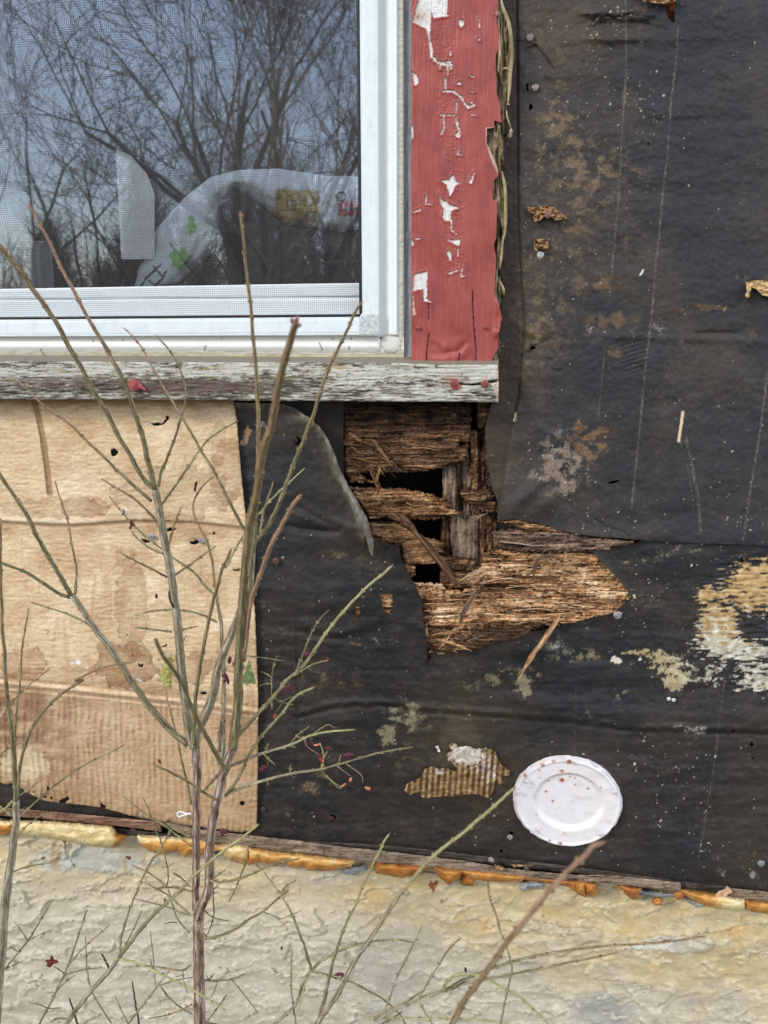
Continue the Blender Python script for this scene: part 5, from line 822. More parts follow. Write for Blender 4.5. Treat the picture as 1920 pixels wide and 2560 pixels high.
tag(sheet('dark_bag', X_((530, 445), (560, 440), (600, 486), (690, 502), (960, 508), (960, 680), (540, 680), (520, 560)), -.10, M['cloth'], lambda X, Y, sd, h: pal(.5 + .5 * fbm(X / 40, Y / 40, 911, 4), [(0, (40, 36, 36)), (1, (98, 88, 88))]), lambda X, Y, sd: .05 * np.sqrt(np.clip(1 - (1 - np.clip(sd / 70, 0, 1)) ** 2, 0, 1)) + .004 * fbm(X / 40, Y / 30, 912, 3), .05, 5, 2, 30), 'dark brown bag slumped under the printed white cloth inside the window', 'bag')
tag(sheet('storage_box', X_((145, 507), (330, 522), (330, 660), (96, 660)), -.09, M['cloth'], lambda X, Y, sd, h: np.broadcast_to(S(26, 26, 30), (len(X), 3)), lambda X, Y, sd: .004 * ss(0, 6, sd), .1, 6), 'black box with slanting side standing inside the window at left', 'box')
tag(sheet('leaning_panel', X_((250, 322), (282, 336), (318, 376), (334, 420), (334, 560), (262, 560)), -.06, M['cloth'], lambda X, Y, sd, h: np.broadcast_to(S(250, 250, 242), (len(X), 3)), lambda X, Y, sd: .001 * ss(0, 6, sd) - .07 * np.clip(660 - Y, 0, 320) / 300, .012, 6), 'white panel with a sloping top leaning behind the black box indoors', 'panel')
tag(sheet('window_curtain', X_((-280, -200), (-10, -200), (8, 40), (22, 220), (46, 400), (62, 520), (112, 520), (120, 680), (-280, 680)), -.04, M['cloth'], lambda X, Y, sd, h: np.broadcast_to(S(150, 155, 158), (len(X), 3)), lambda X, Y, sd: .006 * np.sin((X - .12 * Y) / 9) * ss(0, 20, sd), .004, 4, 2, 40), 'grey curtain hanging inside the window at its left edge', 'curtain')
mb = MB()
for p0, p1, w_ in (((505, 500), (395, 660), 16), ((500, 505), (560, 670), 11), ((470, 560), (515, 640), 5)):
    P = W(*np.array(X_(p0, p1)).T, np.array([-.105, -.105])); mb.tube(P, [w_ * .00048] * 2, S(44, 40, 40), 8)
tag(mb.build('folding_stand', M['cloth']), 'dark A-shaped stand between white cloth and dark bag indoors', 'stand')

# ================================================================== plate
pc = np.array((1417.5, 2007.)); C0 = w1(pc[0], pc[1], .006); Rp = 133 * pxm(pc[0], pc[1], .006) * 1.005
pl = empty('round_plate', C0, 'round white metal cover plate with rust specks, nailed over the black tar paper', 'cover plate')
nr, na = 70, 160; V = []; Cc = []
for i in range(nr + 1):
    r0 = i / nr
    for k in range(na):
        a = 2 * math.pi * k / na; rag_ = 1 + (.004 * math.sin(7 * a + 1) + .004 * math.sin(17 * a) + .003 * math.sin(31 * a + 2) + .002 * math.sin(53 * a)) * r0 ** 8
        x, z = r0 * rag_ * math.cos(a), r0 * rag_ * math.sin(a)
        V.append((x, z, r0))
V = np.array(V); rr0 = V[:, 2]; ang = np.arctan2(V[:, 1], V[:, 0])
cx_, cz_ = .03, .02; rin = np.hypot(V[:, 0] - .035, (V[:, 1] - .035) * 1.02)
hgt = .0075 - .0045 * (1 - ss(.55, .67, rin)) + .0012 * np.exp(-((rr0 - .93) / .025) ** 2) - .004 * ss(.955, 1.0, rr0) * (1 + .3 * np.sin(19 * ang)) + .0004 * fbm(V[:, 0] * 3, V[:, 1] * 3, 921, 3)
for bx, bz, br_ in ((.045, .03, .03), (.125, .03, .028)): hgt = hgt + .00035 * np.exp(-((np.hypot(V[:, 0] - bx, V[:, 1] - bz) - br_) / .011) ** 2)
for bx, bz in ((.0, .03), (.085, .035), (.075, -.16)): hgt = hgt + .0003 * np.exp(-(np.hypot(V[:, 0] - bx, V[:, 1] - bz) / .012) ** 2)
pv = np.stack([C0[0] + V[:, 0] * Rp, C0[1] + .006 - hgt, C0[2] + V[:, 1] * Rp * .965], -1)
col = np.broadcast_to(S(226, 221, 221), (len(V), 3)) * (1 + .05 * fbm(V[:, 0] * 4, V[:, 1] * 4, 925, 4))[:, None]; col = mixc(col, .35 * ss(.1, .6, fbm(V[:, 0] * 3, V[:, 1] * 5, 927, 4)) + .3 * ss(.9, .98, rr0) * ss(-.2, .4, fbm(V[:, 0] * 8, V[:, 1] * 8, 928, 3)), S(190, 182, 172))
def plpx(sx, sy):
    p = w1(980 + sx / 2.676, 1820 + sy / 2.676, .010); return (p[0] - C0[0]) / Rp, (p[2] - C0[2]) / Rp
for sx, sy, r_ in ((1140, 368, 17), (1138, 287, 11), (1185, 225, 15), (1085, 218, 10), (1190, 307, 7), (1195, 342, 7), (1228, 350, 6), (1050, 370, 7), (1033, 446, 9), (1078, 513, 8), (1230, 399, 6), (1317, 425, 8), (1400, 402, 5), (953, 463, 5), (966, 587, 6), (1155, 718, 6), (1335, 365, 4), (1258, 373, 4), (988, 284, 5), (987, 334, 4), (1080, 280, 5), (892, 320, 13), (1010, 245, 12), (838, 440, 11), (1055, 768, 8), (1125, 788, 12), (1230, 250, 4), (1128, 455, 3), (1215, 570, 3), (997, 685, 4), (1483, 440, 8)):
    ux, uz = plpx(sx, sy); d = np.hypot(V[:, 0] - ux, (V[:, 1] - uz)) / (r_ / 2.676 / 133); d2 = np.hypot(V[:, 0] - ux, V[:, 1] - uz + .01) / (r_ / 2.676 / 133)
    col = mixc(col, .75 * (1 - ss(.5, 1.9, d2)), S(206, 150, 104)); col = mixc(col, 1 - ss(.35, 1.0, d), S(112, 58, 30))
for k in range(60):
    a = random.uniform(0, 6.28); rr_ = random.uniform(.965, 1.0); d = np.hypot(V[:, 0] - rr_ * math.cos(a), V[:, 1] - rr_ * math.sin(a)); col = mixc(col, .6 * (1 - ss(.004, .014, d)), S(150, 140, 130))
idx = np.arange((nr + 1) * na).reshape(nr + 1, na); i2 = np.roll(idx, -1, 1)
Fc = np.stack([idx[:-1], idx[1:], i2[1:], i2[:-1]], -1).reshape(-1, 4)
rim = pv[idx[-1]].copy(); rim[:, 1] += .0035; n0 = len(pv); pv = np.concatenate([pv, rim]); col = np.concatenate([col, col[idx[-1]] * .9]); rimi = n0 + np.arange(na)
Fc = np.concatenate([Fc, np.stack([idx[-1], rimi, np.roll(rimi, -1), i2[-1]], -1)])
link('plate_face', pv, Fc.astype(np.int32), M['plate'], col, pl)

# ================================================================== nails
def nail(px, py, rp, d, col, label, tilt=(0, 0), group='nails in the wall', rust=None):
    c = w1(px, py, d); R = rp * pxm(px, py, d); mb = MB(); prof = [(0, .26), (.35, .25), (.7, .23), (.92, .15), (1.0, .0), (.9, -.12), (.3, -.14), (.28, -1.6)]; n = 14; V = []
    for r_, h_ in prof:
        for k in range(n):
            a = 2 * math.pi * k / n; wob = 1 + .06 * math.sin(3 * a + px); x, z = r_ * wob * math.cos(a), r_ * wob * math.sin(a); V.append((c[0] + R * (x), c[1] - R * (h_ * .8 + tilt[0] * x + tilt[1] * z), c[2] + R * z))
    Fc = [[i * n + k, i * n + (k + 1) % n, (i + 1) * n + (k + 1) % n, (i + 1) * n + k] for i in range(len(prof) - 1) for k in range(n)]
    base = S(*col); cc = np.broadcast_to(base, (len(V), 3)).copy(); vv = np.array(V); m = ss(.0, .5, fbm(vv[:, 0] * 500, vv[:, 2] * 500, int(px), 3)); cc = mixc(cc, m * .8, S(*(rust or [x * .6 for x in col])))
    mb.add(V, Fc, cc); o = mb.build('nail', M['nail']); o['label'] = label; o['category'] = 'nail'; o['group'] = group; return o
RU, GA, GR, RD, PK = (104, 74, 62), (150, 152, 154), (120, 106, 100), (142, 74, 69), (134, 112, 106)
nail(1325, 94, 9, .006, GR, 'greyish pink nail at the end of a short slit in the upper tar paper', rust=PK)
nail(1338, 219, 8.5, .006, PK, 'pinkish nail with a white chip, beside two small holes in tar paper', rust=(210, 200, 196))
nail(1370, 537, 9, .016, (128, 92, 80), 'rusty nail pinning a ragged brown scrap to the tar paper')
nail(1351, 638, 9, .018, (170, 170, 168), 'pale nail under a crumpled round tuft of paper')
nail(1136, 958, 10.5, .039, RD, 'red painted nail in the sill, with a smear of red below it')
nail(1212, 960, 10, .039, RD, 'red painted nail in the split at the right end of the sill')
nail(1046, 820, 5.5, .026, (150, 72, 68), 'red painted nail low in the left of the red trim board')
nail(1213, 818, 6, .026, (140, 74, 70), 'rusty nail low in the right of the red trim board')
nail(1047, 42, 6, .023, (124, 84, 64), 'rusty brown nail in the bare patch high on the red trim')
nail(1244, 34, 6, .024, (160, 110, 104), 'small pinkish nail on the rotten edge of the red trim, near the top')
nail(1135, 1040, 8, .003, (66, 52, 46), 'dark nail in the cracked brown board under the sill')
nail(1544, 1538, 10.5, .006, GA, 'shiny galvanized nail at the tip of the raw orange board')
nail(378, 1343, 9.5, .010, GA, 'grey nail on the tan board, behind the main left stem')
nail(505, 1352, 9, .010, GA, 'grey nail on the tan board near its right edge')
nail(657, 1062, 9, .010, (96, 98, 98), 'dull grey nail on the torn black flap near the tan board')
nail(740, 1101, 6, .006, (140, 96, 92), 'pinkish nail inside a small hole of the black flap')
nail(689, 1403, 9, .005, RU, 'rusty round nail on the lower tar paper by the pinkish shoot')
nail(658, 2023, 7, .004, (78, 68, 64), 'dark rusty nail close beside the lower right corner of the tan board')
nail(720, 2038, 8, .004, (96, 74, 66), 'brown rusty nail on black paper, right of the tan board corner')
nail(830, 2046, 6, .000, (84, 54, 46), 'deep rusted nail sunk in a square hole of the lower tar paper')
nail(1275, 2093, 7.5, .008, (156, 154, 152), 'grey nail below left of the round plate, under a small hole')
nail(1228, 2150, 8, .022, (176, 176, 172), 'bright nail bent over the long wooden strip', (.3, .2))
nail(1903, 2159, 9, .006, GA, 'grey nail at the far right above the broken strip')
nail(1672, 1747, 5, .006, (222, 220, 216), 'left one of two tiny white nail heads side by side', rust=(200, 198, 194))
nail(1684, 1750, 5, .006, (216, 214, 212), 'right one of two tiny white nail heads side by side', rust=(196, 194, 190))
nail(1316, 2173, 7, .021, (92, 88, 84), 'flat dark nail in the long wooden strip below the plate')
WHT = (226, 222, 222)
for x, y, lb in ((1295, 1983, 'white painted nail on the left rim of the plate, its head rust stained'), (1534, 1982, 'white painted nail on the right rim of the plate'), (1331, 2079, 'white painted nail on the lower left rim of the plate'), (1501, 2087, 'white painted nail at the lower right rim, behind the blurred twig tip'), (1423, 1904, 'rusted nail on the top rim of the plate'), (1315, 1955, 'small chipped white nail on the upper left of the plate')):
    nail(x, y, 6.2, .0145, WHT if 'rusted nail' not in lb else (160, 110, 84), lb, group='nails in the round plate', rust=(206, 190, 182))
# paint-clotted screw on the sill
scw = empty('painted_screw', w1(335, 962, .04), 'red paint-clotted screw on the dark part of the sill', 'screw'); c = w1(335, 962, .039); k = pxm(335, 962, .039)
mb = MB()
for r_, y_ in ((15, .0), (11.5, .0016), (7, .0026)):
    n = 22; V = [(c[0] + r_ * k * (1 + .07 * math.sin(3 * a + r_)) * math.cos(a), c[1] - y_ - dy, c[2] + r_ * k * (1 + .06 * math.sin(4 * a + r_)) * math.sin(a)) for dy, in ((0,), (.0016,)) for a in np.arange(n) * 2 * math.pi / n]; V.append((c[0], c[1] - y_ - .0019, c[2]))
    mb.add(V, [[i, (i + 1) % n, n + (i + 1) % n, n + i] for i in range(n)] + [[n + i, n + (i + 1) % n, 2 * n] for i in range(n)], S(158, 78, 78))
mb.build('screw_head', M['paint'], scw, False)
sheet('paint_drip', q('A', (1140, 1640), (1190, 1560), (1220, 1590), (1265, 1640), (1250, 1655), (1215, 1635), (1170, 1655)), .039, M['paint'], lambda X, Y, sd, h: np.broadcast_to(S(162, 80, 80), (len(X), 3)), lambda X, Y, sd: .002 * np.sqrt(np.clip(sd / 6, 0, 1)), .003, 1.5, 1, 6, (), scw)
tag(sheet('paint_smear', q('M', (590, 1590), (650, 1590), (662, 1610), (640, 1640), (600, 1635), (575, 1615)), .0375, M['paint'], lambda X, Y, sd, h: np.broadcast_to(S(172, 90, 84), (len(X), 3)), lambda X, Y, sd: .0012 * np.sqrt(np.clip(sd / 4, 0, 1)), .002, 1.5, 1, 6), 'flake of red paint stuck under a sill nail', 'paint flake')

# ================================================================== scraps on the wall
def scrap(name, poly, d, st, label, cat, seed, curl=.012, cen=None, corr=0, wx=1, holes=(), amp=.003):
    P = np.array(poly); cx, cy = cen or P.mean(0); rx = np.ptp(P[:, 0]) / 2
    def hf(X, Y, sd): return curl * ((X - cx) / rx) ** 2 * .6 + amp * fbm(X / 14, Y / 9, seed, 4) + curl * .5 * np.exp(-sd / 5) * fbm(X / 18, Y / 18, seed + 2, 3) + (.0016 * np.sin((X + .08 * (Y - cy)) * 2 * np.pi / corr) if corr else 0)
    def cf(X, Y, sd, h):
        t = .5 + .4 * fbm(X / 9, Y / 7, seed + 4, 4) + (.22 * np.sin((X + .08 * (Y - cy)) * 2 * np.pi / corr) if corr else 0); return pal(t, st)
    o = sheet(name, poly, d, M['board'], cf, hf, .002, 1.6, 2.2, 9, holes, None, seed); return tag(o, label, cat)
BW = [(0, (62, 44, 32)), (.4, (132, 98, 66)), (.7, (182, 146, 106)), (1, (216, 190, 156))]
scrap('torn_scrap', q('K', (1230, 1790), (1290, 1790), (1340, 1795), (1390, 1775), (1470, 1790), (1520, 1830), (1592, 1890), (1530, 1895), (1480, 1910), (1440, 1870), (1380, 1870), (1340, 1910), (1300, 1915), (1290, 1880), (1310, 1850), (1260, 1840)), .008, BW, 'ragged bow-shaped scrap of brown wood held by a rusty nail', 'scrap', 941, .006, amp=.005)
scrap('torn_tuft', q('K', (1300, 2070), (1340, 2065), (1390, 2060), (1420, 2090), (1420, 2150), (1395, 2185), (1350, 2190), (1310, 2160), (1292, 2110)), .009, BW, 'round crumpled tuft of brown paper around a pale nail', 'scrap', 943, .004, amp=.007, holes=[q('K', (1325, 2150), (1380, 2150), (1390, 2185), (1330, 2195))])
scrap('curled_scrap', [(1864, 706), (1880, 701), (1905, 700), (1960, 712), (1960, 748), (1905, 738), (1890, 722), (1880, 718), (1872, 745), (1862, 742), (1868, 725)], .010, [(0, (120, 92, 60)), (.5, (190, 160, 112)), (1, (222, 204, 166))], 'curled tan scrap of old paper at the right edge of the wall', 'scrap', 945, .008)
scrap('torn_scrap', q('T', (560, -60), (860, -60), (860, 5), (800, 30), (700, 30), (650, 18), (580, 12)), .010, BW, 'brown torn scrap above the tear at the top of the tar paper', 'scrap', 947, .006)
scrap('wood_chip', q('J', (1195, 555), (1240, 505), (1290, 495), (1300, 465), (1325, 480), (1350, 520), (1290, 560), (1250, 575)), .020, [(0, (150, 112, 86)), (.5, (196, 158, 128)), (1, (222, 196, 170))], 'pale broken chip at the end of the grey strip at far right', 'wood chip', 949, .004)
scrap('wood_chip', q('I', (950, 275), (1000, 295), (1045, 312), (1020, 330), (970, 315)), .020, BW, 'tan curl of wood on the long strip just right of the bright bent nail', 'wood chip', 951, .004)
scrap('wood_chip', q('I', (1095, 280), (1200, 283), (1270, 292), (1210, 300), (1130, 305)), .017, BW, 'flat brown sliver above the long strip below the plate', 'wood chip', 953, .003)
CB = [(0, (70, 50, 32)), (.35, (120, 92, 60)), (.65, (162, 132, 92)), (1, (206, 186, 150))]
def cb_c(X, Y, sd, h):
    cr = .5 + .5 * np.sin((X + .08 * (Y - 1930)) * 2 * np.pi / 14.5); t = .25 + .4 * cr + .35 * fbm(X / 12, Y / 9, 955, 4); c = pal(t, CB)
    sx, sy = (X - 980) * 2.676, (Y - 1820) * 2.676; n_ = fbm(X / 10, Y / 8, 957, 4, .65)
    m = ss(.3, .6, 1.0 * np.exp(-((sx - 500) / 130) ** 2 - ((sy - 170) / 80) ** 2) + .7 * np.exp(-((sx - 640) / 80) ** 2 - ((sy - 300) / 90) ** 2) * cr + .5 * np.exp(-((sx - 300) / 60) ** 2 - ((sy - 290) / 30) ** 2) + .45 * n_); c = mixc(c, m * .9, pal(.6 + .5 * n_, [(0, (150, 130, 112)), (.5, (206, 194, 178)), (1, (236, 232, 224))]))
    return mixc(c, .6 * ss(.1, .5, fbm(X / 26, Y / 22, 958, 3)) * (sx > 600), S(92, 76, 66))
tag(sheet('corrugated_cardboard', q('S', (82, 420), (100, 370), (190, 330), (220, 275), (280, 250), (300, 270), (380, 268), (425, 290), (435, 262), (385, 225), (365, 200), (355, 185), (400, 150), (380, 120), (405, 92), (450, 125), (520, 122), (560, 142), (640, 132), (690, 160), (700, 190), (735, 250), (790, 285), (785, 318), (740, 325), (745, 370), (690, 380), (655, 470), (600, 450), (520, 442), (420, 455), (300, 462), (240, 472), (200, 460), (180, 430), (120, 450)), .005, M['board'], cb_c,
    lambda X, Y, sd: .0016 * np.sin((X + .08 * (Y - 1930)) * 2 * np.pi / 14.5) * (.4 + .6 * ss(-.3, .3, fbm(X / 40, Y / 30, 956, 2))) + .003 * fbm(X / 24, Y / 18, 959, 3) + .003 * np.exp(-sd / 7) * fbm(X / 16, Y / 16, 960, 3), .002, 1.6, 3.2, 8, (), None, 955), 'shred of brown corrugated cardboard with whitish peeled top, left of the plate', 'cardboard')
scrap('peeled_paper', q('S', (290, 125), (310, 120), (318, 145), (335, 168), (310, 160)), .004, [(0, (190, 184, 172)), (1, (230, 226, 216))], 'tiny white paper fleck left of the corrugated shred', 'paper', 959, .001)
# white clip on the tan board
c = [w1(x, y, .016) for x, y in q('E', (1648, 1150), (1600, 1165), (1545, 1180), (1530, 1160), (1550, 1138), (1600, 1150), (1650, 1160))]
mb = MB(); P = crom(np.array(c), 5); mb.tube(P, [.0009] * len(P), (.8, .8, .82), 8); tag(mb.build('cable_clip', M['vinyl']), 'small white wire clip on the tan board beside the trunk', 'clip')

# ================================================================== shrubs
GN = [(0, (56, 50, 35)), (.35, (104, 97, 69)), (.7, (144, 136, 102)), (1, (190, 180, 146))]
OL = [(0, (70, 54, 38)), (.35, (116, 98, 70)), (.7, (152, 132, 98)), (1, (192, 174, 140))]
BK = [(0, (56, 43, 35)), (.35, (114, 93, 79)), (.65, (160, 138, 120)), (1, (220, 208, 194))]
GB = [(0, (70, 60, 48)), (.35, (124, 114, 92)), (.65, (160, 150, 126)), (1, (208, 198, 176))]
PKS = [(0, (104, 78, 62)), (.4, (146, 114, 94)), (.7, (176, 144, 120)), (1, (206, 180, 156))]
YG = [(0, (112, 108, 68)), (.5, (156, 152, 106)), (1, (192, 186, 142))]
DKB = [(0, (30, 24, 22)), (.5, (58, 46, 42)), (1, (110, 96, 88))]
bid = [0]
def branch(root, segs, w0, w1_, d0, d1, st=GN, buds=1, ridge=.10, red=0, tip=1, st2=None):
    """one stem: polyline over the photo with tile widths w0..w1 and distances d0..d1 from the wall"""
    bid[0] += 1; s = bid[0]; P = [p for t, pts in segs for p in q(t, *pts)]; P = np.array(P, float)
    L_ = np.concatenate([[0], np.cumsum(np.hypot(*np.diff(P, axis=0).T))]); L_ /= L_[-1]
    Q_ = crom(np.column_stack([P, L_]), 7); n = len(Q_); t = Q_[:, 2]
    wob = .35 * fbm(t * 14 + s, t * 0 + s * 1.7, s, 2); wpx = .97 * (w0 + (w1_ - w0) * t) / Z; d = d0 + (d1 - d0) * t
    X = Q_[:, 0] + wob * np.minimum(wpx, 6) * .9; Y = Q_[:, 1]; V = W(X, Y, d)
    dep = (V - CAM) @ (ROT @ np.array((0, 0, 1))); R = wpx * .5 * dep / F
    # nodes: slight swellings with paired buds
    tot = float(np.sum(np.hypot(*np.diff(P, axis=0).T))); nn = max(2, int(tot / (34 + 2.2 * wpx.mean()))); nodes = [(k + .6 + .3 * math.sin(k * 5 + s)) / (nn + .6) for k in range(nn)]
    sw = sum(np.exp(-((t - nd) * tot / 5) ** 2) for nd in nodes); R = R * (1 + .10 * sw * (buds > 0)) * (1 + .06 * fbm(t * 30, t * 0 + s, s + 3, 2))
    sides = 26 if wpx.max() > 15 else (16 if wpx.max() > 9 else 9); a = np.arange(sides); tt = np.repeat(t[:, None], sides, 1); aa = np.repeat(a[None], n, 0) * 2 * np.pi / sides
    v = .5 + .30 * fbm(tt * tot / 26 + s, aa * 1.6 + s, s + 5, 3) + .5 * fbm(tt * tot / 60 + s, aa * 3.2 + s + 1.5 * fbm(tt * tot / 40, tt * 0 + s, s, 2), s + 9, 3) + .12 * np.cos(4 * aa); c = pal(np.clip(v, 0, 1), st)
    if st2 is not None: c = c * (1 - ss(.25, .8, tt))[..., None] + pal(np.clip(v, 0, 1), st2) * ss(.25, .8, tt)[..., None]
    if red: c = mixc(c, .6 * red * ss(.35, .9, np.cos(aa - 2.6)) * (.6 + .4 * v), S(140, 76, 62))
    mb = MB(); mb.tube(V, R, c.reshape(n, sides, 3), sides, ridge if wpx.max() > 6 else 0)
    if buds:
        for k, nd in enumerate(nodes):
            i = min(n - 2, int(np.searchsorted(t, nd))); T = V[i + 1] - V[i]; T /= np.linalg.norm(T) + 1e-9; side = np.cross(T, (0, 1, 0)) if k % 2 == 0 else np.cross(T, (.5, .8, .3)); side /= np.linalg.norm(side); oth = np.cross(T, side)
            for sg in (-1, 1):
                br = max(R[i] * .50, .00095); ctr = V[i] + sg * side * (R[i] * .98 + br * .3) + T * br * .8; ax = np.stack([side * br * .7, oth * br * .7, (T * 1.3 + sg * side * .5) * br])
                mb.ell(ctr, ax, S(156, 140, 98) if (k + sg) % 3 else S(112, 88, 62), 6, 4)
    if tip:
        T = V[-1] - V[-3]; T /= np.linalg.norm(T) + 1e-9; side = np.cross(T, (0, 1, 0)); side /= np.linalg.norm(side) + 1e-9; oth = np.cross(T, side); br = max(R[-1] * (.95 if tip == 1 else 1.15), .0005); cb = S(142, 112, 88) if tip == 1 else S(160, 118, 104)
        mb.ell(V[-1] + T * br * .9, np.stack([side * br * .75, oth * br * .75, T * br * 1.7]), cb, 8, 6)
        if tip == 2:
            for sg in (-1, 1): mb.ell(V[-1] + sg * side * br * 1.15 - T * br * .3, np.stack([side * br * .6, oth * br * .6, (T + sg * side * .4) * br * 1.0]), cb * .8, 7, 5)
    o = mb.build('branch' if root.get('has_trunk') else 'trunk', M['bark'], root); root['has_trunk'] = 1; return o
def shrub(x, y, d, label, group='bare shrubs in front of the wall'): return empty('winged_shrub', (w1(x, y, d)[0], -d, 0), label, 'shrub', group)
A, B, C_, D, E, F_, G, H, I, J = 'ABCDEFGHIJ'
# --- main double-stemmed shrub
s1 = shrub(495, 2560, .17, 'largest bare shrub, with a brown twisted trunk forking twice in front of the tan board')
base = w1(499, 2560, .17)
br = branch
def trunk_to_ground(root, x, y, d, wpx, st):
    p = w1(x, y, d); k = wpx / Z * .5 * pxm(x, y, d); mb = MB(); Q_ = crom(np.array([(p[0] + .004, p[1] + .004, -.02), (p[0] + .002, p[1], p[2] * .5), tuple(p)]), 8); mb.tube(Q_, np.linspace(k * 1.2, k, len(Q_)), pal(np.clip(.4 + .3 * perlin(np.linspace(0, 9, len(Q_)), np.zeros(len(Q_)), 4), 0, 1), st), 10, .08); mb.build('trunk', M['bark'], root)
br(s1, [(H, [(68, 1700), (65, 1400), (58, 1100), (52, 850), (62, 690), (80, 600)])], 100, 90, .17, .17, BK, 0, .06, 0, 0); trunk_to_ground(s1, 499.6, 2571, .17, 97, BK)
br(s1, [(H, [(60, 720), (40, 600)]), (F_, [(36, 1980), (34, 1800), (38, 1500), (38, 1250), (36, 1000), (44, 800), (34, 660), (22, 560)])], 60, 68, .168, .175, BK, 0, .10, 0, 0)
br(s1, [(H, [(50, 740), (78, 640), (110, 570)]), (F_, [(128, 1860), (152, 1690), (148, 1500), (168, 1300), (198, 1100), (240, 950), (272, 800), (312, 680), (352, 570)])], 78, 76, .172, .20, BK, 0, .12, 0, 0)
# left stem and its crown
br(s1, [(F_, [(25, 590), (-20, 470)]), (C_, [(1592, 2190), (1560, 1900), (1535, 1600), (1512, 1400), (1482, 1200), (1450, 1000), (1405, 780), (1378, 600), (1345, 430)])], 76, 62, .175, .19, GB, 0, .14, .2, 0)
br(s1, [(C_, [(1325, 415), (1280, 380), (1200, 270), (1100, 90), (1040, 0)]), (A, [(900, 1800), (800, 1640), (700, 1440), (600, 1280), (500, 1080), (400, 930), (300, 790), (150, 580), (20, 430), (-60, 340)])], 36, 42, .19, .29, GN, 1, .12, .35, 2, OL)
br(s1, [(C_, [(1335, 420), (1285, 200), (1240, 0)]), (A, [(1200, 1950), (1130, 1730), (1060, 1540), (960, 1360), (880, 1220), (800, 1090), (700, 900), (600, 720), (520, 570), (450, 410), (370, 260), (300, 130), (258, 60)])], 48, 24, .19, .26, GN, 1, .12, .4, 2, PKS)
br(s1, [(C_, [(1312, 530), (1150, 390), (1000, 250), (900, 150), (740, 0)]), (A, [(650, 1980), (540, 1890), (420, 1810), (330, 1730), (230, 1630), (110, 1530)])], 30, 13, .18, .22, GN, 1, .1, .2, 1, PKS)
br(s1, [(C_, [(1368, 400), (1390, 290), (1440, 170), (1500, 20)]), (A, [(1550, 1930), (1590, 1800), (1610, 1680), (1600, 1600), (1560, 1470), (1500, 1350), (1430, 1260), (1350, 1175)])], 24, 14, .185, .19, GN)
br(s1, [(C_, [(1385, 570), (1480, 440), (1560, 330), (1640, 210)]), (B, [(130, 2080), (270, 1980), (390, 1912)])], 24, 12, .18, .14, GN)
br(s1, [(C_, [(1365, 710), (1250, 590), (1150, 500), (1050, 440), (950, 380), (888, 342)])], 22, 16, .18, .19, OL)
br(s1, [(C_, [(1412, 985), (1290, 930), (1200, 865), (1150, 805), (1148, 790)])], 22, 15, .178, .15, GN, 1, 0, 0, 0)
br(s1, [(D, [(215, 1350), (150, 1300), (80, 1220), (0, 1130)]), (C_, [(1500, 1020), (1400, 940), (1290, 860), (1180, 760), (1050, 620), (950, 490)])], 24, 12, .14, .12, GN)
br(s1, [(C_, [(1442, 1185), (1300, 1110), (1180, 1050), (1065, 992)])], 20, 17, .18, .2, OL)
br(s1, [(C_, [(1502, 1175), (1580, 1120), (1650, 1075)]), (D, [(100, 990), (200, 922)])], 20, 11, .18, .17, GN)
br(s1, [(C_, [(1450, 945), (1470, 860), (1500, 750), (1530, 670), (1565, 592)])], 21, 14, .19, .2, OL)
br(s1, [(D, [(215, 1575), (110, 1520), (0, 1485)]), (C_, [(1560, 1470), (1480, 1465), (1300, 1480), (1175, 1515)])], 20, 14, .12, .12, GN)
br(s1, [(C_, [(1485, 1658), (1350, 1640), (1175, 1620)])], 17, 13, .18, .19, GN); br(s1, [(C_, [(1545, 1646), (1600, 1634), (1700, 1610)])], 13, 9, .18, .17, GN)
br(s1, [(C_, [(1502, 1445), (1470, 1380), (1458, 1312)])], 18, 14, .2, .21, DKB)
br(s1, [(C_, [(1560, 1800), (1580, 1740), (1604, 1695)])], 12, 9, .18, .17, GN)
# left great limb
br(s1, [(E, [(1618, 560), (1590, 525), (1500, 460), (1400, 350), (1300, 240), (1200, 100), (1120, 0)]), (C_, [(1080, 2000), (950, 1800), (800, 1600), (700, 1450), (622, 1340)])], 60, 52, .176, .21, GN, 0, .14, .35, 0, GB)
br(s1, [(C_, [(612, 1335), (520, 1180), (430, 1030), (330, 850), (230, 650), (120, 480), (0, 300), (-90, 150)])], 44, 32, .21, .26, GN, 1, .12, .4)
br(s1, [(C_, [(648, 1335), (660, 1200), (650, 1050), (620, 900), (590, 720), (550, 590), (510, 480), (478, 362)])], 23, 12, .21, .18, GN, 1, .1, 0, 1, OL)
br(s1, [(C_, [(605, 1362), (500, 1320), (350, 1220), (200, 1130), (0, 1060), (-80, 1030)])], 32, 26, .21, .25, GN, 1, .1, .2)
br(s1, [(C_, [(765, 1592), (600, 1510), (450, 1460), (272, 1402)])], 20, 11, .2, .17, GN)
br(s1, [(E, [(1659, 1075), (1600, 830), (1560, 640), (1500, 380), (1440, 150), (1400, 0)]), (C_, [(1330, 1950), (1260, 1800), (1180, 1720), (1050, 1670), (1000, 1642)])], 22, 7, .15, .11, GN, 1, 0, 0, 0, YG)
# the out-of-focus twig close to the lens
br(s1, [(F_, [(312, 770), (250, 720), (200, 620), (130, 500), (60, 370), (0, 240)]), (C_, [(1560, 2080), (1480, 1960), (1400, 1850), (1345, 1725)])], 44, 34, .22, .43, GN, 1, .1, .1)
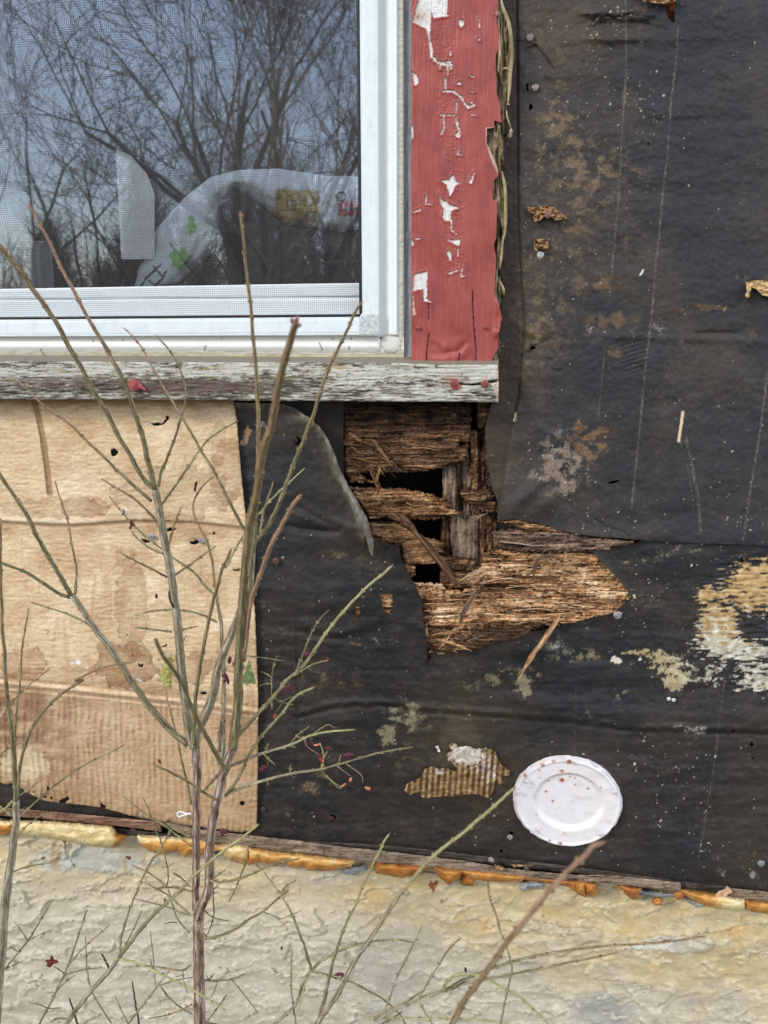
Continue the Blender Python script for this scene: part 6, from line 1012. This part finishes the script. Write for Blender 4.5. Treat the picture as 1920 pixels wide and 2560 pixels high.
# right stem's shoots
br(s1, [(F_, [(352, 580), (380, 400), (395, 200), (400, 0)]), (D, [(410, 1800), (430, 1500), (450, 1200), (480, 900), (510, 650), (560, 450), (600, 200), (640, 0)]), (B, [(670, 2000), (720, 1760), (770, 1500), (820, 1320), (870, 1160), (900, 1060)])], 80, 56, .2, .40, GN, 1, .14, .35, 2, OL)
br(s1, [(D, [(450, 1900), (470, 1700), (490, 1500), (530, 1330), (600, 1130), (680, 920), (770, 750), (850, 600), (928, 490)])], 40, 34, .24, .33, PKS, 1, .12, .2, 1)
br(s1, [(D, [(450, 1560), (490, 1250), (520, 1000), (545, 800), (550, 600), (560, 400), (570, 150), (576, 0)]), (B, [(575, 1900), (560, 1600), (545, 1350), (520, 1100), (500, 850), (470, 600), (440, 300), (420, 130)])], 46, 22, .21, .27, GN, 1, .14, .4, 2, OL)
br(s1, [(D, [(560, 870), (600, 820), (660, 740), (720, 620), (780, 480), (830, 340), (880, 200), (960, 20)]), (B, [(980, 2020), (1060, 1820), (1130, 1600), (1200, 1420), (1290, 1230), (1360, 1080), (1420, 950), (1462, 890)])], 34, 22, .215, .26, GN, 1, .14, .25, 1, OL)
br(s1, [(D, [(585, 830), (620, 620), (660, 500), (700, 372)])], 22, 13, .2, .19, OL); br(s1, [(D, [(570, 650), (680, 520), (780, 420), (880, 330), (968, 248)])], 15, 12, .18, .15, YG)
br(s1, [(F_, [(262, 690), (268, 400), (275, 100), (280, 0)]), (D, [(268, 1900), (250, 1600), (220, 1400), (180, 1100), (150, 950), (120, 850), (60, 740), (20, 660), (10, 560), (40, 470), (110, 380), (185, 312)])], 42, 13, .17, .13, GB, 1, .12, .1, 1, OL)
br(s1, [(F_, [(232, 620), (235, 480), (262, 330)])], 22, 18, .17, .168, GB, 0, 0, 0, 0)
br(s1, [(F_, [(22, 560), (20, 300), (40, 80)]), (D, [(80, 1900), (120, 1700), (160, 1480), (210, 1300), (250, 1150), (290, 1050), (330, 955)])], 36, 24, .19, .25, GN, 1, .1, .15, 1, OL)
br(s1, [(D, [(285, 1110), (350, 990), (400, 900), (455, 805)])], 20, 14, .22, .21, GN)
br(s1, [(F_, [(22, 570), (40, 450), (100, 330), (180, 130)]), (D, [(220, 1980), (290, 1800), (350, 1650), (400, 1520), (450, 1380), (500, 1300), (520, 1000)])], 82, 46, .178, .2, GB, 0, .16, .25, 0)
br(s1, [(D, [(470, 800), (400, 680), (320, 530), (250, 380), (180, 250), (80, 100), (30, 0)]), (A, [(1500, 1760), (1380, 1560), (1260, 1330), (1150, 1180), (1075, 1112)])], 28, 13, .19, .22, GN, 1, .1, .1, 1, PKS)
br(s1, [(F_, [(385, 500), (450, 420), (560, 300), (700, 150), (820, 0)]), (D, [(800, 2090), (950, 1960), (1050, 1830), (1150, 1680), (1300, 1490), (1500, 1280), (1659, 1150), (1720, 1095)])], 34, 22, .2, .17, GN, 1, .12, .1, 1, YG)
for sg, w_, c_ in (([(D, [(905, 1985), (960, 1850), (1040, 1650), (1110, 1540), (1180, 1472)])], (17, 10), GN), ([(D, [(690, 2330), (690, 2050), (720, 1900), (738, 1870)])], (14, 9), GN), ([(D, [(885, 2035), (1000, 1960), (1100, 1920), (1170, 1905)])], (13, 9), YG), ([(D, [(430, 1858), (600, 1880), (800, 1910)])], (12, 9), GN), ([(F_, [(700, 150), (780, 190), (870, 215)])], (13, 10), GN), ([(D, [(690, 2050), (640, 2020), (600, 2002)])], (7, 5), YG), ([(D, [(690, 2105), (620, 2110), (570, 2130)])], (7, 5), YG)): br(s1, sg, *w_, .19, .17, c_)
br(s1, [(F_, [(300, 990), (390, 860), (500, 640), (620, 460), (780, 280), (900, 140), (1042, 68)])], 28, 20, .19, .2, GN, 1, .1, 0, 1, YG)
br(s1, [(F_, [(340, 740), (480, 680), (620, 630), (850, 560), (1000, 490), (1150, 450), (1395, 430)])], 27, 17, .19, .18, GB, 1, .1, .1, 1, YG)
br(s1, [(F_, [(285, 1000), (450, 920), (650, 860), (850, 810), (1110, 770), (1300, 720), (1500, 660), (1659, 620), (1895, 582)])], 28, 13, .19, .17, GB, 1, .1, .1, 1, GN)
for pts, w_, c_ in (([(850, 555), (900, 490), (1008, 402)], 14, GN), ([(620, 632), (640, 590), (668, 542)], 12, GN), ([(620, 640), (670, 690), (715, 730)], 12, YG), ([(1050, 465), (1110, 420), (1175, 385), (1220, 405)], 8, YG), ([(1112, 772), (1130, 720), (1135, 640), (1110, 552)], 11, YG), ([(1140, 670), (1165, 620), (1170, 580)], 8, YG), ([(1115, 775), (1180, 850), (1290, 930)], 13, GN), ([(1185, 850), (1260, 930), (1290, 932)], 7, YG), ([(1268, 725), (1285, 640)], 8, YG), ([(1252, 745), (1370, 830)], 8, PKS), ([(1335, 725), (1460, 820), (1475, 890)], 8, PKS), ([(640, 855), (655, 912)], 12, GN), ([(975, 525), (1000, 580), (1090, 640)], 8, PKS), ([(915, 498), (985, 490)], 7, PKS), ([(845, 800), (855, 740)], 13, GN), ([(840, 815), (900, 848)], 9, GN), ([(850, 570), (890, 580)], 13, YG), ([(780, 200), (730, 270)], 6, YG), ([(770, 190), (850, 150), (910, 145)], 6, YG), ([(660, 700), (640, 760)], 6, PKS)): br(s1, [(F_, pts)], w_, w_ * .75, .185, .18, c_, 1 if w_ > 9 else 0, 0, 0, 1 if w_ > 9 else 0)
br(s1, [(F_, [(210, 1035), (130, 990), (50, 940), (0, 900)]), (E, [(1500, 810), (1350, 742)])], 28, 19, .2, .24, OL); br(s1, [(F_, [(225, 820), (150, 900), (88, 965)])], 24, 20, .19, .18, GN)
br(s1, [(H, [(140, 385), (165, 415), (260, 435), (420, 400), (540, 350), (700, 280), (918, 232)])], 27, 14, .19, .2, GN); br(s1, [(H, [(480, 235), (430, 350), (380, 480), (322, 598)])], 12, 11, .16, .14, GN)
br(s1, [(H, [(95, 920), (200, 910), (350, 850), (500, 750), (620, 680), (760, 560), (832, 508)])], 30, 14, .18, .19, GN)
for pts, w_ in (([(762, 558), (800, 480), (895, 418)], 12), ([(612, 690), (690, 720), (770, 750), (850, 720), (938, 682)], 9), ([(180, 415), (182, 560), (190, 700), (150, 850), (125, 890)], 13), ([(92, 650), (150, 720), (220, 750), (318, 770)], 11), ([(35, 788), (80, 850), (140, 922)], 13), ([(185, 400), (240, 360), (292, 322)], 10), ([(185, 495), (240, 440), (292, 406)], 9), ([(550, 280), (600, 320)], 10), ([(98, 1280), (200, 1285), (350, 1270), (440, 1232)], 20), ([(342, 1270), (430, 1380), (510, 1480), (568, 1562)], 10), ([(215, 1298), (200, 1360), (167, 1418)], 9), ([(298, 1408), (220, 1520), (138, 1630)], 12), ([(88, 1628), (140, 1650), (220, 1662)], 18), ([(120, 1240), (150, 1270), (190, 1222)], 10)): br(s1, [(H, pts)], w_, w_ * .7, .17, .15, GN, 1 if w_ > 9 else 0)
for t_, pts, w_, c_ in ((G, [(1640, 710), (1560, 640), (1440, 540), (1285, 455)], 16, GN), (G, [(1659, 515), (1560, 490), (1430, 475), (1340, 490)], 22, OL), (G, [(1640, 715), (1550, 690), (1450, 650), (1300, 610), (1150, 575)], 14, GN), (G, [(1440, 470), (1390, 430), (1280, 350), (1145, 290)], 16, GN), (G, [(1440, 465), (1455, 370), (1430, 230), (1390, 80), (1350, 0), (1310, -130), (1240, -290)], 14, GN), (G, [(1640, 870), (1540, 760), (1500, 650), (1455, 500)], 14, GN), (E, [(1659, 1440), (1420, 1260), (1290, 1180), (1180, 1100), (1070, 1012)], 15, GN), (E, [(1650, 1362), (1470, 1270), (1330, 1202)], 18, GN), (G, [(1650, 1150), (1580, 1195), (1480, 1185), (1330, 1160), (1180, 1150)], 15, OL), (G, [(1580, 1200), (1590, 1300), (1620, 1385)], 9, GN), (G, [(1590, 1235), (1520, 1250)], 9, GN), (G, [(1659, 1490), (1560, 1540), (1450, 1580), (1290, 1612)], 14, OL), (G, [(1530, 785), (1480, 780), (1420, 795)], 9, DKB), (G, [(1500, 355), (1570, 400), (1640, 470)], 14, GN), (G, [(1395, 305), (1440, 300), (1500, 270)], 8, GN)): br(s1, [(t_, pts)], w_, w_ * .75, .18, .16, c_, 1 if w_ > 9 else 0)
# pods and the two last leaves
def pod(root, t, x, y, size, col, lobes=2, d=.18, seed=0, label=None):
    (px, py), = q(t, (x, y)); c = w1(px, py, d); k = size / Z * pxm(px, py, d) * .5; mb = MB(); rg = random.Random(seed + int(px * 7 + py)); n = lobes
    for i in range(n):
        a = rg.uniform(0, 6.28) if n > 1 else rg.uniform(1.2, 1.9); up = np.array((math.cos(a), -.3 * rg.random(), math.sin(a))); up /= np.linalg.norm(up); s_ = np.cross(up, (0, 1, 0)); s_ /= np.linalg.norm(s_); o_ = np.cross(up, s_)
        mb.ell(c + up * k * (.55 if n > 1 else 0), np.stack([s_ * k * .36, o_ * k * .3, up * k * .85]), S(*col) * rg.uniform(.8, 1.25), 8, 6)
    o = mb.build('seed_pod', M['pod'], root)
    if label: o['label'] = label
PU, BKK, RE, OG = (84, 40, 54), (46, 28, 30), (140, 46, 46), (186, 124, 88)
for t_, x, y, sz, cl, nl in ((C_, 1135, 735, 62, PU, 5), (C_, 1075, 622, 48, (92, 92, 108), 2), (C_, 1352, 1350, 66, BKK, 1), (C_, 1430, 1780, 44, BKK, 2), (C_, 1146, 1856, 44, RE, 1), (C_, 1222, 1958, 60, BKK, 2), (D, 30, 400, 70, BKK, 2), (D, 325, 1900, 96, PU, 1), (D, 305, 2055, 84, PU, 4), (D, 1010, 1830, 84, PU, 4), (D, 1180, 1905, 50, RE, 2), (F_, 625, 780, 76, PU, 4), (F_, 1030, 530, 60, PU, 3), (F_, 1105, 672, 72, RE, 2), (F_, 1180, 580, 62, PU, 3), (F_, 1085, 562, 52, OG, 2), (F_, 1345, 638, 84, PU, 4), (F_, 1245, 415, 50, PU, 2), (F_, 838, 85, 90, PU, 4), (F_, 715, 315, 70, (166, 88, 62), 1), (F_, 1310, 912, 54, OG, 2), (F_, 1370, 862, 72, OG, 1), (F_, 1500, 930, 70, OG, 2), (F_, 250, 1295, 90, PU, 3), (F_, 200, 1490, 90, BKK, 2), (H, 50, 465, 56, PU, 3), (G, 1120, 232, 58, (120, 44, 40), 2), (G, 1428, 600, 80, PU, 1), (E, 1378, 702, 66, RE, 1), (E, 1150, 1298, 40, PU, 2)): pod(s1, t_, x, y, sz, cl, nl, .215 if t_ == D and x < 400 else .19)
pod(s1, H, 84, 468, 36, (226, 52, 34), 1, .2, 3, 'bright orange red seed'); pod(s1, C_, 1160, 1870, 10, RE, 1)
def leaf(root, t, pts, d, st, label):
    o = sheet('leaf', q(t, *pts), d, M['leaf'], lambda X, Y, sd, h: mixc(pal(.55 + .35 * fbm(X / 12, Y / 12, 3, 3), st), .5 * specks(X, Y, 9, .15, .6, 1.8, 5), S(150, 104, 48)), lambda X, Y, sd: .004 * np.sin((X - X.min()) / (np.ptp(X) + .1) * 3.1) + .001 * fbm(X / 10, Y / 10, 3, 2), .0004, 1.2, .2, 8, (), root); o['label'] = label
leaf(s1, C_, [(1480, 1840), (1445, 1880), (1400, 1950), (1382, 2030), (1395, 2090), (1440, 2130), (1475, 2155), (1488, 2080), (1492, 1980), (1495, 1900)], .185, [(0, (136, 138, 62)), (.6, (164, 158, 92)), (1, (206, 204, 136))], 'yellow green drying leaf')
leaf(s1, D, [(495, 1890), (470, 1960), (440, 2050), (425, 2140), (450, 2100), (480, 2125), (500, 2100), (545, 2112), (550, 2080), (525, 2000)], .18, [(0, (98, 122, 66)), (.6, (114, 132, 82)), (1, (172, 186, 128))], 'folded green leaf')

# --- thin-stemmed shrub at the left edge
s2_ = shrub(0, 2480, .27, 'slim shrub of upright green stems at the far left edge'); 
br(s2_, [(G, [(-60, 1900), (-25, 1500), (0, 1180), (30, 800), (60, 500), (90, 300)]), (E, [(120, 1380), (138, 1180), (140, 1040)])], 88, 58, .26, .26, GB, 0, .14, .15, 0); trunk_to_ground(s2_, -17.4, 2629, .26, 88, GB)
br(s2_, [(E, [(140, 1050), (130, 800), (115, 600), (95, 400), (70, 200), (50, 0)]), (C_, [(40, 1900), (20, 1600), (10, 1300), (5, 1000), (8, 692)])], 46, 18, .26, .30, GN, 1, .12, .1, 1, OL)
br(s2_, [(E, [(145, 1000), (180, 720), (230, 520), (330, 330), (450, 190), (600, 70), (720, 0)]), (C_, [(650, 2080), (800, 2000), (950, 1950), (1160, 1912)])], 30, 17, .26, .3, GN, 1, .1, .1, 1, OL)
for t_, pts, w_, c_ in ((E, [(132, 700), (130, 480), (150, 200), (175, 0), (190, -260), (220, -455), (250, -610)], 20, GN), (E, [(-60, 480), (0, 345), (100, 200), (220, 70), (330, -20), (425, -95)], 15, GN), (E, [(160, 1195), (300, 1060), (500, 890), (700, 750), (900, 650), (1070, 562)], 17, GN), (E, [(105, 1050), (60, 1095), (0, 1140), (-60, 1180)], 19, YG), (E, [(100, 1175), (40, 1120), (-30, 1075)], 24, GN), (E, [(165, 1000), (280, 920), (372, 852)], 11, GN), (E, [(130, 1380), (200, 1290), (280, 1220), (372, 1160)], 12, GN), (E, [(105, 1660), (250, 1610), (438, 1580)], 15, GN), (G, [(-40, 1275), (60, 1160), (240, 940), (310, 830), (380, 710), (450, 600)], 15, GN), (G, [(240, 940), (340, 890), (430, 857)], 10, GN), (G, [(238, 932), (180, 850), (130, 790)], 9, GN), (G, [(20, 1190), (120, 1150), (190, 1117)], 9, GN), (G, [(160, 1035), (100, 1000)], 8, GN), (E, [(0, 640), (85, 580)], 14, GN)): br(s2_, [(t_, pts)], w_, w_ * .7, .25, .24, c_)
# --- low shrub in the lower left
s3 = shrub(80, 2560, .24, 'low twiggy shrub with a long grey-green cane, lower left before the foundation')
br(s3, [(G, [(480, 1800), (600, 1620), (700, 1480), (800, 1360), (950, 1190), (1035, 1075)])], 42, 36, .28, .29, GB, 0, .08, .1, 0); trunk_to_ground(s3, 138.9, 2600.8, .28, 42, GB)
br(s3, [(G, [(1030, 1080), (1100, 990), (1200, 860), (1350, 690), (1500, 560), (1659, 390)]), (F_, [(100, 1620), (200, 1530), (380, 1400), (480, 1325), (568, 1252)])], 34, 17, .29, .28, GN, 1, .1, 0, 1, YG)
br(s3, [(G, [(1040, 1060), (1050, 900), (1110, 700), (1170, 540), (1280, 300), (1400, 120), (1505, -60)])], 20, 12, .29, .28, GN); br(s3, [(G, [(1050, 1050), (1140, 870), (1222, 690)])], 14, 11, .29, .26, GN)
br(s3, [(G, [(1035, 1090), (1200, 1140), (1400, 1230), (1659, 1360)]), (H, [(130, 1440), (280, 1530)])], 22, 16, .29, .34, YG)
for pts, w_, c_ in (([(950, 1190), (920, 1130), (882, 1058)], 20, DKB), ([(615, 1615), (500, 1612), (438, 1642)], 17, GB), ([(300, 1800), (340, 1659), (420, 1510), (490, 1370), (560, 1220), (600, 1120), (660, 950), (750, 680)], 18, GN), ([(595, 1145), (740, 980), (850, 890), (942, 805)], 13, OL), ([(560, 1230), (700, 1195), (840, 1175)], 10, GN), ([(558, 1222), (510, 1190), (470, 1160)], 11, GN), ([(505, 1360), (560, 1300), (640, 1242)], 10, GN), ([(525, 1520), (420, 1522), (330, 1490), (252, 1475)], 11, GN), ([(480, 1390), (410, 1382)], 8, GN), ([(960, 1650), (850, 1480), (790, 1370), (760, 1240), (745, 1080), (741, 915)], 13, GN), ([(1110, 1660), (1050, 1540), (1000, 1430)], 11, GN), ([(1345, 1330), (1320, 1050), (1300, 862)], 11, GN), ([(1330, 1200), (1295, 1100)], 11, GN), ([(1090, 1680), (1250, 1480), (1370, 1320), (1465, 1200)], 16, GN), ([(1370, 1330), (1520, 1280), (1659, 1256)], 11, GN), ([(1390, 1340), (1470, 1440), (1580, 1530), (1659, 1572)], 13, GN), ([(1470, 1440), (1380, 1460)], 8, OL)): br(s3, [(G, pts)], w_, w_ * .72, .24, .22, c_, 1 if w_ > 9 else 0)
for t_, x, y, sz, cl, nl in ((G, 455, 1122, 92, (104, 40, 40), 5), (H, 775, 1003, 54, BKK, 1)): pod(s3 if t_ == G else s1, t_, x, y, sz, cl, nl, .235 if t_ == G else .1)
for pts in ([(600, 1440), (640, 1560), (680, 1700)], [(1145, 1300), (1165, 1450), (1205, 1680)]): br(s3, [(G, pts[::-1])], 17, 13, .23, .22, DKB)
# --- shrub entering at the bottom right
s4 = shrub(800, 2560, .30, 'sprawling shrub of arching canes at lower right, one cane tip touching the plate')
br(s4, [(H, [(640, 1800), (720, 1659), (870, 1520), (920, 1430), (950, 1330), (1000, 1230), (1042, 1190)])], 26, 28, .24, .24, GB, 1, .08, 0, 0); trunk_to_ground(s4, 665, 2600.8, .24, 26, GB)
br(s4, [(H, [(1040, 1190), (1120, 1110), (1250, 1040), (1400, 980), (1550, 945), (1659, 935)]), (I, [(120, 930), (248, 955)])], 27, 15, .24, .24, GN); br(s4, [(H, [(1042, 1195), (1030, 1180), (970, 980), (920, 860), (870, 720), (790, 580), (700, 450), (632, 362)])], 24, 16, .24, .25, GN, 1, .1, 0, 1, YG)
br(s4, [(H, [(1040, 1205), (1200, 1240), (1360, 1290), (1500, 1360), (1659, 1450)]), (I, [(120, 1560), (200, 1680)])], 17, 14, .24, .26, GN); br(s4, [(H, [(915, 1540), (960, 1390), (995, 1240)])], 15, 15, .25, .24, YG, 1, 0, 0, 0); br(s4, [(H, [(900, 1690), (870, 1450), (855, 1250), (866, 1030)])], 17, 11, .24, .22, GN)
br(s4, [(H, [(1090, 1640), (1150, 1420), (1200, 1190), (1270, 950), (1330, 800), (1430, 580), (1520, 370), (1620, 160), (1659, 80)]), (I, [(42, 22)])], 31, 15, .28, .28, GN, 1, .1, 0, 1, YG)
br(s4, [(H, [(1060, 1700), (1130, 1580), (1250, 1420), (1400, 1120), (1520, 950), (1659, 740)]), (I, [(120, 560), (240, 420), (400, 230), (560, 100), (680, 10)]), ('S', [(640, 560), (720, 490), (815, 405)])], 44, 24, .30, .34, GB, 1, .1, .15, 1, YG)
br(s4, [(I, [(500, 1900), (590, 1659), (700, 1450), (850, 1250), (960, 1100), (1080, 930), (1200, 790), (1350, 600), (1500, 430), (1659, 270)]), (J, [(80, 200), (150, 120), (215, 95)])], 58, 40, .44, .50, OL, 1, .08, .12, 1, PKS)
br(s4, [(I, [(-80, 1620), (100, 1520), (300, 1450), (520, 1370), (700, 1310), (950, 1260), (1300, 1190), (1659, 1115)]), (J, [(180, 1080), (348, 1042)])], 44, 15, .28, .27, GB, 1, .1, .1, 1, GN)
br(s4, [(I, [(540, 1370), (640, 1300), (780, 1240), (900, 1190), (1150, 1110), (1400, 1055), (1659, 1015)]), (J, [(200, 990), (500, 970), (750, 950), (1000, 920), (1105, 902)])], 28, 18, .28, .25, GN, 1, .1, .05, 1, OL)
br(s4, [(I, [(515, 1372), (545, 1290), (620, 1240), (730, 1225), (850, 1250), (1000, 1330), (1190, 1440), (1300, 1540), (1410, 1650)])], 26, 15, .28, .33, YG)
for pts, w_, c_ in (([(310, 1430), (400, 1270), (500, 1100), (590, 980), (660, 922)], 17, GN), ([(-10, 1590), (60, 1400), (120, 1240), (200, 1080), (330, 812)], 17, GB), ([(180, 1475), (250, 1430), (318, 1380)], 14, GN), ([(300, 1465), (370, 1580), (430, 1680)], 17, YG), ([(-180, 1610), (0, 1606), (300, 1610), (700, 1615), (930, 1632), (1000, 1642)], 18, YG), ([(-120, 1700), (0, 1650), (150, 1560)], 16, OL)): br(s4, [(I, pts)], w_, w_ * .75, .28, .27, c_)
pod(s4, H, 1290, 1225, 84, PU, 3, .24); pod(s4, H, 1225, 1255, 50, BKK, 3, .24); pod(s4, I, 705, 1190, 66, (40, 40, 56), 1, .2)

# ================================================================== bare trees behind the photographer, seen only as reflections
def refl(px, py, dist):
    """where the mirrored sight line of a window pixel is, dist metres out from the wall"""
    p = w1(px, py, -.004); v = p - CAM; v /= np.linalg.norm(v); v = np.array((v[0], -v[1], v[2])); return p + v * ((dist) / -v[1])
def bare_tree(label, px, dist, height, seed, lean=0., stems=3, gen=5, thick=.11, spread=.55):
    rg = random.Random(seed); g = refl(px, 600, dist); base = np.array((g[0], g[1], 0.)); root = empty('bare_tree', base, label, 'tree', 'bare trees mirrored in the window'); mt, mb = MB(), MB()
    def grow(p, d, ln, r_, k, m):
        n = 4; P = [p]; dd = np.array(d, float)
        for i in range(n):
            dd = dd + np.array([rg.gauss(0, .11) for _ in range(3)]) + np.array((0, 0, .03)); dd /= np.linalg.norm(dd); P.append(P[-1] + dd * ln / n)
        R = np.maximum(np.linspace(r_, r_ * .62, n + 1), .0032); c = S(146, 132, 118) * rg.uniform(.6, 1.25) * (.5 if k < 2 else 1); m.tube(P, R, c, 7 if k < 2 else (5 if k < 4 else 3))
        if k >= gen: return
        for j in range(rg.choice((2, 3, 3)) if k < gen - 1 else 3):
            i = rg.choice((2, 3, 4, 4)); a = np.array([rg.gauss(0, 1) for _ in range(3)]); a -= a.dot(dd) * dd; a /= np.linalg.norm(a); nd = dd + a * spread * rg.uniform(.6, 1.5); nd /= np.linalg.norm(nd)
            grow(P[i], nd, ln * rg.uniform(.6, .85), R[i] * rg.uniform(.45, .68), k + 1, mb)
    for s_ in range(stems):
        a = rg.uniform(-1, 1) * .35 + lean; grow(base + np.array((.12 * s_ - .12, rg.uniform(-.1, .1), -.05)), np.array((a, rg.uniform(-.25, .25), 1.)), height * .34, thick * rg.uniform(.7, 1), 0, mt)
    mt.build('trunk', M['bark'], root); mb.build('crown', M['bark'], root)
bare_tree('many-stemmed bare tree with dark trunks, mirrored right of the window middle', 700, 6.5, 6.2, 11, -.12, 5, 6, .10, .5)
bare_tree('slender bare tree mirrored at the left of the window', 200, 7.5, 5.0, 12, .15, 3, 6, .06)
bare_tree('tall bare tree mirrored near the right edge of the screen', 860, 8.5, 6.5, 13, .1, 4, 6, .08)
bare_tree('far bare tree mirrored behind the slender one', 40, 11, 7.0, 14, .1, 4, 5, .09)
bare_tree('far bushy tree mirrored low behind the dark trunks', 760, 13, 6.0, 15, 0, 6, 5, .10, .75)
bare_tree('far bushy tree mirrored low in the middle of the window', 440, 14, 5.5, 16, 0, 6, 5, .08, .75)
bare_tree('bushy thicket mirrored at the lower right corner of the screen', 920, 9, 3.6, 17, 0, 9, 5, .06, .85)
bare_tree('bushy thicket mirrored below the dark trunks', 640, 10, 3.2, 18, 0, 9, 5, .06, .85)
bare_tree('bushy thicket mirrored at the lower left of the screen', 260, 11, 3.0, 19, 0, 8, 5, .05, .85)
# the brushwood behind those trees reads as one mass
rg = np.random.default_rng(5); nT = 6000; nL = 15000; px_ = np.concatenate([rg.uniform(290, 1150, nT), rg.uniform(100, 430, 9000), rg.uniform(-150, 1150, 6000)]); nT += nL; dist = rg.uniform(12, 15, nT); top = np.where(np.arange(nT) < nT - nL, 2.9, np.where(np.arange(nT) < nT - 6000, 1.9, 1.6)) + .7 * np.sin(px_ / 47.0) + .6 * np.sin(px_ / 19.0 + 1)
hz_ = rg.uniform(0, 1, nT) ** .8 * top; ga3 = np.stack([refl(x, 600, d) for x, d in zip(px_, dist)]); ga3[:, 2] = hz_; dr = rg.normal(0, .45, (nT, 3)); dr[:, 2] = np.abs(dr[:, 2]) + .5; dr /= np.linalg.norm(dr, axis=1)[:, None]; sdv = np.cross(dr, (0, 1, 0)); sdv /= np.linalg.norm(sdv, axis=1)[:, None]
ln_ = rg.uniform(.25, .8, nT)[:, None]; wd = rg.uniform(.004, .014, nT)[:, None]; V = np.stack([ga3 - sdv * wd, ga3 + sdv * wd, ga3 + dr * ln_ + sdv * wd * .3, ga3 + dr * ln_ - sdv * wd * .3], 1).reshape(-1, 3)
cT = np.repeat(S(140, 124, 108)[None] * rg.uniform(.5, 1.25, nT)[:, None], 4, 0); tag(link('brushwood', V, np.arange(nT * 4, dtype=np.int32).reshape(-1, 4), M['bark'], cT), 'grey-brown tangled brushwood mirrored low in the window', 'brushwood', kind='stuff')
